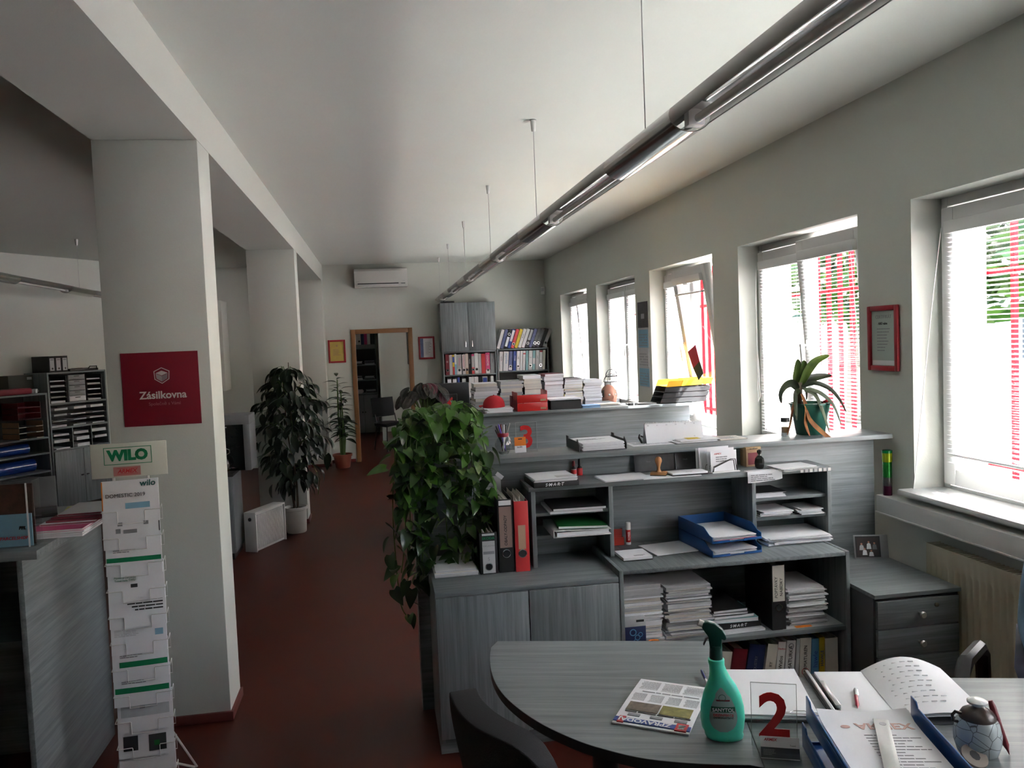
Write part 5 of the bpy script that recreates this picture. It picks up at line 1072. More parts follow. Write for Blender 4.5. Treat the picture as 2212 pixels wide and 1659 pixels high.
# spray bottle
bp_ = oz(1563, 1598, DT); by_ = bp_.y+0.01
sb = thing('spray_bottle', 'green disinfectant spray bottle with dark trigger head on the desk', 'spray bottle', (bp_.x+0.003, by_, DT), -0.32)
MINT = pm('mint_green_plastic', (0.09, 0.74, 0.55), 0.35, var=0.05, trans=0.0); 
MINT.node_tree.nodes['Principled BSDF'].inputs['Subsurface Weight'].default_value = 0.25
DKG = pm('dark_green_trigger', (0.004, 0.055, 0.042), 0.3, var=0.05)
rows = [(0.000, 0.036, 0.021, 0.004), (0.003, 0.040, 0.024, 0.004), (0.012, 0.043, 0.026, 0.003), (0.018, 0.042, 0.0255, 0.002), (0.03, 0.0465, 0.027, 0.0), (0.055, 0.0495, 0.028, 0.0), (0.085, 0.048, 0.027, 0.0), (0.115, 0.042, 0.025, 0.0), (0.14, 0.033, 0.0225, -0.001), (0.16, 0.0255, 0.0205, -0.004), (0.178, 0.0205, 0.0185, -0.008), (0.192, 0.0185, 0.0175, -0.011), (0.200, 0.0195, 0.0185, -0.012), (0.207, 0.0195, 0.0185, -0.012), (0.209, 0.0165, 0.0165, -0.012)]
rows = [(z, rx*(1.13 if z < 0.15 else 1.05), ry*1.06, xo) for z, rx, ry, xo in rows]
b = MB(); n = 32; vs = []
for z, rx, ry, xo in rows: vs += [(xo+rx*math.copysign(abs(math.cos(2*PI*k/n))**0.9, math.cos(2*PI*k/n)), ry*math.copysign(abs(math.sin(2*PI*k/n))**0.85, math.sin(2*PI*k/n)), z) for k in range(n)]
b.add(vs, [(i*n+k, i*n+(k+1) % n, (i+1)*n+(k+1) % n, (i+1)*n+k) for i in range(len(rows)-1) for k in range(n)]+[list(range(n))[::-1], list(range((len(rows)-1)*n, len(rows)*n))])
b.build('bottle', MINT, sb, smooth=True)
MB().lathe([(0.0165, 0.209), (0.0168, 0.213), (0.0158, 0.235), (0.0155, 0.243)], 20, (-0.012, 0, 0)).build('collar', DKG, sb, smooth=True)
M90 = Matrix(((1, 0, 0, 0), (0, 0, -1, 0), (0, 1, 0, 0), (0, 0, 0, 1)))
MB().prism([(-0.027, 0.236), (-0.031, 0.268), (-0.046, 0.290), (-0.043, 0.302), (-0.034, 0.306), (-0.015, 0.302), (0.006, 0.286), (0.013, 0.272), (0.015, 0.262), (0.009, 0.258), (0.003, 0.262), (0.002, 0.236)], -0.011, 0.011, M90).build('trigger_head', DKG, sb, bevel=0.005, seg=3)
MB().cyl((-0.042, 0, 0.297), (-0.054, 0, 0.302), 0.0085, 0.0085, n=14).build('nozzle', WHITE, sb, smooth=True)
MB().prism([(-0.030, 0.268), (-0.038, 0.262), (-0.044, 0.244), (-0.041, 0.243), (-0.034, 0.258), (-0.028, 0.262)], -0.005, 0.005, M90).build('trigger', GREY, sb, bevel=0.001)
LAB = pm('silver_green_label', (0.30, 0.42, 0.40), 0.4, var=0.1)
def front_y(x, z):
    for i in range(len(rows)-1):
        if rows[i][0] <= z <= rows[i+1][0]:
            f = (z-rows[i][0])/(rows[i+1][0]-rows[i][0]); rx = rows[i][1]+f*(rows[i+1][1]-rows[i][1]); ry = rows[i][2]+f*(rows[i+1][2]-rows[i][2]); xo = rows[i][3]+f*(rows[i+1][3]-rows[i][3])
            c = min(0.999, abs((x-xo)/rx))**(1/0.9); return -ry*(1-c*c)**0.425
    return 0
def labrow(z0, z1, wfun, mat, nm, off=0.0006):
    MB().grid(lambda u, v: ((lambda z: (lambda hw: (-0.004*(z > 0.12)-hw+2*hw*u, front_y(-0.004*(z > 0.12)-hw+2*hw*u, z)-off, z))(wfun(z)))(z0+(z1-z0)*v)), 14, 14).build(nm, mat, sb, smooth=True)
def tear(z): t = (z-0.028)/0.115; return 0.0005+0.034*math.sin(PI*min(1, max(0, t))**0.62)**0.75 if 0 < t < 1 else 0.0005
labrow(0.029, 0.142, tear, LAB, 'label'); labrow(0.080, 0.094, lambda z: 0.0295, GRN2, 'label_band', 0.0009); labrow(0.108, 0.112, lambda z: 0.017, WINE, 'label_stripe', 0.0009)
for (s_, sz_, z_, m_) in (('SANYTOL', 0.0125, 0.0868, PAPER), ('DEZINFEKCE', 0.0088, 0.0735, REDPR), ('UNIVERZÁLNÍ ČISTIČ', 0.0052, 0.0665, INK)):
    text('lettering', s_, sz_, m_, sb, (0.0, -0.0312, z_), bold=0.0001)
b = MB(); b.lathe([(0.009, 0), (0.009, 0.0004), (0.0078, 0.0004), (0.0078, 0)], 20, cap0=False, cap1=False); b.xf(Tr(-0.002, -0.0296, 0.118) @ Matrix.Rotation(PI/2, 4, 'X')); b.build('emblem', GRN2, sb)
pen(oz(1540, 1502, DT+0.004), oz(1515, 1448, DT+0.012), PAPER, 'ballpoint pen with a dark blue cap behind the spray bottle', 0.004, cap=pm('dark_blue_cap', (0.01, 0.015, 0.16), 0.3))
# white papers under the number stand, with a clip
pc = oz(1655, 1510, DT)
tr_ = thing('lying_tray', 'dark tray lying under the white papers near number 2', 'letter tray', (pc.x-0.003, pc.y+0.005, DT), DA-0.02); MB().box(-0.105, -0.15, 0, 0.125, 0.14, 0.008).build('base', DKGREY, tr_, bevel=0.002)
for k in range(5):
    rr = random.Random(90+k)
    tag(MB().grid(lambda u, v: (-0.105+0.21*u, -0.148+0.296*v, 0.002+0.004*(u*v)**2*(k > 2)), 5, 5, 0.0016).build('paper_sheet', PAPER, loc=(pc.x+rr.uniform(-.008, .012), pc.y+0.01+rr.uniform(-.006, .006), DT+0.009+0.0024*k), rot=(0, 0, DA-0.02+rr.uniform(-.05, .05)), smooth=True), '%s sheet from the bottom in the pile behind the number 2' % ORD[k], 'paper', 'papers behind the number 2')
t = thing('wire_clip', 'bent wire clip at the front of the papers behind number 2', 'clip', (pc.x+0.02, pc.y-0.14, DT+0.0225), DA-0.02)
MB().tube([(-0.05, 0, 0), (-0.02, 0, 0), (-0.01, 0.008, 0.001), (0.02, 0.008, 0.001), (0.03, 0, 0), (0.07, 0, 0), (0.07, -0.008, 0), (-0.05, -0.008, 0)], 0.0013, 5).build('wire', STEEL, t)
# number 2 stand and business card holder
s0 = oz(1624, 1612, DT); s1 = oz(1722, 1594, DT)
sa = math.radians(-22)
number_stand('2', 'clear acrylic stand with a large red number 2 on the desk', (s0.x+0.055*math.cos(sa), s0.y+0.055*math.sin(sa), DT), sa, 0.11, 0.165, 0.155, 0.078, 0.055)
c0 = oz(1695, 1648, DT)
ch = thing('card_holder', 'clear business card holder in front of the number 2', 'card holder', (c0.x-0.005, c0.y+0.012, DT), sa)
MB().box(-0.05, -0.022, 0, 0.05, 0.03, 0.003).build('base', ACRYL, ch); MB().box(-0.05, -0.0, 0.003, 0.05, 0.002, 0.050, Matrix.Rotation(-0.35, 4, 'X')).build('back', ACRYL, ch); MB().box(-0.05, -0.016, 0.003, 0.05, -0.014, 0.018, Matrix.Rotation(-0.35, 4, 'X')).build('front_lip', ACRYL, ch)
cm = Tr(c0.x-0.005, c0.y+0.012, DT) @ Rz(sa) @ Matrix.Rotation(-0.35, 4, 'X')
for k in range(3):
    bc = thing('business_card', '%s business card from the front in the clear card holder' % ORD[2-k], 'card', cm @ Vector((0, -0.004-0.003*k, 0.004)), group='business cards', rot=(cm.to_euler()))
    MB().box(-0.045, 0, 0, 0.045, 0.0008, 0.05).build('card', PAPER, bc)
    if k == 2:
        MB().box(-0.045, -0.0006, 0.002, 0.045, -0.0001, 0.026).build('dark_band', pm('slate_print', (0.045, 0.055, 0.065), 0.5), bc); text('lettering', 'ARMEX', 0.009, REDPR, bc, (-0.022, -0.0004, 0.043), bold=0.0002, shear=0.25); text('lettering', 'Topení', 0.005, INK, bc, (0.03, -0.0004, 0.032))
        b = strips(0.03, 0.014, 4, 7); b.xf(Tr(-0.024, -0.0009, 0.015) @ Matrix.Rotation(PI/2, 4, 'X')); b.build('print', GREY, bc)
# two stacked blue trays close to the camera
TM = [oz(1745, 1502, 0.87), oz(1965, 1500, 0.87), oz(1840, 1659, 0.87), oz(2115, 1659, 0.87)]
far = (TM[0]+TM[1])/2; near = (TM[2]+TM[3])/2; dv = (far-near).normalized(); ta = math.atan2(dv.y, dv.x)-PI/2
def desk_tray(label, z, off):
    t = thing('letter_tray', label, 'letter tray', (far.x-dv.x*0.17+off, far.y-dv.y*0.17, z), ta, 'blue trays on the desk'); w, d, h = 0.252, 0.34, 0.062; e = 0.004
    MB().box(-w/2, -d/2, 0, w/2, d/2, e).build('base', BLUE, t)
    for s in (-1, 1):
        MB().prism([(-d/2, 0.0), (d/2, 0.0), (d/2, h), (d/2-0.03, h-0.002), (d/2-0.04, h-0.014), (-d/2, h-0.014)], -e/2, e/2, Matrix(((0, 0, 1, s*(w/2)), (1, 0, 0, 0), (0, 1, 0, 0), (0, 0, 0, 1)))).build('side', BLUE, t, bevel=0.001)
        MB().box(s*w/2-0.002, -d/2, h-0.03, s*w/2+0.005*s+0.002, d/2-0.05, h-0.022).build('side_rib', BLUE, t)
        x0, x1 = (-w/2, -w/2+0.075) if s < 0 else (w/2-0.075, w/2); MB().box(x0, d/2-e, e, x1, d/2, 0.012).build('back_lip', BLUE, t)
    return t
desk_tray('lower blue letter tray on the desk at the front edge', DT, -0.012); t = desk_tray('upper blue letter tray on the desk holding the ruler', DT+0.066, 0.0)
tc = Vector((far.x-dv.x*0.17, far.y-dv.y*0.17, DT+0.066))
for k in range(7):
    rr = random.Random(110+k)
    o = tag(MB().grid(lambda u, v: (-0.108+0.216*u, -0.155+0.31*v, 0.001+0.007*max(0, v-0.86)*(k > 4)*10*(0.35+abs(2*u-1))), 6, 8, 0.0020).build('paper_sheet', PAPER, loc=(tc.x+rr.uniform(-.003, .003), tc.y+rr.uniform(-.004, .004), tc.z+0.0075+0.0024*k), rot=(0, 0, ta+rr.uniform(-.01, .01)), smooth=True), '%s sheet from the top in the upper blue desk tray' % ORD[6-k], 'paper', 'papers in the blue desk tray')
text('faint_letterhead', 'ARMEX', 0.040, pm('faint_red_print', (0.62, 0.40, 0.36), 0.7), o, (0.03, 0.088, 0.0016), (PI, 0, 0), bold=0.001, sx=1.0)
b = MB(); b.lathe([(0.011, 0), (0.011, 0.0008)], 18, sy=0.7); b.build('faint_stamp', MATS['faint_red_print'], o, loc=(-0.06, 0.085, 0.0012))
strips(0.13, 0.16, 12, 77, fill=0.25, ragged=0.5).build('print', GREYINK, o, loc=(0.035, -0.03, 0.0012))
rl = thing('ruler', 'translucent white ruler lying in the upper blue tray', 'ruler', (tc.x+0.0, tc.y-0.01, tc.z+0.0275), ta-0.24)
MB().box(-0.017, -0.155, 0, 0.017, 0.125, 0.0025).build('body', pm('milky_plastic', (0.55, 0.56, 0.53), 0.3), rl, bevel=0.0008); MB().lathe([(0.008, 0), (0.008, 0.0006)], 14).build('hole_mark', PAPER3, rl, loc=(0.002, 0.10, 0.0025))
# open ring folder with curling pages and a red pen
f0 = oz(1785, 1500, DT); fa = DA+0.02
of = thing('open_folder', 'open ring folder with curling white pages behind the blue desk trays', 'binder', (1.31, 2.075, DT), fa)
MB().box(-0.135, -0.17, 0.0, 0.27, 0.15, 0.004).build('cover', DKGREY, of, bevel=0.001)
MB().box(-0.105, -0.165, 0.004, 0.06, 0.145, 0.012).build('left_pages', PAPER, of, bevel=0.001)
b = MB(); b.box(-0.132, -0.165, 0.004, -0.122, 0.145, 0.018); b.box(-0.115, -0.1, 0.010, -0.100, 0.06, 0.022); b.build('ring_bar', STEEL, of, bevel=0.002)
MB().grid(lambda u, v: (0.03+0.23*u, -0.16+0.305*v, 0.014+0.042*math.sin(PI*min(1, u*0.95))*(0.35+0.65*v)), 14, 6, 0.0012).build('curled_page', PAPER, of, smooth=True)
MB().grid(lambda u, v: (0.035+0.215*u, -0.16+0.30*v, 0.010+0.026*math.sin(PI*min(1, u*0.95))*(0.35+0.65*v)), 14, 6, 0.0012).build('curled_page', PAPER, of, smooth=True)
b = MB(); rr = random.Random(3)
for k in range(9):
    u0 = 0.12+0.5*rr.random()*0.2; v = 0.9-0.09*k
    for j in range(5):
        u = u0+0.1*j; x = 0.03+0.23*u; z = 0.0155+0.042*math.sin(PI*min(1, u*0.95))*(0.35+0.65*v); b.box(x, -0.16+0.305*v, z-0.002, x+0.015, -0.16+0.305*v+0.0012, z+0.0012)
b.build('print', pm('faint_grey_print', (0.60, 0.61, 0.63), 0.7), of)
pen(oz(1853, 1530, DT+0.016), oz(1847, 1488, DT+0.016), pm('translucent_red', (0.40, 0.03, 0.06), 0.25), 'red pen lying on the open ring folder', 0.005, cap=BGREY)
# ceramic jar with lid
j0 = oz(2140, 1652, DT)
cj = thing('ceramic_jar', 'pale crackled ceramic jar with a brown lid and white knob', 'jar', (j0.x+0.01, j0.y+0.055, DT))
CRK, n_, b_ = _nodes('crackled_pale_glaze'); L_ = n_.links; vo = n_.nodes.new('ShaderNodeTexVoronoi'); vo.feature = 'DISTANCE_TO_EDGE'; vo.inputs['Scale'].default_value = 32
tcn = n_.nodes.new('ShaderNodeTexCoord'); L_.new(tcn.outputs['Object'], vo.inputs['Vector']); crp = n_.nodes.new('ShaderNodeValToRGB'); crp.color_ramp.elements[0].position = 0.0; crp.color_ramp.elements[0].color = (0.05, 0.045, 0.04, 1); crp.color_ramp.elements[1].position = 0.035; crp.color_ramp.elements[1].color = (0.40, 0.45, 0.46, 1)
L_.new(vo.outputs['Distance'], crp.inputs[0]); L_.new(crp.outputs[0], b_.inputs['Base Color']); b_.inputs['Roughness'].default_value = 0.25
MB().lathe([(0.036, 0), (0.045, 0.006), (0.052, 0.03), (0.053, 0.05), (0.047, 0.078), (0.041, 0.088)], 32).build('body', CRK, cj, smooth=True)
MB().lathe([(0.041, 0.088), (0.041, 0.092), (0.034, 0.104), (0.018, 0.114), (0.012, 0.116)], 32).build('lid', pm('brown_glaze', (0.05, 0.035, 0.028), 0.3), cj, smooth=True)
MB().lathe([(0.010, 0.116), (0.012, 0.120), (0.022, 0.124), (0.023, 0.129), (0.017, 0.133), (0.004, 0.134)], 24).build('knob', pm('white_glaze', (0.7, 0.7, 0.68), 0.2), cj, smooth=True)
MB().tube([(-0.044, 0.01, 0.078), (-0.056, 0.012, 0.082), (-0.058, 0.012, 0.096), (-0.050, 0.012, 0.103), (-0.036, 0.01, 0.098)], 0.004, 8).build('handle', MATS['brown_glaze'], cj, smooth=True)
cd_ = thing('carved_disc', 'flat round stone disc with a dark motif before the ceramic jar', 'ornament', (j0.x-0.035, j0.y+0.012, DT), 0.1, rot=(0.55, 0, 0.1))
MB().lathe([(0.030, 0), (0.031, 0.003), (0.030, 0.007)], 28).build('disc', pm('grey_stone', (0.22, 0.19, 0.16), 0.7, var=0.15), cd_, smooth=True); MB().lathe([(0.012, 0.007), (0.013, 0.0078)], 9, sx=0.9).build('motif', INK, cd_)
for o in (cd_,): o.location.z += 0.0165
mk = pen(Vector((j0.x+0.075, j0.y+0.03, DT+0.0)), Vector((j0.x+0.062, j0.y+0.075, DT+0.115)), WINE, 'dark red marker beside the ceramic jar at the frame edge', 0.007, clip=False)

# ================================================================ left side: counter, brochure rack, shelves along the slanted wall
lc = thing('reception_counter', 'tall grey counter at the left edge holding leaflets', 'counter', (0, 0, 0))
MB().box(-2.5, 3.13, 1.068, -1.24, 4.04, 1.10).build('counter_top', LX, lc, bevel=0.002)
MB().box(-1.335, 3.19, 0, -1.315, 4.04, 1.068).build('side_panel', LY, lc, bevel=BV); MB().box(-2.45, 3.95, 0, -1.335, 3.97, 1.068).build('back_panel', LX, lc)
MB().box(-2.45, 3.25, 0.72, -1.335, 3.95, 0.74).build('inner_shelf', LX, lc)
CT = 1.1005
# acrylic leaflet dispenser
q = oz(75, 1183, CT)
ld = thing('leaflet_dispenser', 'clear acrylic leaflet dispenser on the left counter', 'leaflet holder', (q.x-0.06, q.y+0.02, CT), 0.0)
MB().box(-0.09, 0, 0, 0.055, 0.07, 0.003).build('base', ACRYL, ld)
for (y, h0, h1) in ((0.0, 0.003, 0.125), (0.045, 0.003, 0.235)): MB().box(-0.09, y, h0, 0.055, y+0.002, h1).build('front_sheet' if y == 0 else 'back_sheet', ACRYL, ld)
MB().box(0.053, 0, 0.003, 0.056, 0.07, 0.24).build('side_sheet', ACRYL, ld); MB().box(0.0335, -0.002, 0.0, 0.039, 0.0, 0.235).build('polished_edge', pm('acrylic_bright_edge', (0.75, 0.78, 0.8), 0.1), ld)
o = tag(MB().box(-0.085, 0, 0, 0.045, 0.006, 0.118).build('leaflet', PALEBL, loc=(q.x-0.06, q.y+0.028, CT+0.0035)), 'pale blue leaflets in the front of the acrylic dispenser', 'leaflet')
text('lettering', 'PARCELSHOP', 0.016, REDPR, o, (-0.018, -0.0008, 0.03), shear=0.2, bold=0.0003); text('lettering', 'PPL', 0.016, INK, o, (0.012, -0.0008, 0.066), shear=0.3, bold=0.0006)
o = tag(MB().box(-0.085, 0, 0, 0.045, 0.006, 0.225).build('leaflet', pm('dark_photo_leaflet', (0.07, 0.035, 0.025), 0.4, var=0.95, scale=28), loc=(q.x-0.06, q.y+0.055, CT+0.0035)), 'dark photo leaflet in the rear pocket of the acrylic dispenser', 'leaflet')
# magazine pile on the counter
q = oz(120, 1163, CT)
for k in range(8):
    w = 0.21; rr = random.Random(200+k)
    m = [PAPER, PAPER3, PAPER, PINK, PAPER, WINE, WINE, PAPER3][k]
    o = put('magazine', mag_mesh(0.20, 0.26, 0.0075, m, PAPER if k < 4 else pm('wine_page_edges', (0.25, 0.05, 0.07), 0.7)), None, (q.x-0.005+0.014*max(0, k-3), q.y+0.135+0.022*k*(k > 3), CT+0.0078*k), (0, 0, 0.03+rr.uniform(-.03, .03)))
    tag(o, '%s magazine from the bottom in the pile on the left counter' % ORD[k], 'magazine', 'magazines on the left counter')
q = oz(200, 1090, CT)
tag(MB().box(-0.10, -0.07, 0, 0.03, 0.07, 0.006).build('flyer', pm('yellow_green_flyer', (0.45, 0.48, 0.12), 0.6, var=0.6, scale=30), loc=(-1.32, 3.93, CT), rot=(0, 0, 0.2)), 'yellow-green flyer at the back of the left counter', 'flyer')
q = oz(150, 1098, CT)
lp = thing('laptop', 'dark laptop lid standing open on the left counter', 'laptop', (-1.58, 3.83, CT), 0.35)
MB().box(-0.15, -0.1, 0, 0.15, 0.1, 0.016).build('base', BLACK, lp, bevel=0.003); MB().box(-0.15, 0.0, 0.0, 0.15, 0.010, 0.14, Tr(0, 0.09, 0.014) @ Matrix.Rotation(-0.25, 4, 'X')).build('lid', DKGREY, lp, bevel=0.003)

# ---- brochure rack
RKY = 3.45; q0, q1 = oy(225, 1300, RKY), oy(345, 1300, RKY); rkx = (oy(283, 1000, RKY).x)
rk = thing('brochure_rack', 'white wire brochure rack with a white and green sign', 'display rack', (rkx-0.005, RKY, 0), 0.10)
SGN = pm('glossy_white_sign', (0.62, 0.63, 0.55), 0.15, var=0.03)
MB().box(-0.14, -0.006, 1.30, 0.14, 0.0, 1.437).build('sign_board', SGN, rk, bevel=0.002)
text('lettering', 'WILO', 0.056, GREEN, rk, (-0.004, -0.0068, 1.3865), bold=0.0034, sx=1.0)
b = MB()
for (x0, z0, x1, z1) in ((-0.092, 1.352, 0.084, 1.3545), (-0.092, 1.4185, 0.084, 1.421), (-0.092, 1.3545, -0.0895, 1.4185), (0.0815, 1.3545, 0.084, 1.4185)): b.box(x0, -0.0068, z0, x1, -0.006, z1)
b.build('sign_border', GREEN, rk)
PKL = pm('pale_red_sticker', (0.50, 0.22, 0.20), 0.4); MB().box(-0.060, -0.0064, 1.306, 0.040, -0.006, 1.343).build('sticker', PKL, rk); text('lettering', 'ARMEX', 0.021, REDPR, rk, (-0.010, -0.0068, 1.3245), bold=0.0006, shear=0.25)
b = MB()
for (x0, z0, x1, z1) in ((-0.048, 1.313, 0.03, 1.3145), (-0.048, 1.335, 0.03, 1.3365)): b.box(x0, -0.0067, z0, x1, -0.0064, z1)
b.build('sticker_lines', REDPR, rk)
for x in (-0.063, 0.063): MB().tube([(x, 0.006, 0.10), (x, 0.006, 1.33)], 0.006, 8).build('post', WIREW, rk, smooth=True)
NP = 11; PH = 0.106
for k in range(NP):
    z = 0.06+PH*k
    MB().tube([(-0.108, -0.002, z+0.055), (-0.108, -0.040, z+0.050), (-0.052, -0.040, z+0.050), (-0.050, -0.040, z+0.046), (-0.050, -0.040, z), (0.050, -0.040, z), (0.050, -0.040, z+0.046), (0.052, -0.040, z+0.050), (0.108, -0.040, z+0.050), (0.108, 0.004, z+0.060)], 0.0018, 5).build('pocket_wire', WIREW, rk, smooth=True)
    MB().tube([(-0.108, -0.002, z+0.055), (-0.108, 0.004, z), (0.108, 0.004, z), (0.108, 0.004, z+0.060)], 0.0018, 5).build('pocket_wire', WIREW, rk, smooth=True)
for s in (-1, 1):
    MB().tube([(s*0.063, 0.006, 0.30), (s*0.16, 0.14, 0.012), (s*0.15, 0.15, 0.006), (s*0.05, 0.05, 0.10)], 0.005, 8).build('rear_foot', WIREW, rk, smooth=True); MB().tube([(s*0.063, 0.006, 0.12), (s*0.13, -0.16, 0.008)], 0.005, 8).build('front_foot', WIREW, rk, smooth=True)
RM = Tr(rkx-0.005, RKY, 0) @ Rz(0.10)
cat_specs = ['plain cover at the very bottom', 'two dark pump photos', 'pale technical cover', 'green band, second from below', 'green band and small pump print', 'pale cover with small print', 'bulleted text printed upside down', 'green title lettering', 'green band and mark, topmost of the banded ones', 'rotated print with small pictures', 'grey title lettering at the top']
for k in range(NP):
    z = 0.066+PH*k; rr = random.Random(300+k); w = 0.21*(1.0-0.01*(k % 3)); hh = 0.155 if k < NP-1 else 0.165
    P_ = RM @ Vector((rr.uniform(-.003, .003), -0.034, z))
    t = thing('catalogue', 'rack catalogue with %s' % cat_specs[k], 'catalogue', P_, group='catalogues in the brochure rack', rot=(-0.10, rr.uniform(-.008, .008), 0.10))
    sag = 0.006
    f = lambda u, v: (-w/2+w*u, -sag*(1-(2*u-1)**2)*0.6-0.002, hh*v)
    MB().grid(f, 8, 3, 0.010).build('pages', PAPER, t, smooth=True)
    def fy(x): return -sag*(1-(2*x/w)**2)*0.6-0.0030
    def onc(x0, x1, z0, z1, m, nm): MB().grid(lambda u, v: (x0+(x1-x0)*u, fy(x0+(x1-x0)*u)-0.0002, z0+(z1-z0)*v), 8, 1).build(nm, m, t)
    vis0 = 0.05   # lower part sits behind the next pocket
    if k == 10: text('lettering', 'wilo', 0.034, pm('teal_print', (0.01, 0.12, 0.11), 0.5), t, (0.065, -0.006, 0.148), shear=0.1, bold=0.0006); text('lettering', 'DOMESTIC 2019', 0.0205, INK, t, (-0.018, -0.0074, 0.105)); MB().box(-0.105, -0.0032, 0.05, -0.101, -0.0012, 0.163).build('orange_spine', ORANGE, t); onc(-0.02, 0.07, 0.052, 0.075, PALEBL, 'picture')
    if k == 9: [onc(x, x+0.018, z_, z_+0.018, GREYINK, 'picture') for (x, z_) in ((-0.055, 0.115), (-0.05, 0.09), (-0.058, 0.062), (0.045, 0.09), (0.045, 0.11))]; onc(-0.03, 0.02, 0.06, 0.075, GREYINK, 'print'); onc(0.10, 0.104, 0.06, 0.1, INK, 'print')
    if k in (8, 4, 3):
        onc(-0.100 if k != 4 else -0.078, 0.100, 0.052, 0.074 if k != 8 else 0.070, GREEN, 'green_band'); text('lettering', 'WILO', 0.022, GREEN, t, (0.064, -0.0052, 0.130), bold=0.0005)
        b = strips(0.09, 0.014, 2, k, fill=0.5); b.xf(Tr(-0.03, -0.0068, 0.095) @ Matrix.Rotation(PI/2, 4, 'X')); b.build('print', GREYINK, t)
        if k == 4: onc(-0.065, -0.048, 0.108, 0.13, INK, 'pump_print')
    if k == 7: text('lettering', 'Wilo-Sub', 0.021, GREEN, t, (-0.045, -0.0070, 0.118), bold=0.0003); text('lettering', 'Ponorná čerpadla\nTrinal řada TWU', 0.011, GREEN, t, (-0.04, -0.0074, 0.090)); onc(-0.02, 0.005, 0.054, 0.068, INK, 'pump_print'); text('lettering', 'WILO', 0.011, GREEN, t, (0.082, -0.0045, 0.142), bold=0.0004)
    if k == 6:
        b = strips(0.15, 0.075, 6, 6, fill=0.42); b.xf(Tr(0.02, -0.0072, 0.10) @ Matrix.Rotation(PI/2, 4, 'X') @ Rz(PI)); b.build('print', INK, t)
    if k == 5: text('lettering', 'WILO', 0.014, GREEN, t, (0.07, -0.0052, 0.135), bold=0.0004); b = strips(0.11, 0.03, 5, 5, fill=0.35); b.xf(Tr(-0.035, -0.0072, 0.085) @ Matrix.Rotation(PI/2, 4, 'X')); b.build('print', PAPER3, t); onc(0.06, 0.09, 0.065, 0.09, PALEBL, 'picture')
    if k == 2: onc(-0.09, 0.09, 0.06, 0.13, pm('pale_technical_print', (0.5, 0.55, 0.57), 0.5, var=0.15, scale=30), 'picture'); onc(-0.02, 0.0, 0.09, 0.10, GREYINK, 'detail')
    if k == 1: text('lettering', 'Wilo-Yonos MAXO', 0.0165, GREYINK, t, (-0.035, -0.0072, 0.112)); onc(-0.085, -0.03, 0.03, 0.088, DKGREY, 'pump_picture'); onc(0.01, 0.075, 0.02, 0.085, DKGREY, 'pump_picture'); onc(0.03, 0.05, 0.04, 0.06, GREENC, 'pump_badge')

# ---- shelves along the slanted left wall
SD = Vector((0.52, 0.854, 0)).normalized(); SN = Vector((SD.y, -SD.x, 0)); SO = Vector((-4.24, 10.3, 0))+SN*0.42; SA = math.atan2(SD.y, SD.x)
def SP(s, off=0.0, z=0.0): return SO+SD*s+SN*off+Vector((0, 0, z))
DKL = LX
ru = thing('sorting_shelf', 'grey shelf unit packed with paper slots left of the pillar', 'shelf', SP(0.155), SA)
UW, UD, UH = 0.815, 0.38, 1.615
for x in (0, UW-0.02): MB().box(x, 0, 0, x+0.02, UD, UH).build('side_panel', LZ, ru, bevel=BV)
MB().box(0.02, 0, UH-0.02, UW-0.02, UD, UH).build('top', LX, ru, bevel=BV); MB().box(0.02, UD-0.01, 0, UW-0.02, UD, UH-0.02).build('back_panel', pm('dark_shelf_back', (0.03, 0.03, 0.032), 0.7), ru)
for z in (1.25, 0.965, 0.705): MB().box(0.02, 0, z-0.02, UW-0.02, UD-0.01, z).build('shelf', LX, ru, bevel=BV)
for x in (0.29, 0.555): MB().box(x, 0.01, 0.705, x+0.012, UD-0.01, 0.945).build('divider', LZ, ru)
for (x0, x1) in ((0.02, 0.405), (0.41, 0.795)):
    d = MB().box(x0, -0.016, 0.03, x1, 0, 0.685).build('door', LZ, ru, bevel=BV); MB().box(x1-0.05 if x0 < 0.1 else x0+0.02, -0.026, 0.36, x1-0.02 if x0 < 0.1 else x0+0.05, -0.016, 0.375).build('handle', BLACK, d)
RUM = Tr(*SP(0.155)) @ Rz(SA)
def local_sheet(x, y, z, w, d, h, m, label, cat, name, group, rz=0.0):
    p = RUM @ Vector((x, y, z)); o = put(name, mag_mesh(w, d, h, m, m), None, p, (0, 0, SA+rz)); tag(o, label, cat, group); return o
rr = random.Random(77)
# drawer tower in the middle, sorting trays left and right
for c, (x0, nm) in enumerate(((0.035, 'left'), (0.535, 'right'))):
    for k in range(5):
        p = RUM @ Vector((x0+0.11, 0.15, 1.2505+0.063*k)); t = thing('sorting_tray', '%s sorting tray from the bottom in the %s column of the top bay' % (ORD[k], nm), 'letter tray', p, SA, 'sorting trays')
        MB().box(-0.11, -0.14, 0, 0.11, 0.14, 0.003).build('base', [GREY, DKGREY][c], t); MB().box(-0.11, -0.14, 0.003, -0.107, 0.14, 0.061).build('side', DKGREY, t); MB().box(0.107, -0.14, 0.003, 0.11, 0.14, 0.061).build('side', DKGREY, t)
        local_sheet(x0+0.11, 0.15, 1.254+0.063*k, 0.19, 0.26, 0.008+0.018*rr.random(), PAPER3 if k % 2 else PAPER, 'papers in the %s sorting tray of the %s column' % (ORD[k], nm), 'paper', 'paper_bundle', 'papers in the sorting trays', rr.uniform(-.05, .05))
p = RUM @ Vector((0.405, 0.15, 1.2505)); dt = thing('drawer_tower', 'grey desktop drawer tower in the top bay of the sorting shelf', 'drawer unit', p, SA)
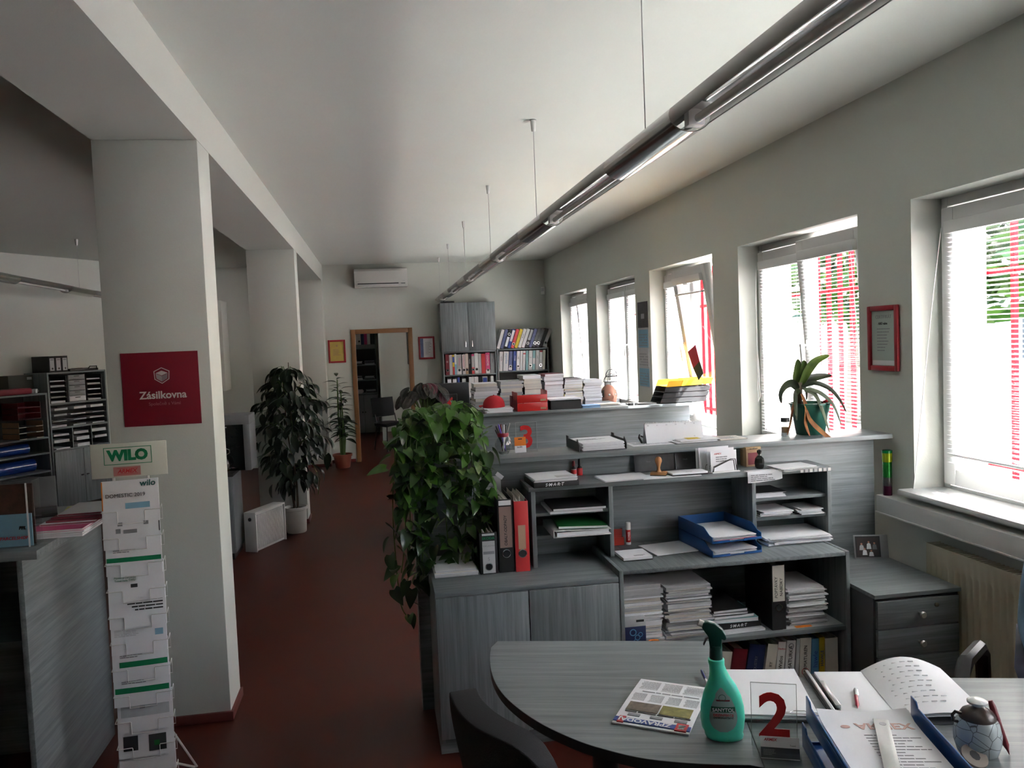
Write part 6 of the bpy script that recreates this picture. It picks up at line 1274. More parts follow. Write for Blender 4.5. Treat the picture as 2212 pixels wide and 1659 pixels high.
MB().box(-0.115, -0.13, 0, 0.115, 0.14, 0.004).build('base', GREY, dt); MB().box(-0.118, -0.13, 0, -0.114, 0.14, 0.33).build('side', GREY, dt); MB().box(0.114, -0.13, 0, 0.118, 0.14, 0.33).build('side', GREY, dt)
for k in range(5):
    d = MB().box(-0.112, -0.135, 0.008+0.064*k, 0.112, 0.13, 0.066+0.064*k).build('drawer', [PAPER, GREY, GREY, GREY, GREY][k], dt, bevel=0.003); MB().box(-0.035, -0.138, 0.045+0.064*k, 0.035, -0.134, 0.054+0.064*k).build('finger_slot', INK, d)
for c, (x, ks) in enumerate(((0.14, 4), (0.40, 4), (0.66, 4))):
    for k in range(ks):
        if k: MB().box([0.022, 0.275, 0.535][c], 0.01, 0.9655+0.066*k, [0.265, 0.525, 0.79][c], UD-0.02, 0.9685+0.066*k).build('slot_plate', DKGREY, ru)
        local_sheet(x+rr.uniform(-.01, .01), 0.13, 0.969+0.066*k, 0.19, 0.25, 0.008+0.02*rr.random(), PAPER if rr.random() > 0.4 else PAPER3, '%s paper bundle from the bottom in the %s column of the middle bay' % (ORD[k], ['left', 'middle', 'right'][c]), 'paper', 'paper_bundle', 'paper in the middle bay', rr.uniform(-.12, .12))
for c, x in enumerate((0.155, 0.425, 0.68)):
    for k in range(3):
        if k: MB().box([0.022, 0.303, 0.568][c], 0.01, 0.7055+0.078*k, [0.288, 0.553, 0.79][c], UD-0.02, 0.7085+0.078*k).build('slot_plate', DKGREY, ru)
        if (c, k) in ((2, 0),): continue
        local_sheet(x, 0.13, 0.709+0.078*k, 0.19, 0.25, 0.012+0.03*rr.random(), PAPER, '%s paper bundle from the bottom in the %s column of the lower bay' % (ORD[k], ['left', 'middle', 'right'][c]), 'paper', 'paper_bundle', 'paper in the lower bay', rr.uniform(-.12, .12))
# binders lying in a row on the unit and dark objects on top
for k in range(3):
    p = RUM @ Vector((0.09+0.085*k, 0.02, UH+0.0005)); t = thing('binder', 'black binder with grey spine label on the sorting shelf, %s from the left' % ORD[k], 'binder', p, SA, 'binders on the sorting shelf'); lever(t, 0.078, 0.19*1.0, 0.28, BLACKM, BLACKM)
    MB().box(-0.028, -0.0052, 0.02, 0.028, -0.004, 0.165).build('spine_label', PAPER3, t); fring(t, 0.045, 0.010, -0.0056); MB().box(-0.02, -0.0058, 0.14, 0.02, -0.0052, 0.155).build('print', GREYINK, t)
p = RUM @ Vector((-0.04, 0.20, 1.3855)); t = thing('storage_box', 'dark grey-green box on the lower shelf unit', 'box', p, SA); MB().box(-0.29, 0, 0, 0.02, 0.17, 0.215).build('carton', pm('grey_green_card', (0.06, 0.066, 0.055), 0.7), t, bevel=0.003); MB().box(-0.06, -0.001, 0.16, 0.0, 0, 0.19).build('label', PAPER3, t)
p = RUM @ Vector((0.53, 0.12, UH+0.0005)); t = thing('document_case', 'flat black document case lying on the sorting shelf', 'case', p, SA); MB().box(-0.2, -0.1, 0, 0.2, 0.12, 0.03).build('body', BLACK, t, bevel=0.008); MB().box(-0.02, -0.09, 0.03, 0.17, 0.1, 0.036).build('papers', PAPER3, t); MB().tube([(0.05, -0.1, 0.02), (0.06, -0.12, 0.05), (0.16, -0.12, 0.05), (0.17, -0.1, 0.02)], 0.006, 6).build('handle', BLACK, t, smooth=True)
# lower, wider unit at the frame edge
lu = thing('low_shelf_unit', 'grey shelf unit with blue rolls at the left edge', 'shelf', SP(-0.86), SA); LW = 1.0
for x in (0, LW-0.02): MB().box(x, 0, 0, x+0.02, UD, 1.385).build('side_panel', LZ, lu, bevel=BV)
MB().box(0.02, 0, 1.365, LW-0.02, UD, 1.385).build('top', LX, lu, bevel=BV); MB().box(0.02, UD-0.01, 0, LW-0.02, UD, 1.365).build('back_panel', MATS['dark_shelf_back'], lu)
for z in (0.88, 0.70, 0.49, 0.30, 0.10): MB().box(0.02, 0, z-0.02, LW-0.02, UD-0.01, z).build('shelf', LX, lu, bevel=BV)
LUM = Tr(*SP(-0.86)) @ Rz(SA)
DRED = pm('dark_red_tray_plastic', (0.16, 0.008, 0.012), 0.35)
for k in range(3):
    p = LUM @ Vector((0.79, 0.15, 1.10+0.066*k)); t = thing('letter_tray', 'dark red letter tray, %s from the bottom on the low shelf unit' % ORD[k], 'letter tray', p, SA, 'dark red trays'); MB().box(-0.15, -0.13, 0, 0.13, 0.13, 0.004).build('base', DRED, t); MB().box(-0.15, -0.13, 0.004, -0.146, 0.13, 0.06).build('side', DRED, t); MB().box(0.126, -0.13, 0.004, 0.13, 0.13, 0.06).build('side', DRED, t); MB().box(-0.146, 0.12, 0.004, 0.126, 0.13, 0.05).build('back', DRED, t)
for k in range(3):
    p = LUM @ Vector((0.78, 0.15, 0.8805+0.066*k)); t = thing('letter_tray', 'pale-edged dark letter tray, %s from the bottom below the red trays' % ORD[k], 'letter tray', p, SA, 'pale-edged trays'); MB().box(-0.15, -0.14, 0, 0.15, 0.13, 0.004).build('base', DKGREY, t); MB().box(-0.15, -0.14, 0.004, -0.146, 0.13, 0.06).build('side', KRAFT, t); MB().box(0.146, -0.14, 0.004, 0.15, 0.13, 0.06).build('side', KRAFT, t)
    for s in (-1, 1): MB().box(-0.15 if s < 0 else 0.06, -0.143, 0.0, -0.06 if s < 0 else 0.15, -0.139, 0.008).build('front_lip', PAPER2, t)
p = LUM @ Vector((0.72, 0.14, 1.3855)); t = thing('red_case', 'dark red soft case on top of the low shelf unit', 'case', p, SA); MB().box(-0.36, -0.12, 0, 0.12, 0.04, 0.07).build('body', pm('dark_red_cover', (0.22, 0.012, 0.03), 0.5), t, bevel=0.02); 
for k in range(2):
    p = LUM @ Vector((0.885+0.045*k, 0.1, 1.386)); t = thing('cup', 'small pale cup on the low shelf unit, %s from the left' % ORD[k], 'cup', p, group='pale cups'); MB().lathe([(0.018, 0), (0.022, 0.004), (0.026, 0.05), (0.024, 0.05), (0.02, 0.006)], 16, cap1=False).build('body', PAPER3, t, smooth=True); MB().tube([(0.024, 0, 0.04), (0.036, 0, 0.036), (0.036, 0, 0.018), (0.022, 0, 0.012)], 0.003, 5).build('handle', PAPER3, t, smooth=True)
BFOIL = pm('glossy_blue_film', (0.01, 0.055, 0.30), 0.12, var=0.1, coat=0.6)
for (x0, x1, z, r, lb_) in ((0.10, 0.80, 0.7005, 0.062, 'upper glossy blue film roll on the low shelf unit'), (0.10, 0.86, 0.4905, 0.075, 'lower glossy blue film roll on the low shelf unit')):
    p = LUM @ Vector((0, 0.14, z)); t = thing('film_roll', lb_, 'roll', p, SA, 'blue film rolls')
    MB().cyl((x0, 0, r), (x1, 0, r), r, n=24).build('film', BFOIL, t, smooth=True); MB().cyl((x1-0.001, 0, r), (x1+0.006, 0, r), r*0.3, n=16).build('core', KRAFT, t)
p = LUM @ Vector((0.5, 0.16, 0.3005)); t = thing('film_bundle', 'flattened blue film bundle on the low shelf unit', 'bundle', p, SA); MB().box(-0.3, -0.12, 0, 0.33, 0.12, 0.05).build('film', BFOIL, t, bevel=0.02); MB().box(-0.1, -0.13, 0.052, 0.42, 0.12, 0.12).build('grey_bag', PAPER3, t, bevel=0.02)
p = LUM @ Vector((0.55, 0.16, 0.1005)); t = thing('parcel', 'grey parcel with blue tape at the bottom of the low shelf unit', 'parcel', p, SA); MB().box(-0.3, -0.12, 0, 0.38, 0.12, 0.12).build('bag', PAPER3, t, bevel=0.02); MB().box(0.0, -0.123, 0.02, 0.2, -0.12, 0.05).build('tape', BLUE2, t)

# ---- red sign on the pillar
za, zb = oy(259, 745, 4.055), oy(437, 890, 4.055)
sg = thing('pillar_sign', 'dark red square sign with a parcel emblem on the first pillar', 'sign', (oy(347, 820, 4.055).x, 4.059, 1.62))
MB().box(-0.172, -0.004, -0.172, 0.172, 0.0, 0.172).build('board', pm('dark_red_sign_board', (0.21, 0.006, 0.02), 0.45, var=0.04), sg, bevel=0.001)
LOGO = pm('off_white_print', (0.62, 0.58, 0.56), 0.5)
text('lettering', 'Zásilkovna', 0.049, LOGO, sg, (0.007, -0.0046, -0.030), bold=0.0010); text('lettering', 'Společně s Vámi', 0.021, pm('dull_red_print', (0.42, 0.16, 0.17), 0.5), sg, (0.012, -0.0046, -0.070))
Mz = Matrix(((1, 0, 0, 0.006), (0, 0, -1, -0.0042), (0, 1, 0, 0.062), (0, 0, 0, 1)))
def hexring(r0, r1, m, nm):
    b = MB(); pts = [(-0.92, 0.55), (0, 1.0), (0.92, 0.55), (0.85, -0.45), (0, -1.0), (-0.85, -0.45)]
    for i in range(6):
        a, c = pts[i], pts[(i+1) % 6]; b.prism([(a[0]*r0, a[1]*r0), (c[0]*r0, c[1]*r0), (c[0]*r1, c[1]*r1), (a[0]*r1, a[1]*r1)], 0, 0.0006, Mz)
    b.build(nm, m, sg)
hexring(0.0385, 0.0345, LOGO, 'shield_border')
MB().prism([(-0.027, 0.010), (0, -0.002), (0, -0.029), (-0.024, -0.014)], 0, 0.0006, Mz).build('parcel_left', pm('sign_grey_print', (0.40, 0.36, 0.36), 0.5), sg); MB().prism([(0.027, 0.010), (0, -0.002), (0, -0.029), (0.024, -0.014)], 0, 0.0006, Mz).build('parcel_right', pm('sign_dim_print', (0.28, 0.23, 0.24), 0.5), sg); MB().prism([(-0.027, 0.012), (0, 0.0005), (0.027, 0.012), (0.0, 0.023)], 0, 0.0006, Mz).build('parcel_top', LOGO, sg)
# ---- lamp in the left bay
l2 = thing('pendant_light_line', 'second suspended tube light, in the dark left bay', 'lamp', (-3.08, 0, 2.47)); lamp_line(l2, 2.0, 10.6, [3.6, 5.5, 7.4, 9.3])
for y in (3.6, 5.5, 7.4, 9.3): hanger(l2, y, CZ-2.47)
# ---- cabinet and glass tank between the pillars, loose radiator
sc = thing('side_cabinet', 'dark grey low cabinet between the two pillars', 'cabinet', (-2.06, 7.2, 0))
MB().box(0, 0, 0.06, 0.78, 0.45, 0.72).build('body', LZ, sc, bevel=BV); MB().box(-0.01, -0.015, 0.72, 0.79, 0.46, 0.745).build('top', BLACKM, sc, bevel=BV); MB().box(0.02, 0.03, 0, 0.76, 0.43, 0.06).build('plinth', DKGREY, sc)
for k in range(2): MB().box(0.004+0.387*k, -0.016, 0.065, 0.387+0.387*k, 0, 0.715).build('door', LZ, sc, bevel=BV)
tk = thing('tank_cabinet', 'dark box with a grey frame standing on the side cabinet', 'tank', (-1.95, 7.33, 0.7455))
MB().box(0, 0.03, 0.0, 0.80, 0.33, 0.44).build('glass_body', pm('dark_tank_glass', (0.012, 0.014, 0.015), 0.08), tk); MB().box(-0.01, 0, 0.40, 0.815, 0.34, 0.48).build('lid', GREY, tk, bevel=0.006); MB().box(0.76, 0, 0, 0.815, 0.34, 0.40).build('corner_post', GREY, tk, bevel=0.006); MB().box(0.4, 0.02, 0.375, 0.62, 0.031, 0.385).build('light_strip', PAPER3, tk)
ov = thing('ornamental_vase', 'dark glass ornament with a silver collar on the side cabinet', 'vase', (-1.36, 7.26, 0.7455)); MB().lathe([(0.02, 0), (0.05, 0.03), (0.062, 0.07), (0.05, 0.11), (0.025, 0.13), (0.022, 0.145), (0.04, 0.19), (0.036, 0.22)], 20).build('body', pm('smoky_glass', (0.05, 0.055, 0.06), 0.06, coat=0.5), ov, smooth=True); MB().tube([(0.03, 0, 0.15), (0.06, 0, 0.17), (0.06, 0, 0.195), (0.035, 0, 0.205)], 0.005, 6).build('silver_handle', CHROME, ov, smooth=True); MB().tube([(0.02, -0.03, 0.01), (0.05, -0.05, 0.004)], 0.006, 6).build('foot', CHROME, ov, smooth=True)
PX = Vector((-1.139, 7.423, 0)); PY = Vector((-0.938, 7.845, 0)); rd = (PY-PX).normalized(); rl_ = (PY-PX).length; ra_ = math.atan2(rd.y, rd.x)
lr = thing('loose_radiator', 'small white ribbed radiator standing loose on the floor by the ficus', 'radiator', (PX.x, PX.y, 0), ra_)
MB().box(0, 0.02, 0.0, rl_, 0.115, 0.345).build('body', WHITE, lr, bevel=0.006)
for k in range(22): MB().box(0.012+(rl_-0.03)*k/22, 0.006, 0.025, 0.012+(rl_-0.03)*(k+0.55)/22, 0.02, 0.325).build('rib', WHITE, lr, bevel=0.003)
MB().box(-0.004, 0.0, 0.0, 0.006, 0.12, 0.352).build('end_cover', WHITE, lr, bevel=0.002); MB().box(rl_-0.006, 0.0, 0.0, rl_+0.004, 0.12, 0.352).build('end_cover', WHITE, lr, bevel=0.002); MB().box(0.0, 0.0, 0.338, rl_, 0.12, 0.352).build('top_cover', WHITE, lr, bevel=0.002)
MB().cyl((-0.008, 0.06, 0.29), (-0.003, 0.06, 0.29), 0.016, n=14).build('valve_hole', INK, lr)
tag(MB().box(0, 0, 0, 0.42, 0.465, 1.3).build('hanging_unit', WALL, loc=(-2.62, 12.3, 1.21), bevel=0.004), 'pale boxed unit hung in the back left corner', 'wall unit')

# ================================================================ plants
def leaf_mesh(name, L, Wd, mat, fold=0.25, droop=0.25, heart=False, wavy=0.0, nu=4, nv=7, tipx=1.0):
    """leaf along +Y from the origin, upper side +Z"""
    def f(u, v):
        s = 2*u-1
        if heart: w = Wd/2*(math.sin(PI*min(1, v*0.93+0.07)**0.62))**0.8
        else: w = Wd/2*(math.sin(PI*v**0.85))**0.8*tipx
        w = max(w, 0.0008)
        return (s*w, L*v-(0.12*L*abs(s)*(1-v) if heart else 0), -droop*L*v*v+fold*abs(s)*w+wavy*math.sin(9*v)*s*w)
    return MB().grid(f, nu, nv).mesh(name, mat, smooth=True)
def leaf_mass(parent, metas, places, mats):
    """the many small inner leaves, joined"""
    b = MB()
    for (me, p, d, roll, sc) in places:
        q = Vector(d).normalized().to_track_quat('Y', 'Z') @ Euler((0, roll, 0)).to_quaternion(); M = Matrix.Translation(p) @ q.to_matrix().to_4x4() @ Matrix.Scale(sc, 4)
        b.cur = metas.index(me); b.add([M @ v.co for v in me.vertices], [list(f.vertices) for f in me.polygons])
    return stuff(b.build('leaf_mass', mats, parent, smooth=True))
def place_leaf(me, parent, p, d, roll=0.0, sc=1.0, name='leaf'):
    o = put(name, me, parent, p); d = Vector(d).normalized()
    q = d.to_track_quat('Y', 'Z') @ Euler((0, roll, 0)).to_quaternion(); o.rotation_euler = q.to_euler(); o.scale = (sc, sc, sc); return o
# ---- ficus in a white pot
FIC = leafmat('ficus_leaf', (0.008, 0.018, 0.010), (0.022, 0.042, 0.020), 0.3, 5, 0.12)
fc = thing('potted_ficus', 'tall dark-leaved ficus in a white pot by the second pillar', 'plant', (-0.87, 8.13, 0))
MB().lathe([(0.088, 0), (0.095, 0.01), (0.103, 0.22), (0.112, 0.225), (0.113, 0.25), (0.104, 0.252), (0.10, 0.225)], 28, cap1=False).build('pot', pm('white_pot', (0.62, 0.61, 0.57), 0.4), fc, smooth=True)
MB().lathe([(0.10, 0.226), (0.0, 0.235)], 20, cap0=False, cap1=False).build('soil', SOIL, fc)
rnd = random.Random(12); tips = []
for k, (x, y, z) in enumerate(((-0.06, 0.02, 1.55), (0.06, -0.03, 1.45), (0.0, 0.05, 1.65))):
    P_ = [(0.02*math.cos(2*k), 0.02*math.sin(2*k), 0.23), (0.03*math.cos(2*k+1), 0.03*math.sin(2*k+1), 0.55), (x*0.6, y*0.6, 0.95), (x, y, z)]
    MB().tube([Vector((a, b_, c)) for a, b_, c in smooth([(p[0], p[2]) for p in P_], 4) and [(smooth([(p[0], p[2]) for p in P_], 4)[i][0], smooth([(p[1], p[2]) for p in P_], 4)[i][0], smooth([(p[1], p[2]) for p in P_], 4)[i][1]) for i in range(13)]], [0.012-0.0007*i for i in range(13)], 7).build('trunk', BARK, fc, smooth=True)
fl = [leaf_mesh('leaf', 0.125, 0.062, FIC, 0.3, 0.35), leaf_mesh('leaf', 0.105, 0.052, FIC, 0.25, 0.2), leaf_mesh('leaf', 0.14, 0.066, FIC, 0.2, 0.45)]
n = 0
for k in range(34):
    z = 0.55+1.05*rnd.random()**0.9; a = rnd.uniform(0, 2*PI); wmax = 0.36*math.sin(PI*min(0.97, max(0.12, (z-0.30)/1.42)))**0.7
    ln = wmax*(0.65+0.5*rnd.random()); st_ = Vector((0.02*math.cos(a), 0.02*math.sin(a), z-0.12)); en = Vector((ln*math.cos(a), ln*math.sin(a)*0.9, z+0.05-0.25*ln))
    if en.y > 0.32: en.y = 0.32
    if en.x < -0.40 or (en.y < -0.30): en *= 0.85
    mid = (st_+en)/2+Vector((0, 0, 0.08)); MB().tube([st_, mid, en], [0.0045, 0.0035, 0.002], 5).build('branch', STEM, fc, smooth=True)
    for j in range(7):
        t = 0.3+0.7*j/6; p = (1-t)**2*st_+2*t*(1-t)*mid+t*t*en
        d = Vector((math.cos(a+rnd.uniform(-1.4, 1.4)), math.sin(a+rnd.uniform(-1.4, 1.4)), rnd.uniform(-1.3, -0.1)))
        place_leaf(fl[rnd.randrange(3)], fc, p, d, rnd.uniform(-0.5, 0.5), rnd.uniform(0.8, 1.15))
for k in range(14):      # low hanging shoots
    a = rnd.uniform(-0.8, 3.4); p = Vector((0.22*math.cos(a)*rnd.uniform(0.4, 1.2), 0.18*math.sin(a), rnd.uniform(0.42, 0.62))); place_leaf(fl[rnd.randrange(3)], fc, p, (math.cos(a)*0.5, math.sin(a)*0.4, -1), rnd.uniform(-.5, .5), 1.1)
MB().tube([(0.02, 0, 0.62), (0.18, 0.02, 0.66), (0.24, 0.02, 0.50), (0.22, 0.0, 0.35)], 0.004, 5).build('branch', STEM, fc, smooth=True)
pl_ = []
for k in range(230):
    z = 0.45+1.15*rnd.random(); a = rnd.uniform(0, 2*PI); wm = 0.34*math.sin(PI*min(0.97, max(0.12, (z-0.30)/1.42)))**0.7*rnd.random()**0.5; p = Vector((wm*math.cos(a), min(0.30, wm*math.sin(a)*0.9), z)); pl_.append((fl[rnd.randrange(3)], p, (math.cos(a+rnd.uniform(-1, 1)), math.sin(a), rnd.uniform(-1.5, -0.2)), rnd.uniform(-.6, .6), rnd.uniform(0.75, 1.1)))
leaf_mass(fc, fl, pl_, [FIC, FIC, FIC])
# ---- dumb cane by the far wall
DIE = leafmat('striped_leaf', (0.012, 0.03, 0.014), (0.055, 0.09, 0.035), 0.35, 9, 0.15)
dc = thing('potted_dumb_cane', 'upright striped-leaf plant in a terracotta pot by the door', 'plant', (-0.60, 12.24, 0))
MB().lathe([(0.095, 0), (0.105, 0.01), (0.13, 0.17), (0.142, 0.172), (0.145, 0.205), (0.133, 0.207), (0.128, 0.18)], 26, cap1=False).build('pot', pm('terracotta_plastic', (0.22, 0.06, 0.035), 0.55), dc, smooth=True); MB().lathe([(0.128, 0.182), (0.0, 0.19)], 20, cap0=False, cap1=False).build('soil', SOIL, dc)
dl_ = [leaf_mesh('leaf', 0.24, 0.095, DIE, 0.25, 0.35), leaf_mesh('leaf', 0.28, 0.11, DIE, 0.2, 0.45)]
for k, (x, y, h_) in enumerate(((-0.03, 0.0, 1.30), (0.03, -0.02, 1.15), (0.0, 0.04, 0.95), (0.05, 0.03, 0.7))):
    MB().tube([(x*0.5, y*0.5, 0.18), (x, y, h_*0.6), (x*0.7, y*0.7, h_)], [0.016, 0.013, 0.008], 7).build('stem', STEM, dc, smooth=True)
    for j in range(20):
        z = 0.50+(h_-0.45)*j/19 if h_ > 0.8 else 0.4+0.3*j/19; a = 2.4*j+k; p = Vector((x, y, z)); place_leaf(dl_[j % 2], dc, p, (math.cos(a), math.sin(a)*0.7-0.15, 0.15+0.3*(j > 12)), rnd.uniform(-.3, .3), rnd.uniform(0.75, 1.0)*(0.85 if j < 13 else 0.75))
# ---- trailing pothos on the near ledge
POT = leafmat('pothos_leaf', (0.030, 0.085, 0.012), (0.075, 0.19, 0.028), 0.28, 7, 0.25); POT2 = leafmat('pothos_leaf_variegated', (0.04, 0.11, 0.016), (0.30, 0.42, 0.16), 0.28, 16, 0.25)
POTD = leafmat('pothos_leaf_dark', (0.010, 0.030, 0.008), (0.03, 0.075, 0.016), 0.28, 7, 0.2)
po = thing('trailing_pothos', 'trailing green pothos hanging over the left end of the near partition', 'plant', (0.27, 4.02, NZ))
MB().lathe([(0.07, 0), (0.075, 0.005), (0.095, 0.13), (0.10, 0.135), (0.10, 0.15), (0.092, 0.15), (0.09, 0.13)], 26, cap1=False).build('pot', pm('dark_pot', (0.03, 0.035, 0.03), 0.5), po, smooth=True); MB().lathe([(0.09, 0.132), (0.0, 0.14)], 20, cap0=False, cap1=False).build('soil', SOIL, po)
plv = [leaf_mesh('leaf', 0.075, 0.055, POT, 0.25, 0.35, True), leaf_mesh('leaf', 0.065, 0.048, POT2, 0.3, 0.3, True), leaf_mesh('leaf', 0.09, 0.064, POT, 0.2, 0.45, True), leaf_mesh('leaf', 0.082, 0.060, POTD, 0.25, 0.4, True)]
rnd = random.Random(5); cnt = 0
def vine(pts, nl, sc=1.0, kinds=(0, 0, 1, 2, 3), spread=0.05):
    global cnt
    P_ = [Vector(p) for p in pts]; xs_ = smooth([(p.x, p.z) for p in P_], 5); ys_ = smooth([(p.y, p.z) for p in P_], 5)
    Q = [Vector((xs_[i][0], ys_[i][0], xs_[i][1])) for i in range(len(xs_))]
    MB().tube(Q, 0.0026, 5).build('vine', STEM, po, smooth=True)
    for j in range(nl):
        t = (j+0.6)/nl*(len(Q)-1); i = min(int(t), len(Q)-2); p = Q[i].lerp(Q[i+1], t-i)
        a = rnd.uniform(0, 2*PI); d = Vector((math.cos(a), -abs(math.sin(a))*0.9, rnd.uniform(-1.1, 0.1))); off = Vector((rnd.uniform(-spread, spread), -abs(rnd.uniform(0, spread*0.7)), rnd.uniform(-.02, .02)))
        w_ = p+off
        if w_.y < -0.0 and w_.z < 0.0 and w_.y > -0.185: w_.y = -0.185-0.03*rnd.random()
        place_leaf(plv[rnd.choice(kinds)], po, w_, d, rnd.uniform(-.6, .6), sc*rnd.uniform(0.75, 1.15)); cnt += 1
for k in range(16):      # crown
    a = 2*PI*k/16+rnd.uniform(-.2, .2); r = rnd.uniform(0.12, 0.20); z = rnd.uniform(0.11, 0.23)
    vine([(0.03*math.cos(a), 0.03*math.sin(a), 0.14), (r*0.5*math.cos(a), r*0.5*math.sin(a), z+0.04), (r*math.cos(a), r*0.8*math.sin(a)-0.03, z-0.02), (r*1.15*math.cos(a), r*0.9*math.sin(a)-0.05, z-0.12)], 7, 1.0, (0, 0, 1, 2))
FXV = [(-0.17, 0.62, 8), (-0.205, 0.50, 7), (-0.12, 0.56, 8), (-0.07, 0.36, 6), (-0.22, 0.34, 6), (0.02, 0.40, 6), (0.13, 0.58, 9), (0.17, 0.34, 7), (0.09, 0.46, 7), (0.20, 0.22, 5), (-0.15, 0.20, 5), (0.05, 0.16, 5)]
for i, (x, dn, nl) in enumerate(FXV):
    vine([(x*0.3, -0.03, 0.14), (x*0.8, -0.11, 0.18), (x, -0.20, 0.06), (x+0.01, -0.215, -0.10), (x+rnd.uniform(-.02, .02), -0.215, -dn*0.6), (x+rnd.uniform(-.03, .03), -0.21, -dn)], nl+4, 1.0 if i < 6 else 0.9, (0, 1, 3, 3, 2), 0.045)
vine([(0.05, 0.0, 0.15), (0.12, -0.02, 0.26), (0.18, -0.05, 0.24), (0.22, -0.06, 0.20)], 6, 0.9, (0, 1)); vine([(-0.1, 0, 0.1), (-0.2, -0.05, 0.05), (-0.24, -0.12, -0.2), (-0.23, -0.16, -0.62), (-0.20, -0.17, -0.72)], 12, 1.0, (3, 0, 3), 0.03)
pl_ = []
for k in range(420):
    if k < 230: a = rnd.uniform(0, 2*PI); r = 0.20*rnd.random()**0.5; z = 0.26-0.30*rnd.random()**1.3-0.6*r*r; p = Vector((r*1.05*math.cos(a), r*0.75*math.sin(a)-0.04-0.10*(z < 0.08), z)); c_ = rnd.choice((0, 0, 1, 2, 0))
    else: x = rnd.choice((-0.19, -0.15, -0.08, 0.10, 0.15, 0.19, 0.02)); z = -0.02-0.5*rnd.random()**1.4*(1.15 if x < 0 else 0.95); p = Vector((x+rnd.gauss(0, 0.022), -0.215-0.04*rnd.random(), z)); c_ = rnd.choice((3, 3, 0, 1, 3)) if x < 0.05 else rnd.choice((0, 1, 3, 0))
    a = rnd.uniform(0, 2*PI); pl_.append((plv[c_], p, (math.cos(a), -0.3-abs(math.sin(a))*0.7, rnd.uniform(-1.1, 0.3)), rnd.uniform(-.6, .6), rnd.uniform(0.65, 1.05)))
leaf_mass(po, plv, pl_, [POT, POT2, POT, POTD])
# ---- begonia with dark round leaves on the far ledge
BEG = leafmat('begonia_leaf', (0.018, 0.022, 0.016), (0.075, 0.065, 0.055), 0.5, 14, 0.12); BEGR = leafmat('begonia_leaf_red', (0.10, 0.02, 0.035), (0.16, 0.05, 0.07), 0.5, 10, 0.2)
bg_ = thing('potted_begonia', 'dark round-leaved begonia in a white pot behind the pothos', 'plant', (0.37, 7.15, 0.0))
MB().box(-0.17, -0.15, 0, 0.17, 0.15, 0.012).build('stand_foot', DKGREY, bg_); MB().cyl((0, 0, 0.012), (0, 0, 1.0), 0.02, n=12).build('stand_pole', DKGREY, bg_); MB().box(-0.15, -0.13, 1.0, 0.15, 0.13, 1.02).build('stand_top', DKGREY, bg_)
MB().lathe([(0.06, 1.02), (0.065, 1.025), (0.085, 1.16), (0.09, 1.18), (0.08, 1.18), (0.078, 1.15)], 24, cap1=False).build('pot', WHITE, bg_, smooth=True); MB().lathe([(0.078, 1.155), (0, 1.16)], 18, cap0=False, cap1=False).build('soil', SOIL, bg_)
bl_ = [MB().grid(lambda u, v: (0.062*math.sin(PI*v)**0.5*(2*u-1)*1.0, 0.125*v-0.02, 0.012*math.sin(6*PI*u)*v*(1-v)*2-0.06*v*v), 8, 8).mesh('leaf', m, smooth=True) for m in (BEG, BEGR)]
for k in range(40):
    a = rnd.uniform(0, 2*PI); r = rnd.uniform(0.04, 0.21); z = 1.46-0.8*r*rnd.uniform(0.4, 1.3); p = Vector((r*math.cos(a), r*math.sin(a)*0.8, z))
    MB().tube([(0.02*math.cos(a), 0.02*math.sin(a), 1.15), (p.x*0.6, p.y*0.6, (1.16+z)/2+0.04), p], 0.003, 5).build('stalk', STEM, bg_, smooth=True); place_leaf(bl_[1 if k == 5 else 0], bg_, p, (math.cos(a), math.sin(a)-0.4, -0.5), rnd.uniform(-.4, .4), rnd.uniform(0.8, 1.15))
place_leaf(bl_[1], bg_, (0.16, -0.06, 1.34), (0.5, -0.6, -0.8), 0, 1.0)
# ---- strap-leaved plant in the green pot
gp = thing('potted_strap_plant', 'strap-leaved plant in a green pot on the ledge at the window', 'plant', (2.252, 4.045, NZ))
MB().lathe([(0.070, 0), (0.074, 0.004), (0.092, 0.115), (0.097, 0.12), (0.102, 0.158), (0.109, 0.160), (0.109, 0.168), (0.098, 0.168), (0.094, 0.14)], 32, cap1=False).build('pot', pm('green_pot_plastic', (0.015, 0.11, 0.075), 0.45, var=0.12), gp, smooth=True); MB().lathe([(0.094, 0.145), (0, 0.15)], 24, cap0=False, cap1=False).build('soil', SOIL, gp)
G0 = Vector((2.252, 4.045, NZ))
STG = leafmat('strap_leaf_green', (0.05, 0.10, 0.012), (0.13, 0.20, 0.03), 0.4, 12, 0.35); STD = leafmat('strap_leaf_dark', (0.012, 0.022, 0.010), (0.035, 0.05, 0.018), 0.4, 12, 0.2); STB = leafmat('strap_leaf_dry', (0.14, 0.04, 0.015), (0.40, 0.17, 0.05), 0.6, 14, 0.25); STP = leafmat('strap_leaf_pale', (0.10, 0.13, 0.08), (0.2, 0.24, 0.15), 0.4, 12, 0.3)
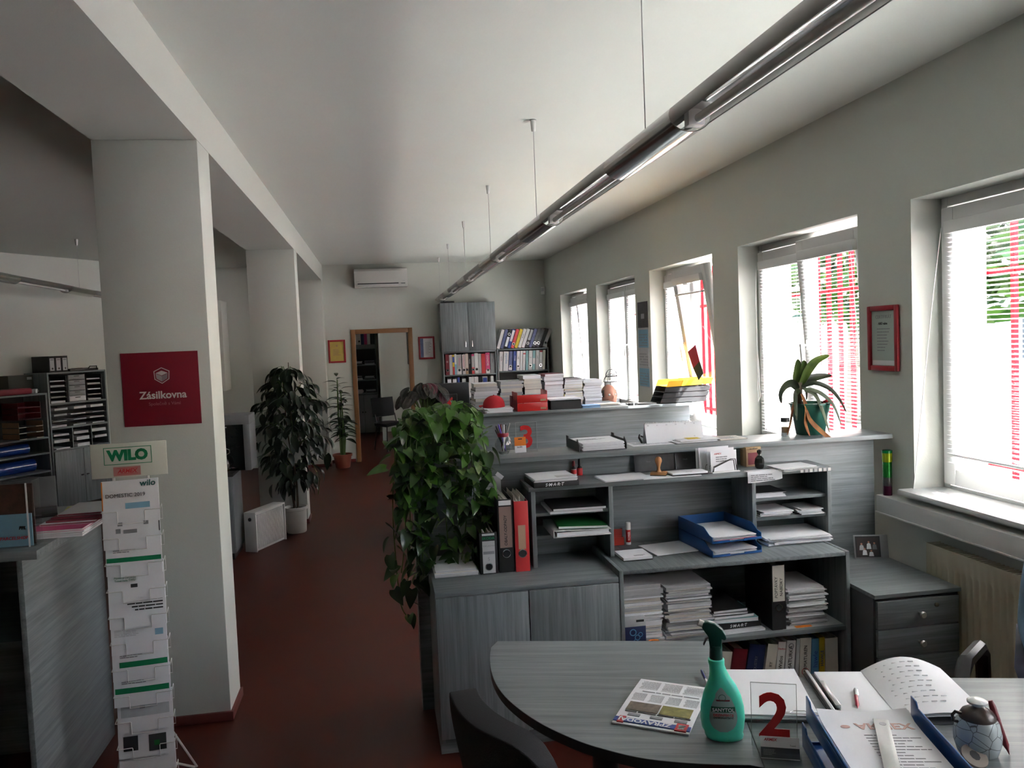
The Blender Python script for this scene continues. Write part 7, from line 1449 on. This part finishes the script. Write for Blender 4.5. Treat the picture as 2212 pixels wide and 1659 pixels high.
def strap(pix, wd, mat, dy=0.0, dy1=0.0, name='leaf', tip=0.45):
    pts = [oy(px, py, 4.03) for px, py in pix]; xz = smooth([(p.x, p.z) for p in pts], 5); N = len(xz)-1
    Q = [Vector((x-G0.x, 4.03+dy+(dy1-dy)*(i/N)-G0.y, z-G0.z)) for i, (x, z) in enumerate(xz)]
    def f(u, v):
        t = v*N; i = min(int(t), N-1); p = Q[i].lerp(Q[i+1], t-i); d = (Q[i+1]-Q[i]).normalized(); side = Vector((-d.z, 0.55, d.x)).normalized()
        w = wd/2*(0.55+0.45*math.sin(PI*min(1, v*1.15)))*(1 if v < 0.85 else max(0.05, 1-((v-0.85)/0.15)**2*(1-tip*0.2)))
        s = 2*u-1; return p+side*s*w+Vector((0, -0.25*abs(s)*w, 0))
    MB().grid(f, 4, 18, 0.0012).build(name, mat, gp, smooth=True)
strap([(1722, 838), (1726, 812), (1730, 776)], 0.050, STG, 0.01, 0.03); strap([(1726, 835), (1736, 805), (1739, 778)], 0.045, STG, 0, 0.01); strap([(1728, 832), (1742, 800), (1760, 778), (1787, 767)], 0.045, STG, -0.01, -0.02)
strap([(1730, 828), (1750, 818), (1775, 813), (1801, 811)], 0.042, STD, 0.0, 0.02); strap([(1728, 835), (1750, 826), (1778, 838), (1796, 862), (1805, 887)], 0.030, STD, -0.02, -0.10); strap([(1720, 840), (1708, 828), (1692, 832), (1680, 850), (1682, 871)], 0.052, STD, -0.01, -0.03)
strap([(1722, 848), (1708, 846), (1702, 870), (1700, 905)], 0.045, STD, -0.02, -0.10); strap([(1730, 842), (1745, 850), (1754, 885), (1761, 928)], 0.034, STP, -0.03, -0.14, tip=0.9); strap([(1730, 840), (1752, 845), (1776, 870), (1788, 912)], 0.028, STP, -0.04, -0.13); strap([(1732, 838), (1748, 842), (1752, 866)], 0.026, STD, 0.03, 0.05)
strap([(1724, 850), (1728, 880), (1719, 910), (1722, 937)], 0.036, STB, -0.03, -0.13); strap([(1727, 880), (1730, 905), (1750, 930), (1769, 947)], 0.036, STB, -0.06, -0.16); strap([(1720, 850), (1708, 880), (1698, 915), (1688, 938)], 0.022, STB, 0.0, -0.06)
b = MB(); q0_, q1_ = oy(1724, 868, 4.03)-G0, oy(1726, 826, 4.03)-G0; b.tube([Vector((-0.05, 0.0, 0.14)), Vector((q0_.x, -0.015, q0_.z)), Vector((q1_.x, -0.015, q1_.z))], [0.02, 0.022, 0.018], 8); b.build('stem', BARK, gp, smooth=True)
for k, (dx, dy) in enumerate(((0.0, 0), (0.014, 0.005), (0.006, -0.012))): MB().sphere(oy(1781, 868, 4.0)-G0+Vector((dx, dy, 0.004*k)), 0.009, 10, 6).build('red_bead', RED, gp, smooth=True)

# ================================================================ chairs and people
def skin_mesh(name, verts, edges, mat, parent, lvl=2, root=0):
    me = bpy.data.meshes.new(name); me.from_pydata([v[:3] for v in verts], edges, []); me.materials.append(mat)
    o = put(name, me, parent); m = o.modifiers.new('skin', 'SKIN'); m.use_smooth_shade = True
    s = o.modifiers.new('sub', 'SUBSURF'); s.levels = lvl; s.render_levels = lvl
    for i, v in enumerate(verts):
        r = v[3]; me.skin_vertices[0].data[i].radius = (r, v[4] if len(v) > 4 else r); me.skin_vertices[0].data[i].use_root = (i == root)
    return o
def head(parent, c, R_, hair=None):
    """head as one mesh: skull, jaw, brow, nose, chin; looks along local -Y"""
    def f(u, v):
        th = 2*PI*u; ph = PI*v; x = math.sin(ph)*math.cos(th); y = math.sin(ph)*math.sin(th); z = -math.cos(ph)
        px, py, pz = x*0.076, y*0.096, z*0.118
        if z < 0: k = 1-0.30*(-z)**1.5; px *= k; py *= (1-0.16*(-z)) ; py -= 0.016*(-z)
        fr = max(0, -y)
        py -= 0.020*fr**8*math.exp(-((z+0.12)/0.16)**2)*math.exp(-(x/0.16)**2)            # nose
        py += 0.008*fr**4*(math.exp(-((x-0.42)/0.18)**2)+math.exp(-((x+0.42)/0.18)**2))*math.exp(-((z-0.08)/0.13)**2)   # eye sockets
        py -= 0.005*fr**3*math.exp(-((z+0.48)/0.09)**2)*math.exp(-(x/0.35)**2)            # lips
        py -= 0.007*fr**4*math.exp(-((z+0.80)/0.12)**2)*math.exp(-(x/0.4)**2)             # chin
        return R_ @ Vector((px, py, pz))+Vector(c)
    MB().grid(f, 40, 32).build('head', SKIN, parent, smooth=True)
    for s in (-1, 1):
        MB().sphere((0, 0, 0), 0.011, 12, 8).xf(Tr(*(Vector(c)+R_ @ Vector((s*0.031, -0.083, 0.012)))).to_4x4()).build('eye', pm('eye_white', (0.6, 0.6, 0.58), 0.2), parent, smooth=True)
        MB().sphere((0, 0, 0), 0.03, 12, 8, 0.28, 0.62, 1.0).xf(Tr(*(Vector(c)+R_ @ Vector((s*0.077, 0.008, -0.004)))) @ R_.to_4x4()).build('ear', SKIN, parent, smooth=True)
    if hair:
        MB().grid(lambda u, v: R_ @ Vector((math.sin(PI*(0.47-0.20*(1-v)))*math.cos(2*PI*u)*0.0785, math.sin(PI*(0.47-0.20*(1-v)))*math.sin(2*PI*u)*0.099, 0)) * 0 + R_ @ (lambda a: Vector((math.cos(a)*0.0790*math.cos(0.62*v-0.05), math.sin(a)*0.0995*math.cos(0.62*v-0.05), 0.120*math.sin(0.62*v-0.05))))(-0.5+(PI+1.0)*u)+Vector(c), 24, 6).build('hair', hair, parent, smooth=True)
def seated(label, loc, rz, shirt, trousers, seat=0.46, lean=0.0, hair=None, headturn=0.0, arms='desk', headdown=0.0, hip=0.13):
    t = thing('person', label, 'person', loc, rz); s = seat
    # joints: x right of the person is -x (faces -Y)
    sh = 0.19; zs = s+0.60
    V = [(0, 0, s+0.10, hip, .10 if hip < 0.15 else hip), (0, -0.0+lean*0.3, s+0.30, .125, .095), (0, lean*0.7, s+0.48, .14, .10), (0, lean, zs-0.02, .075), (0, lean-0.005, zs+0.07, .052), (0, lean-0.015, zs+0.14, .055)]
    E = [(0, 1), (1, 2), (2, 3), (3, 4), (4, 5)]
    limbs = []
    for sx in (-1, 1):
        i = len(V); V += [(sx*sh, lean, zs-0.05, .062), (sx*(sh+0.03), lean-0.04, zs-0.31, .045), (sx*(sh-0.06), lean-0.25, zs-0.40, .034), (sx*(sh-0.09), lean-0.31, zs-0.40, .028)]; E += [(3, i), (i, i+1), (i+1, i+2), (i+2, i+3)]
        j = len(V); V += [(sx*0.10, -0.02, s+0.07, .085), (sx*0.13, -0.42, s+0.06, .062), (sx*0.13, -0.40, 0.10, .042), (sx*0.13, -0.42, 0.05, .04), (sx*0.13, -0.55, 0.04, .035)]; E += [(0, j), (j, j+1), (j+1, j+2), (j+2, j+3), (j+3, j+4)]
        limbs.append((i, j))
    skin_mesh('body', V, E, SKIN, t)
    grow = lambda ids, g: [tuple(V[k][:3])+tuple(r+g for r in V[k][3:]) for k in ids]
    ids = [0, 1, 2, 3]+[limbs[0][0]+k for k in range(3)]+[limbs[1][0]+k for k in range(3)]
    skin_mesh('shirt', grow(ids, 0.012), [(0, 1), (1, 2), (2, 3), (3, 4), (4, 5), (5, 6), (3, 7), (7, 8), (8, 9)], shirt, t)
    ids = [0]+[limbs[0][1]+k for k in range(3)]+[limbs[1][1]+k for k in range(3)]
    skin_mesh('trousers', grow(ids, 0.016), [(0, 1), (1, 2), (2, 3), (0, 4), (4, 5), (5, 6)], trousers, t)
    for (i, j) in limbs:
        w = Vector(V[i+3][:3]); sx = 1 if w.x > 0 else -1
        for k in range(4):
            b0 = w+Vector(((k-1.5)*0.019, -0.02, 0.0)); Lf = [0.070, 0.080, 0.076, 0.060][k]
            skin_mesh('finger', [(w.x, w.y+0.01, w.z, .014), (*b0, .010), (*(b0+Vector((0, -Lf*0.5, 0.006))), .0085), (*(b0+Vector((0, -Lf, -0.012))), .0075)], [(0, 1), (1, 2), (2, 3)], SKIN, t, 1)
        skin_mesh('thumb', [(w.x, w.y, w.z, .014), (w.x-sx*0.03, w.y-0.01, w.z, .011), (w.x-sx*0.045, w.y-0.04, w.z-0.004, .009)], [(0, 1), (1, 2)], SKIN, t, 1)
        MB().sphere((V[j+4][0], V[j+4][1]+0.07, 0.045), 0.05, 14, 8, 0.9, 2.4, 0.9).build('shoe', BLACK, t, smooth=True)
    head(t, (0, lean-0.03, zs+0.22), (Matrix.Rotation(headturn, 3, 'Z') @ Matrix.Rotation(headdown, 3, 'X')), hair)
    return t
def office_chair(name, label, loc, rz, arms=True, back=True, seat=0.46, ax=0.275, bs=1.0):
    t = thing(name, label, 'chair', loc, rz); s = seat
    MB().grid(lambda u, v: ((2*u-1)*0.23*(1-0.12*abs(2*v-1)**4), -0.24+0.47*v, s-0.0-0.012*math.sin(PI*u)*math.sin(PI*v)-0.02*max(0, 0.2-v)*5), 10, 10, 0.06).build('seat', FABRIC, t, smooth=True)
    if back: MB().grid(lambda u, v: ((2*u-1)*bs*(0.21-0.035*v**3)*(1-0.10*(1-v)**3), 0.26+0.06*v-0.05*(2*u-1)**2*1.2+0.0, s+0.14+0.42*v-0.045*abs(2*u-1)**4*v), 14, 12, 0.05).build('backrest', FABRIC, t, smooth=True)
    MB().tube([(0, 0.10, s-0.05), (0, 0.27, s-0.02), (0, 0.30, s+0.2)], 0.018, 8).build('back_bar', BLACK, t, smooth=True)
    MB().cyl((0, 0, 0.10), (0, 0, s-0.055), 0.027, n=16).build('gas_column', BLACK, t, smooth=True)
    for k in range(5):
        a = 2*PI*k/5+0.3; MB().tube([(0.03*math.cos(a), 0.03*math.sin(a), 0.12), (0.29*math.cos(a), 0.29*math.sin(a), 0.075)], [0.025, 0.014], 8).build('foot', BLACK, t, smooth=True); MB().cyl((0.29*math.cos(a)-0.02*math.sin(a), 0.29*math.sin(a)+0.02*math.cos(a), 0.03), (0.29*math.cos(a)+0.02*math.sin(a), 0.29*math.sin(a)-0.02*math.cos(a), 0.03), 0.03, n=14).build('castor', BLACK, t)
    if arms:
        for sx in (-1, 1):
            x = sx*ax
            MB().tube([(sx*0.20, 0.12, s-0.06), (x, 0.13, s-0.02), (x, 0.10, s+0.17), (x, 0.06, s+0.205), (x, -0.10, s+0.205), (x, -0.15, s+0.17), (x, -0.12, s-0.0), (sx*0.20, -0.10, s-0.06)], 0.025, 8).build('armrest', BLACK, t, smooth=True)
    return t
SHIRT = pm('light_blue_shirt_cotton', (0.20, 0.33, 0.46), 0.85, var=0.1, scale=30, bump=0.2, bscale=60); NAVYT = pm('navy_trousers', (0.012, 0.015, 0.03), 0.85, var=0.2); GSH = pm('dark_grey_shirt', (0.06, 0.06, 0.065), 0.85)
STUB = pm('grey_stubble_hair', (0.10, 0.085, 0.075), 0.8, var=0.2, scale=200)
# person behind the far partition, only the top of the head shows over the ledge
hp = oy(1320, 856, 7.45)
pr = seated('person with a shaved head sitting low behind the far partition', (hp.x+0.02, 7.68, 0), 0.56, GSH, NAVYT, seat=0.375, hair=STUB, headturn=-0.4, headdown=-0.15)
office_chair('office_chair', 'office chair of the seated person behind the far partition', (hp.x+0.0, 7.72, 0), 0.56, arms=False, seat=0.365)
# person at the right edge of the picture
fa_ = math.atan2(-0.60, -0.79)+PI/2
pr2 = seated('person in a light blue shirt and navy trousers sitting at the right edge', (2.225, 2.18, 0), fa_, SHIRT, NAVYT, seat=0.47, lean=0.05, arms='lap', hip=0.20)
office_chair('office_chair', 'black office chair with looped armrests at the right edge', (2.15, 2.185, 0), fa_, arms=True, seat=0.455, ax=0.335, bs=0.8)
# visitor chair at the rounded desk end
vc_ = thing('visitor_chair', 'black upholstered visitor chair drawn up to the rounded desk end', 'chair', (0.525, 2.02, 0), math.radians(110))
def vb(u, v):
    s = 2*u-1; w = 0.235*(1-0.18*v**5)
    return (s*w, 0.24+0.075*v-0.05*s*s, 0.50+0.40*v-0.05*abs(s)**7*v*v)
MB().grid(vb, 20, 16, 0.07).build('backrest', FABRIC, vc_, bevel=0.024, seg=3)
MB().grid(lambda u, v: ((2*u-1)*0.235*(1-0.1*abs(2*v-1)**4), -0.24+0.46*v, 0.47-0.01*math.sin(PI*u)), 10, 10, 0.06).build('seat', FABRIC, vc_, smooth=True)
for sx in (-1, 1):
    MB().tube([(sx*0.21, 0.20, 0.40), (sx*0.21, 0.26, 0.62)], 0.011, 8).build('back_support', BLACK, vc_, smooth=True)
    for sy in (-1, 1): MB().tube([(sx*0.20, sy*0.18, 0.42), (sx*0.25, sy*0.25, 0.0)], 0.011, 8).build('leg', BLACK, vc_, smooth=True)

# ================================================================ things on the far wall and window wall
ac = thing('air_conditioner', 'white split air conditioner above the wooden door frame', 'air conditioner', (0.085, 12.765, 2.655))
MB().prism([(0, 0), (-0.17, 0.0), (-0.205, 0.06), (-0.205, 0.24), (-0.17, 0.275), (0, 0.275)], -0.395, 0.395, Matrix(((0, 0, 1, 0), (1, 0, 0, 0), (0, 1, 0, 0), (0, 0, 0, 1)))).build('casing', pm('ac_white_plastic', (0.66, 0.66, 0.63), 0.35, var=0.02), ac, bevel=0.006)
MB().box(-0.35, -0.2075, 0.045, 0.26, -0.199, 0.058).build('air_slot', INK, ac); MB().box(-0.35, -0.210, 0.03, 0.26, -0.200, 0.043).build('louvre', WHITE, ac, bevel=0.002); MB().box(0.30, -0.2075, 0.04, 0.36, -0.2045, 0.055).build('display', GREY, ac)
text('lettering', 'DAIKIN', 0.016, GREYINK, ac, (-0.35, -0.2056, 0.085)); text('lettering', 'inverter', 0.012, GREYINK, ac, (0.34, -0.2056, 0.088))
def frame(label, loc, w, h, rz, frmat, inner, fw=0.028):
    t = thing('certificate_frame', label, 'picture frame', loc, rz)
    for (x0, z0, x1, z1) in ((-w/2, 0, -w/2+fw, h), (w/2-fw, 0, w/2, h), (-w/2+fw, 0, w/2-fw, fw), (-w/2+fw, h-fw, w/2-fw, h)): MB().box(x0, -0.018, z0, x1, 0, z1).build('moulding', frmat, t, bevel=0.005)
    MB().box(-w/2+fw, -0.006, fw, w/2-fw, -0.001, h-fw).build('certificate', inner, t); return t
RF = pm('red_picture_moulding', (0.34, 0.012, 0.025), 0.4, var=0.08)
t = frame('red framed golden certificate left of the door', (-0.628, 12.768, 1.535), 0.26, 0.35, 0, RF, pm('golden_paper', (0.55, 0.42, 0.10), 0.5, var=0.25, scale=10)); b = strips(0.12, 0.10, 5, 2, fill=0.4); b.xf(Tr(0, -0.0068, 0.16) @ Matrix.Rotation(PI/2, 4, 'X')); b.build('print', KRAFT, t)
b = MB(); b.lathe([(0.016, 0), (0.016, 0.001)], 5); b.xf(Tr(0, -0.0065, 0.26) @ Matrix.Rotation(PI/2, 4, 'X')); b.build('emblem', KRAFT, t)
t = frame('red framed certificate with a blue side strip right of the door', (0.735, 12.768, 1.533), 0.25, 0.35, 0, RF, PAPER); MB().box(-0.095, -0.0072, 0.03, -0.05, -0.0062, 0.32).build('side_strip', MARB, t); b = strips(0.10, 0.2, 9, 3, fill=0.25, ragged=0.6); b.xf(Tr(0.03, -0.0068, 0.17) @ Matrix.Rotation(PI/2, 4, 'X')); b.build('print', GREYINK, t)
t = frame('red framed CERTIFIKAT on the wall between the near windows', (2.640, 3.965, 1.54), 0.262, 0.345, -PI/2, RF, pm('pale_green_certificate', (0.42, 0.50, 0.46), 0.35, var=0.06))
text('lettering', 'CERTIFIKÁT', 0.026, GREYINK, t, (0, -0.0064, 0.285)); text('lettering', 'ABO valve', 0.018, INK, t, (-0.005, -0.0064, 0.25), bold=0.0005)
b = strips(0.11, 0.13, 8, 31, fill=0.3, ragged=0.5); b.xf(Tr(0.0, -0.0068, 0.165) @ Matrix.Rotation(PI/2, 4, 'X')); b.build('print', GREYINK, t); MB().box(-0.1, -0.0066, 0.03, 0.1, -0.0060, 0.055).build('foot_print', PAPER, t)
# wall calendar on the pier between the windows
ca = thing('wall_calendar', 'tall wall calendar with blue month sheets between the windows', 'calendar', (2.641, 7.955, 1.25), -PI/2)
MB().box(-0.16, -0.003, 0, 0.16, 0, 0.86).build('back_card', PAPER3, ca); MB().box(-0.16, -0.005, 0.60, 0.16, -0.003, 0.86).build('photo', pm('dark_calendar_photo', (0.05, 0.05, 0.055), 0.4, var=0.9, scale=22), ca)
MB().box(-0.05, -0.0056, 0.69, 0.05, -0.005, 0.74).build('photo_sign', PAPER3, ca)
for k, (z, m) in enumerate(((0.40, PALEBL), (0.205, PAPER3), (0.01, PALEBL))):
    MB().box(-0.15, -0.006, z, 0.15, -0.003, z+0.18).build('month_sheet', m, ca); b = MB()
    for r in range(5):
        for c in range(7):
            if (r*7+c+k) % 9 < 8: b.box(-0.125+0.038*c, -0.0068, z+0.015+0.027*r, -0.105+0.038*c, -0.006, z+0.028+0.027*r)
    stuff(b.build('day_numbers', GREYINK, ca))
# motion sensor in the corner, dark frame behind the door
ms = thing('motion_sensor', 'small white alarm sensor high in the far corner', 'sensor', (2.60, 12.70, 2.47), -0.78); MB().box(-0.035, -0.025, 0, 0.035, 0.025, 0.12).build('case', WHITE, ms, bevel=0.008); MB().box(-0.026, -0.028, 0.05, 0.026, -0.025, 0.10).build('lens', PAPER3, ms, bevel=0.004)
# room behind the door: shelf with binders, chair
def backshelf():
    t = thing('back_room_shelf', 'grey shelf with folders seen through the open doorway', 'shelf', (-0.62, 16.5, 0))
    for x in (0, 0.545): MB().box(x, 0, 0, x+0.02, 0.36, 2.5).build('side_panel', LZ, t)
    for z in (0.83, 1.10, 1.40, 1.73, 1.80, 2.20): MB().box(0.02, 0, z-0.02, 0.545, 0.36, z).build('shelf', LX, t)
    MB().box(0.02, 0.34, 0, 0.545, 0.36, 2.5).build('back_panel', MATS['dark_shelf_back'], t); MB().box(0.02, -0.015, 1.73, 0.545, 0, 1.80).build('fascia', GREY, t)
    for k in range(2):
        d = MB().box(0.005+0.28*k, -0.016, 0.05, 0.28+0.28*k, 0, 0.80).build('door', GREY, t, bevel=BV); MB().box(0.24+0.05*k, -0.03, 0.45, 0.265+0.05*k, -0.016, 0.475).build('handle', BLACK, d)
backshelf()
for k, m in enumerate((BLUE2, BWHITE, BWHITE, BWHITE, NAVY, PINK, BWHITE, DKGREY)):
    binder((-0.56+0.062*k, 16.53, 1.801), 0.055, 0.30, 0.27, m, '%s binder from the left on the shelf through the doorway' % ORD[k], group='binders in the back room', ring=(k == 3))
for j, z in enumerate((1.101, 1.401, 0.831)):
    for k in range(2):
        stack('paper_bundle', 'paper bundle in the pile on the back room shelf, %s level %s side' % (ORD[j], ['left', 'right'][k]), 'paper piles in the back room', (-0.44+0.24*k, 16.66, z), 3, 0.19, 0.26, 0.07, 500+j*2+k, [DKGREY, PAPER], [PAPER3, DKGREY], cat='paper', jit=0.01)
tag(MB().box(0, 0, 0, 0.02, 0.5, 0.9).build('coat_board', DKGREY, loc=(0.08-0.6+0.98, 13.2, 1.45), bevel=0.004), 'dark board hanging on the wall just inside the doorway', 'board')
bchair = thing('back_room_chair', 'black chair standing inside the doorway', 'chair', (0.16, 14.0, 0), 0.5)
MB().grid(lambda u, v: (-0.22+0.44*u, -0.21+0.42*v, 0.46+0.02*math.sin(PI*u)), 8, 8, 0.05).build('seat', FABRIC, bchair, smooth=True); MB().grid(lambda u, v: (-0.21+0.42*u, 0.22+0.05*v+0.04*(2*u-1)**2, 0.56+0.32*v), 8, 6, 0.04).build('backrest', FABRIC, bchair, smooth=True)
for sx in (-1, 1):
    for sy in (-1, 1): MB().tube([(sx*0.19, sy*0.17, 0.44), (sx*0.23, sy*0.22, 0.0)], 0.011, 8).build('leg', BLACK, bchair, smooth=True)
    MB().tube([(sx*0.19, 0.17, 0.44), (sx*0.19, 0.23, 0.6)], 0.011, 8).build('back_support', BLACK, bchair, smooth=True)
# monitor and acrylic number stand at the far station, lamp shade by the head
mo = thing('monitor', 'black computer monitor seen from behind at the far station', 'monitor', (0.70, 7.72, 0.7455), 0.05)
MB().box(-0.12, -0.08, 0, 0.12, 0.10, 0.012).build('foot', BLACK, mo, bevel=0.004); MB().box(-0.03, -0.01, 0.012, 0.03, 0.02, 0.35).build('stem', BLACK, mo, bevel=0.004); MB().box(-0.24, -0.035, 0.33, 0.125, 0.0, 0.655).build('screen_back', BLACK, mo, bevel=0.01); text('lettering', 'LG', 0.03, DKGREY, mo, (0.08, -0.0356, 0.6))
number_stand('4', 'clear acrylic stand with a red number behind the trailing plant', (0.56, 6.74, FZ), 0.0, 0.12, 0.165, 0.13, 0.085, 0.05)
# wire-frame stacked lampshades at the window
ls = thing('paper_lantern', 'tall white lantern with thin black wire tiers at the far window', 'lantern', (2.665, 9.25, 0.9485)); ls.scale = (0.95, 0.95, 1.0)
MB().lathe([(0.085, 0), (0.09, 0.01), (0.09, 0.30), (0.08, 0.31)], 20).build('shade', PAPER, ls, smooth=True)
for (z, r) in ((0.10, 0.098), (0.20, 0.098), (0.30, 0.10), (0.36, 0.075)): MB().tube([(r*math.cos(a), r*math.sin(a), z) for a in [2*PI*k/24 for k in range(25)]], 0.0035, 5, caps=False).build('wire_ring', BLACK, ls)
for k in range(4):
    a = PI*k/4; MB().tube([(0.10*math.cos(a)*math.cos(t), 0.10*math.sin(a)*math.cos(t), 0.30+0.09*math.sin(t)) for t in [PI*j/12 for j in range(13)]], 0.003, 5).build('wire_hoop', BLACK, ls); MB().tube([(0.075*math.cos(a)*math.cos(t), 0.075*math.sin(a)*math.cos(t), 0.36+0.085*math.sin(t)) for t in [PI*j/12 for j in range(13)]], 0.003, 5).build('wire_hoop', BLACK, ls)
for k in range(3):
    a = 2*PI*k/3; MB().tube([(0.10*math.cos(a), 0.10*math.sin(a), 0.0), (0.098*math.cos(a+.1), 0.098*math.sin(a+.1), 0.30)], 0.003, 5).build('wire_leg', BLACK, ls)
# pennant hung at the open window
pn = thing('pennant', 'red and dark green pennant hung on the tilted middle window sash', 'pennant', (2.60, 6.62, 1.28), -1.2)
MB().prism([(-0.02, 0.34), (0.075, 0.40), (0.12, 0.26), (0.04, 0.20)], 0, 0.004, Matrix(((1, 0, 0, 0), (0, 0, -1, 0), (0, 1, 0, 0), (0, 0, 0, 1)))).build('red_field', pm('crimson_cloth', (0.30, 0.02, 0.06), 0.8), pn)
MB().prism([(0.04, 0.20), (0.12, 0.26), (0.16, 0.16), (0.10, 0.10)], 0, 0.004, Matrix(((1, 0, 0, 0), (0, 0, -1, 0), (0, 1, 0, 0), (0, 0, 0, 1)))).build('green_field', pm('dark_green_cloth', (0.03, 0.05, 0.035), 0.8), pn)
MB().tube([(0.075, 0.002, 0.40), (0.10, 0.03, 0.55)], 0.002, 5).build('cord', WIREW, pn)

# fine print is one joined part of its sheet
for o in bpy.data.objects:
    if o.name.split('.')[0] in ('print', 'column_print', 'headline', 'polished_edge', 'sticker_lines', 'sign_border'): o['kind'] = 'stuff'
